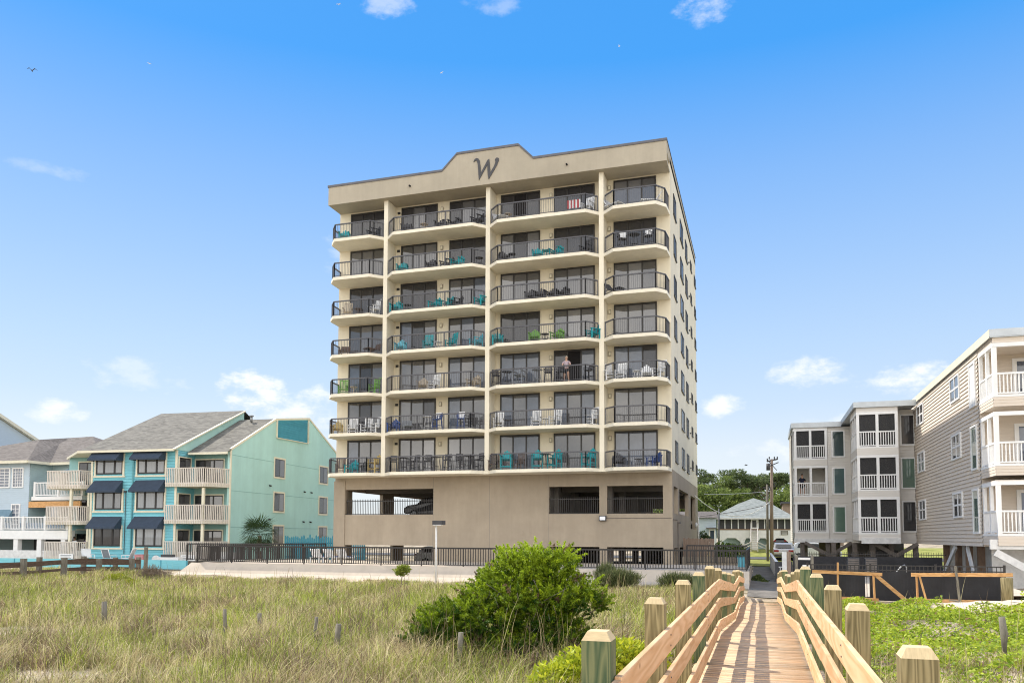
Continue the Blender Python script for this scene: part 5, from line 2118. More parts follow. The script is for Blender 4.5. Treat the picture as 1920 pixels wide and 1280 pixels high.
# short stakes in the grass
for k, (x, y, h, r, lab) in enumerate([
        (-12.39, 12.8, .36, .055, 'short mossy stump in the dune grass at the far left'),
        (-9.29, 12.4, .46, .035, 'thin grey stake in the grass, tallest of the stakes'),
        (-9.31, 13.5, .22, .05, 'low grey stub just right of the tallest stake'),
        (-7.22, 12.07, .36, .033, 'thin grey stake in the grass near the middle of the dune'),
        (-6.44, 11.43, .32, .05, 'dark splintered stub right of the thin middle stake'),
        (-4.28, 11.2, .34, .045, 'pale stub in front of the big green bush'),
        (3.54, 14.2, .42, .055, 'round grey stake among the green vines on the right')]):
    z = float(gz(x, y))
    b = MB()
    h = h + .12
    b.tube([(0, 0, -.2), (.01, 0, h * .6 + .1), (.015 * (k % 3 - 1), .01, h + .15)], [r, r, r * .88], 8)
    b.single('stake', M['oldpost'], (x, y, z), k, lab, 'stake', 'stakes in the dunes')

# ------------------------------------------------------------------ balcony furniture
PAL = {'teal': (.012, .30, .34), 'sky': (.12, .42, .52), 'green': (.14, .32, .06), 'dark': (.035, .035, .04), 'white': (.72, .73, .74),
       'brown': (.10, .065, .05), 'blue': (.02, .06, .22), 'tan': (.42, .36, .28), 'grey': (.22, .24, .27), 'yellow': (.42, .32, .13), 'red': (.45, .06, .07)}
PM = {k: mat(k + '_furniture', v, .55, .08, 5, spec=.35) for k, v in PAL.items()}


def adirondack(seat=.36, bar_=False, mats=1):
    """slatted chair facing -y; origin on the floor under the seat"""
    b = MB()
    s = seat
    for sx in (-1, 1):
        b.box(sx * .33 - .035, sx * .33 + .035, -.34, -.27, 0, s + .24)
        b.box(sx * .33 - .035, sx * .33 + .035, .25, .32, 0, s + .24)
        b.box(sx * .34 - .06, sx * .34 + .06, -.42, .34, s + .24, s + .27)
        if bar_:
            b.box(sx * .33 - .025, sx * .33 + .025, -.27, .25, s * .45, s * .45 + .06)
    if bar_:
        b.box(-.33, .33, -.33, -.28, s * .3, s * .3 + .06)
        b.box(-.33, .33, .26, .31, s * .3, s * .3 + .06)
    for i in range(5):
        y = -.32 + i * .13
        b.box(-.30, .30, y, y + .115, s + .02 - i * .022, s + .045 - i * .022)
    n = 5
    for i in range(n):
        x = -.27 + i * .135
        hh = .70 - .09 * abs(i - 2) - .03 * (abs(i - 2) == 2)
        b.prism([(x - .06, .20, s - .06), (x + .06, .20, s - .06), (x + .055, .20 + hh * .36, s - .06 + hh), (x - .055, .20 + hh * .36, s - .06 + hh)], (0, .025, 0))
    b.bar((-.34, .40, s + .36), (.34, .40, s + .36), .03, .05)
    return b


def rocker():
    b = MB()
    for sx in (-1, 1):
        b.tube([(sx * .28, -.42, .06), (sx * .28, -.1, .015), (sx * .28, .25, .03), (sx * .28, .55, .13)], .022, 6)
        b.box(sx * .28 - .025, sx * .28 + .025, -.27, -.22, .03, .66)
        b.bar((sx * .28, .22, .04), (sx * .28, .38, 1.15), .05, .05, (0, 1, 0))
        b.box(sx * .30 - .05, sx * .30 + .05, -.32, .28, .64, .67)
    for i in range(5):
        b.box(-.27, .27, -.27 + i * .105, -.18 + i * .105, .40, .425)
    for i in range(7):
        x = -.24 + i * .08
        b.bar((x, .25, .42), (x, .375, 1.10), .05, .018, (0, 1, 0))
    b.bar((-.3, .385, 1.13), (.3, .385, 1.13), .04, .09)
    b.box(-.28, .28, -.26, -.23, .2, .24)
    return b


def stool_chair():
    """bar-height chair"""
    b = MB()
    for sx in (-1, 1):
        for sy in (-1, 1):
            b.bar((sx * .25, sy * .24, 0), (sx * .2, sy * .2, .74), .045, .045, (0, 1, 0))
        b.bar((sx * .2, .2, .74), (sx * .21, .29, 1.18), .045, .045, (0, 1, 0))
        b.box(sx * .235 - .02, sx * .235 + .02, -.2, .2, .30, .34)
        b.box(sx * .25 - .03, sx * .25 + .03, -.2, .26, .94, .97)
        b.box(sx * .25 - .02, sx * .25 + .02, -.2, -.17, .76, .94)
    b.box(-.24, .24, -.23, .22, .72, .76)
    for i in range(4):
        b.bar((-.2, .215 + .02 * i, .86 + .095 * i), (.2, .215 + .02 * i, .86 + .095 * i), .02, .07)
    b.box(-.23, .23, -.25, -.21, .22, .26)
    return b


def lounge():
    b = MB()
    for sx in (-1, 1):
        for y in (-.6, .5):
            b.box(sx * .3 - .025, sx * .3 + .025, y, y + .05, 0, .33)
        b.box(sx * .3 - .025, sx * .3 + .025, -.75, .6, .30, .34)
    for i in range(9):
        b.box(-.28, .28, -.73 + i * .105, -.64 + i * .105, .345, .365)
    for i in range(6):
        b.bar((-.28, .24 + i * .06, .40 + i * .085), (.28, .24 + i * .06, .40 + i * .085), .02, .075)
    b.bar((-.3, .2, .34), (-.3, .58, .86), .05, .05, (0, 1, 0))
    b.bar((.3, .2, .34), (.3, .58, .86), .05, .05, (0, 1, 0))
    return b


def table(h=.48, r=.26):
    b = MB()
    b.tube([(0, 0, h), (0, 0, h + .03)], r, 14, False)
    for k in range(4):
        a = k * math.pi / 2 + .4
        b.bar((math.cos(a) * r * .8, math.sin(a) * r * .8, 0), (math.cos(a) * r * .45, math.sin(a) * r * .45, h), .035, .035, (math.sin(a), -math.cos(a), 0))
    b.tube([(0, 0, h * .35), (0, 0, h * .38)], r * .5, 10, False)
    return b


def cushion_chair():
    b = stool_chair()
    return b


BUILD = {'adirondack chair': adirondack, 'rocking chair': rocker, 'bar chair': stool_chair, 'lounge chair': lounge, 'side table': lambda: table(.5, .27), 'bar table': lambda: table(.95, .36),
         'tall slatted chair': lambda: adirondack(.70, True)}
CATS = {'adirondack chair': 'chair', 'rocking chair': 'chair', 'bar chair': 'chair', 'lounge chair': 'chair', 'side table': 'table', 'bar table': 'table', 'tall slatted chair': 'chair'}
MESHES = {}


def fur_mesh(kind, colr):
    if (kind, colr) not in MESHES:
        nm = kind.replace(' ', '_').replace('-', '_')
        MESHES[(kind, colr)] = BUILD[kind]().mesh(nm, PM[colr])
    return MESHES[(kind, colr)]


def pxX(px, Y, i):
    """world x of photo column px on plane Y at balcony height i"""
    z = Z0 + i * H + .7
    lo, hi = -40.0, 10.0
    for _ in range(40):
        m_ = (lo + hi) / 2
        d = Vector((m_, Y, z))
        if 960 + F_PX * d.dot(r2) / d.dot(fwd) < px:
            lo = m_
        else:
            hi = m_
    return lo


A, K, S, L_, T, BT, BH = 'adirondack chair', 'rocking chair', 'bar chair', 'lounge chair', 'side table', 'bar table', 'tall slatted chair'
# floor (0 lowest), bay 1-4, photo column, kind, colour, turn in degrees
FURN = [
    (6, 1, 646, A, 'teal', 20), (6, 1, 700, A, 'dark', -30), (6, 2, 762, A, 'dark', 20), (6, 2, 826, A, 'dark', 5), (6, 2, 852, A, 'dark', -10), (6, 2, 795, T, 'tan', 0),
    (6, 2, 897, A, 'dark', -30), (6, 3, 936, L_, 'white', 40), (6, 3, 952, T, 'tan', 0), (6, 3, 1102, K, 'white', -20), (6, 4, 1148, L_, 'white', 60), (6, 4, 1222, L_, 'white', -70),
    (5, 2, 754, A, 'teal', 15), (5, 2, 808, A, 'dark', 10), (5, 2, 838, A, 'dark', -35), (5, 2, 858, A, 'teal', -15), (5, 2, 898, T, 'dark', 0),
    (5, 3, 945, A, 'dark', 30), (5, 3, 960, T, 'dark', 0), (5, 3, 1008, A, 'teal', 15), (5, 3, 1025, T, 'teal', 0), (5, 3, 1043, A, 'teal', -20), (5, 3, 1098, K, 'dark', -30),
    (5, 4, 1167, S, 'dark', 30), (5, 4, 1189, BT, 'dark', 0), (5, 4, 1216, S, 'dark', -40),
    (4, 1, 652, K, 'tan', 20), (4, 1, 672, T, 'brown', 0), (4, 1, 702, K, 'white', -30), (4, 2, 744, A, 'teal', 5), (4, 2, 763, T, 'dark', 0), (4, 2, 816, A, 'teal', -15), (4, 2, 840, A, 'teal', -25),
    (4, 2, 855, A, 'dark', -40), (4, 2, 902, A, 'teal', -30), (4, 3, 995, A, 'dark', 8), (4, 3, 1013, A, 'dark', 3), (4, 3, 1035, A, 'dark', -8), (4, 3, 1055, A, 'dark', -14), (4, 4, 1150, L_, 'dark', 60),
    (3, 1, 646, L_, 'brown', 20), (3, 1, 702, L_, 'brown', -20), (3, 2, 752, A, 'sky', 10), (3, 2, 803, K, 'teal', 10), (3, 2, 845, K, 'teal', -35), (3, 2, 822, T, 'white', 0), (3, 2, 893, A, 'sky', -40),
    (3, 3, 934, A, 'teal', 20), (3, 3, 1003, A, 'green', 12), (3, 3, 1022, T, 'dark', 0), (3, 3, 1045, A, 'green', -15), (3, 3, 1112, A, 'teal', -45),
    (2, 1, 643, K, 'green', 15), (2, 1, 702, K, 'green', -15), (2, 1, 664, T, 'tan', 0), (2, 2, 793, A, 'tan', 15), (2, 2, 813, K, 'white', -20), (2, 2, 888, A, 'tan', -20),
    (2, 3, 930, S, 'dark', 30), (2, 3, 950, BT, 'dark', 0), (2, 3, 974, BH, 'grey', -10), (2, 3, 1007, BT, 'grey', 0), (2, 3, 1028, S, 'dark', 10), (2, 3, 1048, S, 'dark', -20), (2, 3, 1104, S, 'dark', -30),
    (2, 4, 1142, K, 'white', 30), (2, 4, 1164, K, 'white', -10), (2, 4, 1194, T, 'white', 0), (2, 4, 1213, A, 'white', 10), (2, 4, 1236, K, 'white', -30),
    (1, 1, 634, A, 'yellow', 20), (1, 1, 660, K, 'white', 15), (1, 1, 686, K, 'white', -5), (1, 1, 705, K, 'white', -25), (1, 2, 739, A, 'blue', 5), (1, 2, 765, L_, 'grey', 30), (1, 2, 802, BT, 'white', 0),
    (1, 2, 821, S, 'blue', -30), (1, 2, 864, S, 'blue', 20), (1, 2, 880, S, 'dark', -15), (1, 3, 935, K, 'white', 10), (1, 3, 952, T, 'dark', 0), (1, 3, 1005, K, 'white', 5), (1, 3, 1023, T, 'white', 0),
    (1, 3, 1041, K, 'white', -20), (1, 3, 1110, K, 'white', -30),
    (0, 1, 638, K, 'brown', 20), (0, 1, 658, A, 'teal', -10), (0, 1, 678, T, 'dark', 0), (0, 1, 702, BH, 'yellow', -20), (0, 2, 738, S, 'dark', 20), (0, 2, 757, BT, 'dark', 0), (0, 2, 777, S, 'dark', -20), (0, 2, 802, S, 'dark', 15),
    (0, 2, 818, BT, 'dark', 0), (0, 2, 838, S, 'dark', 0), (0, 2, 862, S, 'dark', 20), (0, 2, 879, BT, 'dark', 0), (0, 2, 898, S, 'dark', -25),
    (0, 3, 925, K, 'brown', 10), (0, 3, 949, BH, 'teal', 10), (0, 3, 974, K, 'brown', -15), (0, 3, 1008, BH, 'teal', 12), (0, 3, 1023, BT, 'dark', 0), (0, 3, 1040, BH, 'teal', -20), (0, 3, 1104, BH, 'teal', -25),
    (0, 4, 1160, A, 'dark', 20), (0, 4, 1197, T, 'dark', 0), (0, 4, 1226, A, 'blue', -50)]
FLOORW = ['lowest', 'second-lowest', 'third-lowest', 'middle', 'third-highest', 'second-highest', 'top']
BAYW = ['left-end', 'left-centre', 'right-centre', 'right-end']
CW = {'sky': 'pale blue', 'dark': 'black', 'yellow': 'yellowish wooden'}
count = {}
for f in FURN:
    count[(f[0], f[1], f[3], f[4])] = count.get((f[0], f[1], f[3], f[4]), 0) + 1
seen = {}
for (i, bay, px, kind, colr, turn) in FURN:
    key = (i, bay, kind, colr)
    seen[key] = seen.get(key, 0) + 1
    n, k = count[key], seen[key]
    which = ''
    if n == 2:
        which = ', left one of two' if k == 1 else ', right one of two'
    elif n > 2:
        which = ', leftmost of %d' % n if k == 1 else (', rightmost of %d' % n if k == n else ', %s of %d from left' % (ORD[k - 1], n))
    Y = YF - .12 if kind in (T, BT, S) else YF + .05
    if kind == L_:
        Y = YF + .1
    o = link(kind.replace(' ', '_').replace('-', '_'), fur_mesh(kind, colr))
    o.location = (pxX(px, Y, i), Y + rng.normal(0, .04), Z0 + ST_ + i * H + .003)
    o.rotation_euler = (0, 0, R(turn))
    tag(o, '%s %s on the %s %s balcony%s' % (CW.get(colr, colr), kind, FLOORW[i], BAYW[bay - 1], which), CATS[kind],
        'furniture on the tower balconies')


def towel(label, x, y, z, w, h, cols_, stripes=6):
    b = MB()
    for k in range(stripes):
        b.mat(k % len(cols_))
        a, c = x - w / 2 + w * k / stripes, x - w / 2 + w * (k + 1) / stripes
        for j in range(4):
            za, zb_ = z - h * j / 4, z - h * (j + 1) / 4
            f_ = lambda xx, zz: y - .02 * math.sin(xx * 11) * (z - zz) / h
            b.poly([(a, f_(a, zb_), zb_), (c, f_(c, zb_), zb_), (c, f_(c, za), za), (a, f_(a, za), za)])
    for f in b.f:
        pass
    o = b.single('towel', cols_, (0, 0, 0), 0, label, 'towel', 'towels on the balconies')
    m_ = o.modifiers.new('solid', 'SOLIDIFY')
    m_.thickness = .012
    return o


zt = Z0 + ST_ + 6 * H
towel('red and white striped towel hung on the top balcony of the right-centre column', pxX(1076, YF - .45, 6), YF - .45, zt + .80, .85, .55, [PM['red'], PM['white']], 8)
for (i, px, lab) in ((5, 1167, 'white towel over the left bar chair, second-highest right-end balcony'), (5, 1216, 'white towel over the right bar chair, second-highest right-end balcony'),
                     (1, 821, 'white towel over the left blue bar chair, second-lowest left-centre balcony'), (1, 864, 'white towel over the right blue bar chair, second-lowest left-centre balcony')):
    towel(lab, pxX(px, YF - .2, i), YF - .02 - .0, Z0 + ST_ + i * H + 1.22, .42, .48, [PM['white']], 3)

# stacked lounge chairs and a blue cooler on the terrace
for k, (x, lab) in enumerate(((-26.9, 'blue and white lounge chair on the terrace, leftmost of three'), (-26.0, 'blue and white lounge chair on the terrace, middle of three'),
                              (-25.1, 'blue and white lounge chair on the terrace, rightmost of three'))):
    t = thing('lounge_chair', lab, 'chair', (x, 45.2, -1.746), R(180), 'terrace lounge chairs')
    link('frame', fur_mesh(L_, 'white'), t)
    b = MB()
    b.box(-.25, .25, -.70, .2, .37, .40)
    b.build('cushion', PM['blue'], t)
b = MB()
b.box(-1.35, -.95, 48.0, 48.4, -1.746, -1.25).box(-1.37, -.93, 47.98, 48.42, -1.249, -1.19)
b.tube([(-1.35, 48.2, -1.3), (-1.35, 48.1, -1.1), (-.95, 48.1, -1.1), (-.95, 48.2, -1.3)], .012, 6)
b.single('cooler', PM['sky'], label='light blue cooler box at the right corner of the terrace', cat='cooler')

# white patio chairs and a bicycle by the turquoise house
for k, (u, rz, lab) in enumerate(((-9.4, 70, 'white sling chair on the pool deck, leftmost of three'), (-7.6, 180, 'white sling chair on the pool deck, seen from behind, middle of three'),
                                  (-5.9, -70, 'white sling chair on the pool deck, rightmost of three'))):
    x, y = tw(u, -3.8)
    t = thing('sling_chair', lab, 'chair', (x, y, -2.15), R(rz), 'white sling chairs on the pool deck')
    b = MB()
    for sx in (-1, 1):
        b.tube([(sx * .33, -.38, 0), (sx * .33, -.36, .62), (sx * .33, .18, .62)], .025, 6)
        b.tube([(sx * .33, .30, 0), (sx * .33, .15, .40), (sx * .33, .42, 1.05)], .025, 6)
        b.tube([(sx * .33, -.36, .40), (sx * .33, .16, .40)], .025, 6)
    b.tube([(-.33, .42, 1.05), (.33, .42, 1.05)], .025, 6)
    b.build('frame', M['white'], t)
    b = MB()
    b.prism([(-.3, -.34, .42), (.3, -.34, .42), (.3, .17, .40), (-.3, .17, .40)], (0, 0, .012))
    b.prism([(-.3, .17, .42), (.3, .17, .42), (.3, .41, 1.03), (-.3, .41, 1.03)], (0, .012, 0))
    b.build('sling', PM['grey'] if k == 1 else M['white'], t)
x, y = tw(-4.95, -3.6)
b = MB()
b.box(-.35, .35, -.3, .3, 0, .62).box(-.37, .37, -.32, .32, .621, .68)
for k in range(4):
    b.box(-.36, .36, -.305, -.301, .08 + k * .14, .14 + k * .14)
b.single('deck_box', M['shirt_r'], (x, y, -2.15), TR, 'dull pink storage box beside the right sling chair', 'box')
x, y = tw(-3.1, -3.7)
t = thing('beach_cart', 'white wheeled beach cart with a dark cover near the lone post', 'cart', (x, y, -2.2), TR)
MB().box(-.1, 1.5, -.25, .25, .3, .55).build('tray', M['white'], t)
w_ = MB()
w_.tube([(-.35, -.3, .35), (-.35, -.22, .35)], .33, 16, False)
w_.build('wheel', M['white_worn'], t)
MB().box(.0, .9, -.2, .2, .551, .75).build('cover', M['dgrey'], t)


# ------------------------------------------------------------------ people
def person(label, loc, rz, skin, shirt, legs, seated=False, arm='down', hat=None):
    """one continuous skinned body; origin at the feet; facing -y"""
    t = thing('person', label, 'person', loc, rz)
    V, E, Rr = [], [], []

    def add(p, r, par=None):
        V.append(p)
        Rr.append(r if isinstance(r, tuple) else (r, r))
        if par is not None:
            E.append((par, len(V) - 1))
        return len(V) - 1
    hz = .93 if not seated else .50
    pel = add((0, 0, hz), (.155, .11))
    waist = add((0, .01, hz + .17), (.14, .10), pel)
    chest = add((0, .015, hz + .37), (.165, .115), waist)
    sh = add((0, .015, hz + .50), (.12, .085), chest)
    nk = add((0, .0, hz + .58), .052, sh)
    chin = add((0, -.02, hz + .65), (.066, .075), nk)
    hd = add((0, -.012, hz + .74), (.080, .098), chin)
    add((0, -.005, hz + .82), (.060, .072), hd)
    tips = []
    for s in (-1, 1):
        hip = add((s * .095, 0, hz - .06), (.088, .09), pel)
        if seated:
            kn = add((s * .11, -.42, hz - .02), .058, hip)
            an = add((s * .11, -.44, .09), .038, kn)
        else:
            kn = add((s * .10 + .03 * s, -.02 - .05 * (s > 0), .50), .058, hip)
            an = add((s * .11 + .05 * s, .0 - .02 * (s > 0), .08), .037, kn)
        add((an and V[an][0], V[an][1] - .13, .03), (.035, .03), an)
        so_ = add((s * .185, .01, hz + .47), .055, sh)
        if arm == 'front':
            el = add((s * .27, -.06, hz + .22), .043, so_)
            wr = add((s * .16, -.27, hz + .14), .030, el)
            d = Vector((-s * .6, -.8, -.05)).normalized()
        else:
            el = add((s * .255, .02, hz + .20), .043, so_)
            wr = add((s * .27, -.06, hz - .03), .030, el)
            d = Vector((0, -.25, -1)).normalized()
        W_ = Vector(V[wr])
        pm_ = add(tuple(W_ + d * .06), (.036, .02), wr)
        tips.append((pm_, W_, d, s))
    for pm_, W_, d, s in tips:
        side = d.cross(Vector((0, 1, .3))).normalized()
        for k, ln in enumerate((.062, .074, .07, .055)):
            off = side * (.024 * (k - 1.5))
            q = add(tuple(W_ + d * .10 + off), .0085, pm_)
            q = add(tuple(W_ + d * (.10 + ln * .6) + off + Vector((0, -.012, 0))), .008, q)
            add(tuple(W_ + d * (.10 + ln) + off + Vector((0, -.03, 0))), .007, q)
        th = add(tuple(W_ + d * .05 + side * -.045 * s), .010, pm_)
        add(tuple(W_ + d * .09 + side * -.062 * s), .009, th)
    me = bpy.data.meshes.new('body')
    me.from_pydata(V, E, [])
    o = link('body', me, t)
    me.materials.append(skin)
    sk = o.modifiers.new('skin', 'SKIN')
    sk.use_smooth_shade = True
    for i, (a, c) in enumerate(Rr):
        me.skin_vertices[0].data[i].radius = (a, c)
    me.skin_vertices[0].data[0].use_root = True
    ss = o.modifiers.new('sub', 'SUBSURF')
    ss.levels = ss.render_levels = 1
    # face
    b = MB()
    for s in (-1, 1):
        b.ball((s * .03, -.098, hz + .755), .011, .006, .008, 6, 5)
    b.build('eyes', M['black'], t)
    b = MB()
    b.prism([(-.012, -.095, hz + .715), (.012, -.095, hz + .715), (0, -.095, hz + .76)], (0, -.022, -.004))
    b.build('nose', skin, t)
    MB().box(-.024, .024, -.099, -.092, hz + .676, hz + .684).build('mouth', M['shirt_r'], t)
    b = MB()
    for s in (-1, 1):
        b.ball((s * .083, 0, hz + .74), .012, .022, .032, 6, 5)
    b.build('ears', skin, t)
    b = MB()
    b.ball((0, .022, hz + .785), .090, .105, .088, 12, 8)
    b.build('hair', hat or M['hair'], t)

    # clothing
    def cloth(name, chain, mats_):
        V2, E2, R2 = [], [], []
        for seg in chain:
            prev = None
            for p, r in seg:
                key = tuple(round(c, 4) for c in p)
                if key in V2:
                    idx = V2.index(key)
                else:
                    V2.append(key)
                    R2.append(r if isinstance(r, tuple) else (r, r))
                    idx = len(V2) - 1
                if prev is not None:
                    E2.append((prev, idx))
                prev = idx
        me2 = bpy.data.meshes.new(name)
        me2.from_pydata(V2, E2, [])
        o2 = link(name, me2, t)
        me2.materials.append(mats_)
        s2 = o2.modifiers.new('skin', 'SKIN')
        s2.use_smooth_shade = True
        for i, (a, c) in enumerate(R2):
            me2.skin_vertices[0].data[i].radius = (a, c)
        me2.skin_vertices[0].data[0].use_root = True
        s3 = o2.modifiers.new('sub', 'SUBSURF')
        s3.levels = s3.render_levels = 1
    sleeves = []
    for pm_, W_, d, s in tips:
        so_ = (s * .185, .01, hz + .47)
        el = (s * .262, -.02, hz + .30)
        sleeves.append([((0, .015, hz + .50), (.13, .095)), (so_, .07), (el, .060)])
    cloth('shirt', [[((0, 0, hz - .02), (.172, .130)), ((0, .01, hz + .17), (.158, .118)), ((0, .015, hz + .37), (.18, .13)), ((0, .015, hz + .50), (.13, .095))]] + sleeves, shirt)
    segs = []
    for s in (-1, 1):
        if seated:
            segs.append([((0, 0, hz - .01), (.165, .125)), ((s * .095, 0, hz - .06), .105), ((s * .11, -.36, hz - .02), .078)])
        else:
            segs.append([((0, 0, hz - .01), (.165, .125)), ((s * .095, 0, hz - .06), .105), ((s * .105, -.01, .60), .080)])
    cloth('shorts', segs, legs)
    return t


person('person in lilac shirt and dark shorts at a tower balcony rail by an open door', (pxX(1062, YF + .05, 2), YF + .05, Z0 + ST_ + 2 * H + .003), R(8), M['skin'], M['shirt_l'], M['shorts'], arm='front', hat=M['tan'] if 'tan' in M else PM['tan'])
for u, sk_, sh_, lab in ((-13.9, 'skin', 'shirt_r', 'person in a pink top sitting on the lowest left slatted balcony'),
                         (-12.9, 'skin_d', 'shirt_w', 'person in a white top sitting on the lowest left slatted balcony, middle of three'),
                         (-11.75, 'skin', 'shirt_p', 'person in a purple top sitting on the lowest left slatted balcony, rightmost of three')):
    x, y = tw(u, -1.3)
    person(lab, (x, y, -1.55), TR + R(180 if u > -13 else 150), M[sk_], M[sh_], M['shorts'], seated=True)
    b = MB()
    b.box(-.22, .22, -.2, .22, .36, .40)
    for sx in (-1, 1):
        b.box(sx * .2 - .02, sx * .2 + .02, -.2, -.16, 0, .36).box(sx * .2 - .02, sx * .2 + .02, .18, .22, 0, .8)
    b.box(-.18, .18, .19, .21, .55, .8)
    b.single('deck_chair', M['white_worn'], (x, y, -1.55), TR + R(180 if u > -13 else 150), 'white chair under the person in %s on the slatted balcony' % {'shirt_r': 'pink', 'shirt_w': 'white', 'shirt_p': 'purple'}[sh_], 'chair', 'chairs on the lowest left slatted balcony')
person('person in a navy shirt standing on the middle porch of the far condo wing', (3.0, 65.2, 3.02), R(25), M['skin'], M['shirt_n'], M['shorts'])


# ------------------------------------------------------------------ birds
def gull(label, loc, span, rz, material, up_=.25):
    t = thing('gull', label, 'bird', loc, rz, 'birds in the sky')
    b = MB()
    b.tube([(0, -.22 * span, 0), (0, -.14 * span, .01 * span), (0, 0, 0), (0, .16 * span, .01 * span), (0, .28 * span, .015 * span)], [.012 * span, .04 * span, .06 * span, .035 * span, .01 * span], 8)
    b.build('body', material, t)
    for s in (-1, 1):
        w = MB()
        w.prism([(s * .03 * span, -.08 * span, .02 * span), (s * .25 * span, -.10 * span, up_ * .5 * span), (s * .5 * span, .06 * span, up_ * .25 * span), (s * .25 * span, .03 * span, up_ * .45 * span), (s * .03 * span, .07 * span, .02 * span)], (0, 0, .012 * span))
        w.build('wing', material, t)


def at_pix(x, y, d):
    v = fwd + r2 * ((x - 960) / F_PX) + u2 * ((CY_PX - y) / F_PX)
    return v * d


gull('dark bird gliding in the upper left sky', at_pix(60, 133, 90), 1.1, R(35), M['dgrey'], .5)
gull('tiny white bird in the sky near the top edge', at_pix(635, 9, 160), 1.1, R(10), M['white'])
gull('tiny white bird in the upper left sky', at_pix(280, 120, 190), 1.1, R(60), M['white'])
gull('tiny white bird in the sky above the tower parapet', at_pix(828, 137, 180), 1.1, R(-30), M['white'])
gull('tiny white bird in the sky right of the tower parapet', at_pix(1161, 87, 190), 1.1, R(80), M['white'])
gull('dark bird low in the sky left of the utility pole', at_pix(1399, 872, 100), .9, R(70), M['dgrey'])
# ------------------------------------------------------------------ vegetation
def blob_leaves(ells, n, lsize, wid, colA, colB, seed=0, shell=.55, droop=.0, up=0.35):
    """leaf centres spread through ellipsoids [(cx,cy,cz,rx,ry,rz)]; returns arrays"""
    g = np.random.default_rng(seed)
    vol = np.array([e[3] * e[4] * e[5] for e in ells]) ** .75
    ks = g.choice(len(ells), n, p=vol / vol.sum())
    E_ = np.array(ells)[ks]
    d = g.normal(size=(n, 3))
    d /= np.linalg.norm(d, axis=1, keepdims=True)
    # lumpy radius: clusters of twigs
    ph = np.sin(d[:, 0] * 7 + ks * 1.7) * np.cos(d[:, 1] * 6 + ks) + np.sin(d[:, 2] * 8 + ks * 2.3)
    r = (shell + (1 - shell) * g.random(n) ** .6) * (1 + .10 * ph)
    c = E_[:, :3] + d * r[:, None] * E_[:, 3:]
    dirs = d + g.normal(size=(n, 3)) * .7
    dirs[:, 2] += up
    nrm = g.normal(size=(n, 3))
    L = lsize * g.uniform(.6, 1.35, n)
    t = np.clip(g.normal(.5, .28, n) + .18 * ph, 0, 1)[:, None]
    col = np.array(colA) * (1 - t) + np.array(colB) * t
    return c, dirs, nrm, L, wid * L / lsize, col


def plant(name, label, cat, loc, ells, n, lsize, wid, colA, colB, seed, stems=(), bark='bark', group=None, shell=.55, up=.35, part='foliage'):
    t = thing(name, label, cat, loc, 0, group)
    c, d, nr, L, W, col = blob_leaves(ells, n, lsize, wid, colA, colB, seed, shell, up=up)
    leaf_cloud(part, c, d, nr, L, W, col, M['leaf'], t)
    if stems:
        b = MB()
        for pts, rad in stems:
            b.tube(pts, rad, 7)
        b.build('stems', M[bark], t)
    return t


# the big bush in front of the terrace
GB_ = float(gz(-3.6, 12.4))
be = [(-3.55, 12.5, -.70, .55, .55, .42), (-3.10, 12.6, -.72, .50, .52, .40), (-3.85, 12.4, -.88, .45, .5, .36), (-4.15, 12.3, -1.10, .42, .5, .32), (-2.70, 12.6, -.95, .42, .5, .34), (-2.45, 12.5, -1.12, .32, .4, .22),
      (-3.5, 12.1, -1.05, .6, .45, .36), (-3.0, 12.2, -1.10, .5, .4, .32), (-4.55, 12.2, -1.32, .40, .45, .30), (-4.88, 12.1, -1.55, .34, .42, .28), (-5.02, 12.0, -1.75, .26, .36, .20), (-4.45, 11.9, -1.62, .46, .42, .28),
      (-2.95, 12.3, -1.35, .42, .4, .24), (-3.85, 11.9, -1.42, .42, .38, .28), (-4.20, 12.7, -.86, .26, .35, .26), (-3.30, 12.4, -.42, .36, .36, .24), (-2.95, 12.5, -.44, .28, .3, .2), (-3.75, 12.5, -.50, .28, .3, .2), (-4.05, 12.0, -1.72, .5, .4, .22), (-3.3, 12.1, -1.75, .6, .45, .26), (-2.75, 12.3, -1.62, .42, .4, .24), (-3.7, 11.85, -1.78, .5, .35, .24), (-3.3, 12.4, -1.4, .7, .5, .4), (-4.75, 11.9, -1.45, .42, .4, .26), (-5.0, 11.9, -1.68, .34, .36, .22), (-4.3, 11.9, -1.25, .4, .4, .26)]
bush = thing('bush', 'large bright green bush with dark shaded underside in the dune grass', 'bush', (-3.6, 12.4, GB_))
# foliage grows as sprays: a twig leaving the crown with leaves in pairs along it
gs = np.random.default_rng(3)
E_ = np.array(be)
NS = 3000
wt_ = (E_[:, 3] * E_[:, 5]) ** .8
ks = gs.choice(len(be), NS, p=wt_ / wt_.sum())
dn = gs.normal(size=(NS, 3))
dn[:, 2] = np.abs(dn[:, 2]) * 1.1 - .45
dn /= np.linalg.norm(dn, axis=1, keepdims=True)
root_ = E_[ks, :3] + dn * E_[ks, 3:] * gs.uniform(.25, .90, (NS, 1)) ** .8 + np.array([-.16, 0, 0])
ax = dn * .8 + gs.normal(size=(NS, 3)) * .35 + np.array([-.08, 0, .55])
ax /= np.linalg.norm(ax, axis=1, keepdims=True)
ln_ = gs.uniform(.12, .30, NS)
PER = 44
tpos = gs.random((NS, PER)) ** .8
tone = np.clip(gs.normal(.38, .22, NS) + .45 * (dn[:, 2] - .3) + .38 * (root_[:, 2] + 1.15), 0, 1)  # sunny top and dark underside put into the tone, with yellower new growth
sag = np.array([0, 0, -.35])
cen = root_[:, None] + ax[:, None] * (tpos * ln_[:, None])[..., None] + sag * ((tpos * ln_[:, None]) ** 2)[..., None] * 1.6
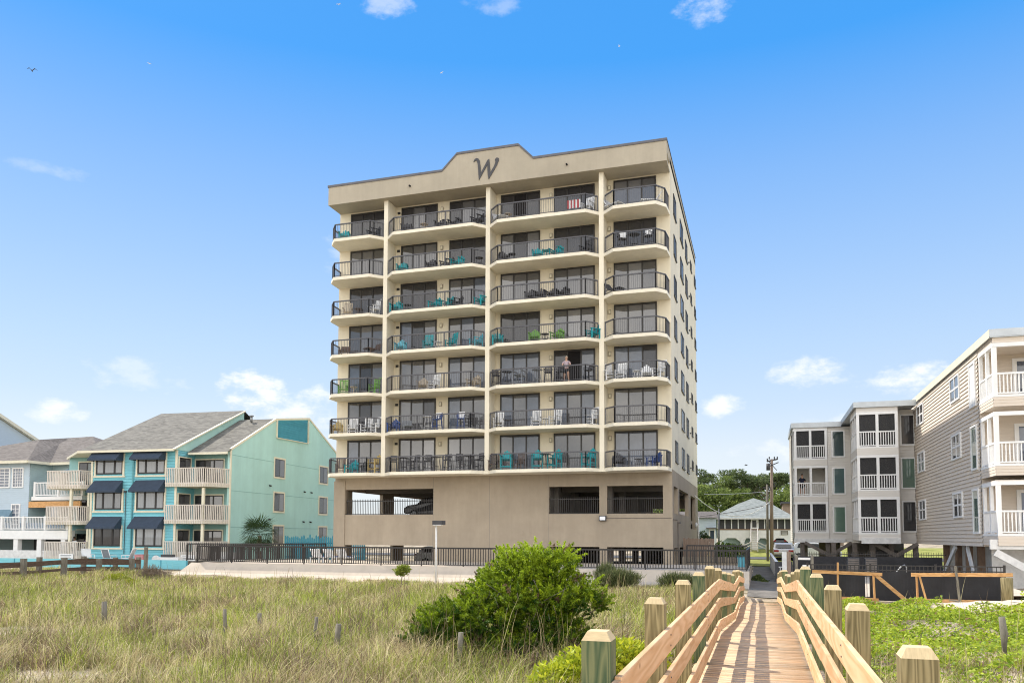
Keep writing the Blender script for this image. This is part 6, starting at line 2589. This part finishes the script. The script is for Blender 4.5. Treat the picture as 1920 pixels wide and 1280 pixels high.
cen = cen + gs.normal(size=cen.shape) * (.022 * (1.15 - tpos))[..., None]
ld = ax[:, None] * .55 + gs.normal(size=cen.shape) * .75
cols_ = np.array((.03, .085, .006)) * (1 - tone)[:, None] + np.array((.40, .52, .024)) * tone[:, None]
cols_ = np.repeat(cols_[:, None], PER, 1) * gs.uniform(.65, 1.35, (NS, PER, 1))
dead_ = gs.random(NS) < .025
cols_[dead_] = np.array((.22, .15, .09))
n_ = NS * PER
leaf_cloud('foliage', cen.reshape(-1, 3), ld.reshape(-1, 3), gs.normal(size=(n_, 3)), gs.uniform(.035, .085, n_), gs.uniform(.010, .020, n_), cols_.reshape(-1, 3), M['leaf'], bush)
b = MB()
for k in range(16):
    a = rng.uniform(0, 6.28)
    e = be[k % len(be)]
    mid = Vector((-3.5 + math.cos(a) * .3, 12.4 + math.sin(a) * .2, -1.55))
    b.tube([(-3.5 + math.cos(a) * .1, 12.4 + math.sin(a) * .1, GB_ - .1), mid, (e[0], e[1], e[2])], [.035, .024, .008], 6)
b.build('branches', M['bark'], bush)
# pale dead twigs showing in the crown
b = MB()
for k in range(26):
    p = Vector((rng.uniform(-4.3, -2.9), rng.uniform(11.75, 12.0), rng.uniform(-1.5, -.85)))
    q = p + Vector((rng.normal(0, .14), rng.normal(-.02, .05), rng.uniform(.05, .22)))
    b.tube([p, q], [.006, .003], 4)
b.build('dead_twigs', M['oldpost'], bush)

plant('shrub', 'yellow-green leafy shrub low beside the left boardwalk posts', 'shrub', (-2.2, 9.6, -2.0), [(-2.1, 9.9, -1.62, .45, .4, .25), (-1.75, 10.1, -1.5, .35, .35, .25), (-1.45, 10.6, -1.6, .3, .35, .25), (-2.5, 9.7, -1.75, .3, .3, .2)],
      5200, .075, .03, (.24, .33, .02), (.62, .64, .05), 5, [([(-2, 10, -2.1), (-2.05, 10, -1.6)], .012), ([(-1.7, 10.2, -2.1), (-1.6, 10.3, -1.55)], .012)], shell=.3)
plant('sapling', 'small leafy sapling standing alone before the sloped wall', 'shrub', (-14.8, 31.5, -2.4), [(-14.75, 31.5, -1.52, .38, .3, .24), (-14.6, 31.5, -1.42, .26, .25, .18)],
      1000, .12, .05, (.14, .20, .03), (.30, .34, .05), 6, [([(-14.8, 31.5, -2.5), (-14.75, 31.5, -2.0), (-14.7, 31.5, -1.5)], .02), ([(-14.78, 31.5, -2.2), (-14.95, 31.4, -1.95)], .012), ([(-14.76, 31.5, -2.1), (-14.4, 31.4, -2.0)], .012)], shell=.1)
plant('shrub', 'low bright green mound of creeping shrub left of the terrace corner', 'shrub', (-27.8, 29.5, -2.3), [(-28.0, 29.6, -2.15, .75, .6, .35), (-27.2, 29.4, -2.25, .5, .5, .25), (-28.8, 29.8, -2.3, .5, .5, .22)],
      4200, .10, .03, (.12, .17, .01), (.34, .36, .02), 7, shell=.4)
plant('brush_heap', 'grey-brown heap of dead brush at the left end of the retaining wall', 'shrub', (-29.5, 33.5, -2.4), [(-29.8, 33.8, -2.05, .8, .6, .45), (-28.9, 33.4, -2.15, .7, .6, .35), (-30.2, 34.3, -2.1, .5, .5, .4)],
      3800, .22, .02, (.10, .075, .055), (.24, .19, .13), 8, shell=.2)
for k, (x, y, lab) in enumerate(((-7.0, 37.5, 'tall tuft of dark beach grass against the wall, right of the big bush'), (-6.2, 36.6, 'low grey-green shrub at the wall between the tuft and the boardwalk'), (-3.6, 36.8, 'grey-green shrub at the wall beside the left boardwalk posts'))):
    z = float(gz(x, y))
    plant('shrub', lab, 'shrub', (x, y, z), [(x, y, z + .45, .6 + .4 * (k > 0), .5, .55 if k == 0 else .38)], 2600, .40, .022, (.05, .07, .025), (.17, .19, .08), 20 + k, up=1.6, shell=.15)
plant('hedge', 'clipped green hedge behind the brown board fence', 'hedge', (-2.4, 59.5, -2.2), [(-2.9, 59.5, -1.15, .55, .5, .75), (-2.2, 59.5, -1.15, .55, .5, .72), (-1.55, 59.5, -1.2, .5, .5, .68), (-2.5, 59.3, -1.7, 1.1, .5, .5), (-1.7, 59.3, -1.7, .7, .5, .5)],
      6500, .13, .07, (.04, .09, .015), (.16, .24, .03), 9, shell=.6)
plant('vine', 'dark vine mound creeping over the sand path by the white fence', 'shrub', (.0, 46, -2.5), [(-.25, 47, -2.45, .35, 2.0, .28), (.1, 45, -2.5, .3, 1.2, .18)], 2600, .14, .07, (.05, .08, .02), (.15, .18, .05), 10, shell=.3)
plant('shrub', 'round dark shrub behind the brown board fence', 'shrub', (-5.2, 72, -2.2), [(-5.0, 72, -.35, .75, .7, .75), (-5.3, 72, -1.2, .8, .7, 1.0)], 2600, .2, .08, (.015, .03, .008), (.05, .08, .02), 12, shell=.5)

# trees beyond the cottage: rounded live oaks and open pines
TREES = [
    (-10.8, 108, 9.0, 'oak', 4.6), (-6.8, 103, 6.6, 'oak', 3.4), (-8.6, 112, 9.6, 'pine', 4.2), (-2.4, 110, 6.4, 'oak', 3.0), (-4.9, 116, 8.6, 'oak', 3.4), (-1.8, 117, 10.4, 'pine', 4.6), (1.6, 119, 9.8, 'pine', 4.0),
    (4.6, 112, 6.8, 'oak', 3.4), (7.4, 108, 7.6, 'oak', 4.4), (2.6, 110, 5.6, 'oak', 2.8), (-12.5, 98, 6.0, 'oak', 3.4), (-7.6, 96, 4.6, 'oak', 2.6), (-1.0, 124, 7.6, 'oak', 4.4), (5.0, 126, 7.8, 'oak', 4.4)]
TL = ['rounded green oak at the left edge of the treeline beside the tower', 'bright green oak above the grey clapboard shed', 'open-crowned pine rising behind the oak beside the tower', 'pale green round tree just above the cottage roof peak',
      'dark oak in the treeline left of the cottage roof peak', 'tallest flat-topped pine behind the cottage roof', 'flat-topped pine directly behind the utility pole', 'rounded oak right of the utility pole', 'broad oak at the right end of the treeline by the condo',
      'small oak peeking over the right slope of the cottage roof', 'oak seen through the parking deck of the tower', 'low bushy oak between tower and clapboard shed', 'grey-green oak filling the gap under the tall pine', 'far oak showing beneath the pine behind the utility pole']
for k, (x, y, top_, kind, w_) in enumerate(TREES):
    g = np.random.default_rng(40 + k)
    base = -1.0
    hgt = top_ - base
    t = thing('oak_tree' if kind == 'oak' else 'pine_tree', TL[k], 'tree', (x, y, base), 0, 'trees beyond the cottage')
    ells, lim = [], []
    if kind == 'oak':
        for j in range(20):
            a = g.uniform(0, 6.28)
            rr = g.uniform(.15, .95) * w_
            zz = base + hgt * g.uniform(.22, .88) - .12 * rr
            s_ = w_ * g.uniform(.26, .42)
            ells.append((x + math.cos(a) * rr, y + math.sin(a) * rr * .8, min(zz, top_ - s_ * .7), s_, s_, s_ * .68))
        ells.append((x, y, top_ - w_ * .3, w_ * .45, w_ * .45, w_ * .3))
        c1, c2, ls, wd, n = (.065, .10, .025), (.27, .34, .085), .30, .17, 8000
    else:
        for j in range(22):
            a = g.uniform(0, 6.28)
            rr = g.uniform(.05, .95) * w_
            zz = top_ - g.uniform(.08, .55) * hgt * .62 - .12 * rr
            s_ = w_ * g.uniform(.15, .28)
            ells.append((x + math.cos(a) * rr, y + math.sin(a) * rr * .7, zz, s_ * 1.25, s_, s_ * .5))
        c1, c2, ls, wd, n = (.05, .08, .03), (.19, .235, .09), .32, .13, 6500
    c, d, nr, L, W, col = blob_leaves(ells, n, ls, wd, c1, c2, 60 + k, .35, up=.4)
    leaf_cloud('crown', c, d, nr, L, W, col, M['leaf'], t)
    b = MB()
    b.tube([(x, y, base - .5), (x + .1, y, base + hgt * .35), (x - .05, y, base + hgt * .62)], [.28, .2, .12], 8)
    for e in ells[::2]:
        b.tube([(x, y, base + hgt * (.4 if kind == 'oak' else .58)), ((x + e[0]) / 2, (y + e[1]) / 2, (base + hgt * .5 + e[2]) / 2), e[:3]], [.10, .07, .03], 5)
    b.build('trunk', M['bark'], t)

# sabal palm by the mint wall
px_, py0 = -34.7, 50.0
palm = thing('palm_tree', 'fan palm with shaggy dark green crown in front of the mint gable wall', 'tree', (px_, py0, -2.2))
b = MB()
pts = [(px_ + .05 * math.sin(i), py0, -2.3 + i * .28) for i in range(9)]
b.tube(pts, [.22, .2, .19, .19, .18, .19, .18, .17, .12], 10)
b.build('trunk', M['bark'], palm)
vs, fs, cs = [], [], []
g = np.random.default_rng(77)
for k in range(64):
    a = g.uniform(0, 6.28)
    el = g.uniform(-.9, 1.25)
    d = Vector((math.cos(a) * math.cos(el), math.sin(a) * math.cos(el), math.sin(el)))
    s0 = Vector((px_, py0, .0))
    ctr = s0 + d * g.uniform(.45, .75)
    side = d.cross(Vector((0, 0, 1))).normalized()
    up_ = side.cross(d)
    cc = np.array((.022, .05, .014)) + g.random() * np.array((.055, .075, .022))
    for j in range(13):
        an = (j - 6) / 6 * 1.35
        dd = (d * math.cos(an) + side * math.sin(an)).normalized()
        ln = g.uniform(1.0, 1.4) * (1 - .12 * abs(an))
        tip = ctr + dd * ln + Vector((0, 0, -.16 * (1 + abs(an)) * g.uniform(.6, 1.2)))
        mid = ctr + dd * ln * .55
        wv = dd.cross(up_).normalized() * .022
        n = len(vs)
        vs += [tuple(ctr), tuple(mid + wv), tuple(tip), tuple(mid - wv)]
        fs.append([n, n + 1, n + 2, n + 3])
        cs += [tuple(cc * g.uniform(.8, 1.2))] * 4
link('fronds', fast_mesh('fronds', np.array(vs) - np.array(ORG[palm.name]), fs, np.array(cs), [M['leaf']]), palm)


# ------------------------------------------------------------------ dune grass
def in_walk(x, y):
    return (x > -.98) & (x < .82) & (y < 34.2)


def blades(pos, hgt, wid, lean, cols, curl):
    """three-segment blades; pos (N,3)"""
    n = len(pos)
    a = rng.uniform(0, 6.283, n)
    d = np.stack([np.cos(a), np.sin(a), np.zeros(n)], 1)
    # the sea breeze leans everything a little to the right
    d[:, 0] += .15
    s = np.stack([-np.sin(a + rng.normal(0, .9, n)), np.cos(a + rng.normal(0, .9, n)), np.zeros(n)], 1)
    s /= np.linalg.norm(s, axis=1, keepdims=True) + 1e-6
    v = np.empty((n, 7, 3))
    for j, t in enumerate((0, .38, .74)):
        c = pos + d * (lean * hgt * (t ** 1.7))[:, None] + np.array([0, 0, 1.0]) * (hgt * (t - curl * t ** 3 * .45))[:, None]
        w_ = (wid * (1 - .45 * t))[:, None] * .5
        v[:, 2 * j] = c - s * w_
        v[:, 2 * j + 1] = c + s * w_
    v[:, 6] = pos + d * (lean * hgt)[:, None] * (1 + .25 * curl)[:, None] + np.array([0, 0, 1.0]) * (hgt * (1 - curl * .45 - .12 * curl))[:, None]
    base = (np.arange(n) * 7)[:, None]
    q = np.concatenate([base + np.array([0, 1, 3, 2]), base + np.array([2, 3, 5, 4])], 0)
    tr = base + np.array([4, 5, 6, 6])
    return v.reshape(-1, 3), q, base + np.array([4, 5, 6]), np.repeat(cols, 7, axis=0)


def mesh_qt(name, v, q, t, cols, material):
    me = bpy.data.meshes.new(name)
    me.vertices.add(len(v))
    me.vertices.foreach_set('co', v.astype(np.float32).ravel())
    li = np.concatenate([q.ravel(), t.ravel()]).astype(np.int32)
    me.loops.add(len(li))
    me.loops.foreach_set('vertex_index', li)
    nq, nt_ = len(q), len(t)
    me.polygons.add(nq + nt_)
    st = np.concatenate([np.arange(nq) * 4, nq * 4 + np.arange(nt_) * 3]).astype(np.int32)
    me.polygons.foreach_set('loop_start', st)
    a = me.color_attributes.new('Col', 'FLOAT_COLOR', 'POINT')
    c4 = np.ones((len(v), 4), np.float32)
    c4[:, :3] = cols
    a.data.foreach_set('color', c4.ravel())
    me.materials.append(material)
    me.update(calc_edges=True)
    me.validate()
    return link(name, me)


GREEN_A, GREEN_B = np.array((.09, .125, .02)), np.array((.47, .53, .085))
STRAW_A, STRAW_B = np.array((.25, .195, .095)), np.array((.80, .69, .37))
BROWN = np.array((.10, .07, .045))


def patch(x, y):
    """patchiness 0..1: where the sand shows, where the grass is dead"""
    p = np.sin(x * .83 + 1.7 * np.sin(y * .37)) * np.cos(y * .61 + .8 * np.sin(x * .5)) + .6 * np.sin(x * 2.3 + y * 1.1) * np.cos(y * 1.9 - x * .7)
    return (p + 1.6) / 3.2


def scatter(n, x0, x1, y0, y1, view=True):
    x = rng.uniform(x0, x1, n)
    y = rng.uniform(y0, y1, n)
    return x, y


def region(name, label, n_tuft, per, x0, x1, y0, y1, h0, h1, w0, straw, keep, tuft_r=.10):
    x, y = scatter(n_tuft, x0, x1, y0, y1)
    k = keep(x, y)
    x, y = x[k], y[k]
    pt = patch(x, y)
    hs = rng.uniform(h0, h1, len(x)) * (.65 + .7 * pt) * (1 - .6 * smooth(31, 38, y) * smooth(-34.5, -33, x))
    dead = np.clip(straw + .5 * (np.sin(x * 1.3 - y * .9) * np.cos(x * .6 + y * 1.4)) + rng.normal(0, .18, len(x)), .05, .95)
    gtone = rng.random(len(x))
    X = np.repeat(x, per) + rng.normal(0, tuft_r, len(x) * per)
    Y = np.repeat(y, per) + rng.normal(0, tuft_r, len(x) * per)
    Hh = np.repeat(hs, per) * rng.uniform(.45, 1.15, len(x) * per)
    D = np.repeat(dead, per)
    G = np.clip(np.repeat(gtone * .9 + .05, per) + rng.normal(0, .16, len(x) * per), 0, 1)[:, None]
    isd = (rng.random(len(X)) < D)[:, None]
    cols = np.where(isd, STRAW_A * (1 - G) + STRAW_B * G, GREEN_A * (1 - G) + GREEN_B * G)
    mat_ = np.repeat(np.sin(x * 2.2 + 1.3 * np.sin(y * 1.1)) * np.cos(y * 1.7 - .9 * x) > .36, per)
    br = (rng.random(len(X)) < np.where(mat_, .62, .09))[:, None]
    cols = np.where(br, BROWN * (1 + 2.6 * G), cols)
    lean = rng.uniform(.05, .7, len(X)) * (1 + .5 * isd[:, 0])
    curl = rng.uniform(.0, .75, len(X)) * (1 + .4 * isd[:, 0])
    w_ = w0 * rng.uniform(.6, 1.3, len(X)) * (1 + np.clip(Y - 8, 0, 40) * .045)
    ok = ~in_walk(X, Y)
    pos = np.stack([X, Y, gz(X, Y) - .03], 1)
    v, q, t, c = blades(pos[ok], Hh[ok], w_[ok], lean[ok], cols[ok], np.clip(curl[ok], 0, 1))
    o = mesh_qt(name, v, q, t, c, M['grass'])
    return tag(o, label, 'grass', None, 'stuff')


def left_edge(y):
    return -.93 * y - 1.5


def wedge(x, y):
    return (x > -1.26 * y - 2) & (x < 40)


sandgap = lambda x, y: patch(x, y) > .27
bushgap = lambda x, y: ~(((x + 3.6) / 1.25) ** 2 + ((y - 12.5) / .5) ** 2 < 1)
region('dune_grass', 'near dune grass, dry and green blades over sand', 4600, 24, -13, -1.0, 6.2, 13.5, .22, .66, .008, .62, lambda x, y: wedge(x, y) & sandgap(x, y) & bushgap(x, y), .075)
region('dune_grass', 'dune grass filling the middle of the field', 6200, 20, -28, -1.0, 13.5, 23, .28, .66, .009, .46, lambda x, y: wedge(x, y) & (patch(x, y) > .21), .10)
region('dune_grass', 'far dune grass up to the sloped retaining wall', 9000, 18, -52, -1.0, 23, 39.6, .32, .62, .008, .42, lambda x, y: wedge(x, y) & (~((x > -33.6) & (y > 37.2) & (x < -8)) | (rng.random(len(x)) < .3)), .15)
region('dune_grass', 'dry grass at the right of the boardwalk among the vines', 2600, 14, .9, 6.5, 6.0, 15, .25, .55, .0065, .68, lambda x, y: (x < .62 * y - .5) & ((y < 11) | (rng.random(len(x)) < .25)), .09)

# tall sea-oat stalks
n = 1000
x, y = rng.uniform(-26, -1.2, n), rng.uniform(6.5, 32, n)
k = wedge(x, y) & ((y > 9) | (rng.random(n) < .5))
xr, yr = rng.uniform(1.0, 6, 60), rng.uniform(8, 24, 60)
x, y = np.concatenate([x[k], xr, rng.uniform(-4.9, -2.2, 46)]), np.concatenate([y[k], yr, rng.uniform(10.6, 11.7, 46)])
hh = rng.uniform(.65, 1.25, len(x))
hh[-46:] = rng.uniform(.9, 1.45, 46)
cols = np.where(rng.random((len(x), 1)) < .45, BROWN * rng.uniform(.8, 2.2, (len(x), 1)), STRAW_A * .75 + (STRAW_B - STRAW_A) * rng.random((len(x), 1)))
pos = np.stack([x, y, gz(x, y) - .03], 1)
v, q, t, c = blades(pos, hh, .0075 * (1 + np.clip(y - 8, 0, 40) * .045), rng.uniform(.02, .30, len(x)), cols, rng.uniform(0, .25, len(x)))
tag(mesh_qt('sea_oats', v, q, t, c, M['grass']), 'tall dry sea-oat stalks standing out of the dune grass', 'grass', None, 'stuff')


# ------------------------------------------------------------------ vines on the right
def vine_h(x, y):
    return .17 + .12 * np.sin(x * 2.1 + y * .8) * np.cos(y * 1.5 - x * .6) + .09 * np.sin(x * 4.7 - y * 3.1)


n = 95000
x = .85 + 8.5 * rng.random(n)
y = 9.5 + 16.8 * rng.random(n) ** 1.1
dens = np.sin(x * 1.9 + 1.1 * np.sin(y)) * np.cos(y * 1.3 + x * .7)
k = (x < .64 * y - 1) & (dens + rng.normal(0, .35, n) > -.75) & ((y > 12.2 + .9 * np.sin(x * 2)) | (rng.random(n) < .22)) & ~((x > 4.6 + .3 * np.sin(y * 3)) & (y > 24.2) & (x < 7.0))
x, y = x[k], y[k]
n = len(x)
z = gz(x, y) + np.clip(vine_h(x, y), .03, 1) * rng.random(n) ** .45
pos = np.stack([x, y, z], 1)
d = rng.normal(size=(n, 3))
d[:, 2] = d[:, 2] * .5 + .25
nr = rng.normal(size=(n, 3)) * .55 + np.array([-.2, -.1, 1.0])
tt = np.clip(rng.normal(.5, .27, n) + .2 * dens[k], 0, 1)[:, None]
col = np.array((.14, .24, .014)) * (1 - tt) + np.array((.52, .60, .05)) * tt
col = np.where((rng.random(n) < .06)[:, None], np.array((.30, .20, .10)), col)
L = rng.uniform(.05, .095, n) * (1 + np.clip(y - 12, 0, 20) * .015)
o = leaf_cloud('ground_vine', pos, d, nr, L, L * .55, col, M['leaf'])
tag(o, 'bright green beach vines covering the bank right of the boardwalk', 'vines', None, 'stuff')

# drift sand and roots at the foot of the barrier
xs_, ys_ = np.meshgrid(np.linspace(4.2, 7.6, 40), np.linspace(23.8, 26.9, 30))
zz = gz(xs_, ys_) + .03 + .16 * np.exp(-((xs_ - 6.3) / .9) ** 2 - ((ys_ - 25.2) / .8) ** 2) + .02 * np.sin(xs_ * 9) * np.sin(ys_ * 7)
v = np.stack([xs_, ys_, zz], -1).reshape(-1, 3)
i_ = (np.arange(29)[:, None] * 40 + np.arange(39)[None, :]).ravel()
f = np.stack([i_, i_ + 1, i_ + 41, i_ + 40], -1)
M['bare_sand'] = mat('bare_sand', (.62, .52, .40), .95, .1, 3, bump=.6, bscale=14, spec=.1)
o = link('bare_sand', fast_mesh('bare_sand', v, f, None, [M['bare_sand']]))
tag(o, 'bare drift sand heaped at the foot of the timber barrier', None, None, 'structure')
b = MB()
for k in range(9):
    x, y = rng.uniform(5.0, 7.0), rng.uniform(24.6, 26.4)
    pts = []
    for j in range(6):
        pts.append((x + j * .16, y + .06 * math.sin(j * 1.7 + k), float(gz(x + j * .16, y)) + .07 + .05 * math.sin(j + k)))
    b.tube(pts, [.02, .025, .025, .02, .015, .008], 5)
b.single('driftwood', M['oldpost'], (0, 0, 0), 0, 'bleached roots and driftwood on the bare sand by the barrier', 'driftwood')
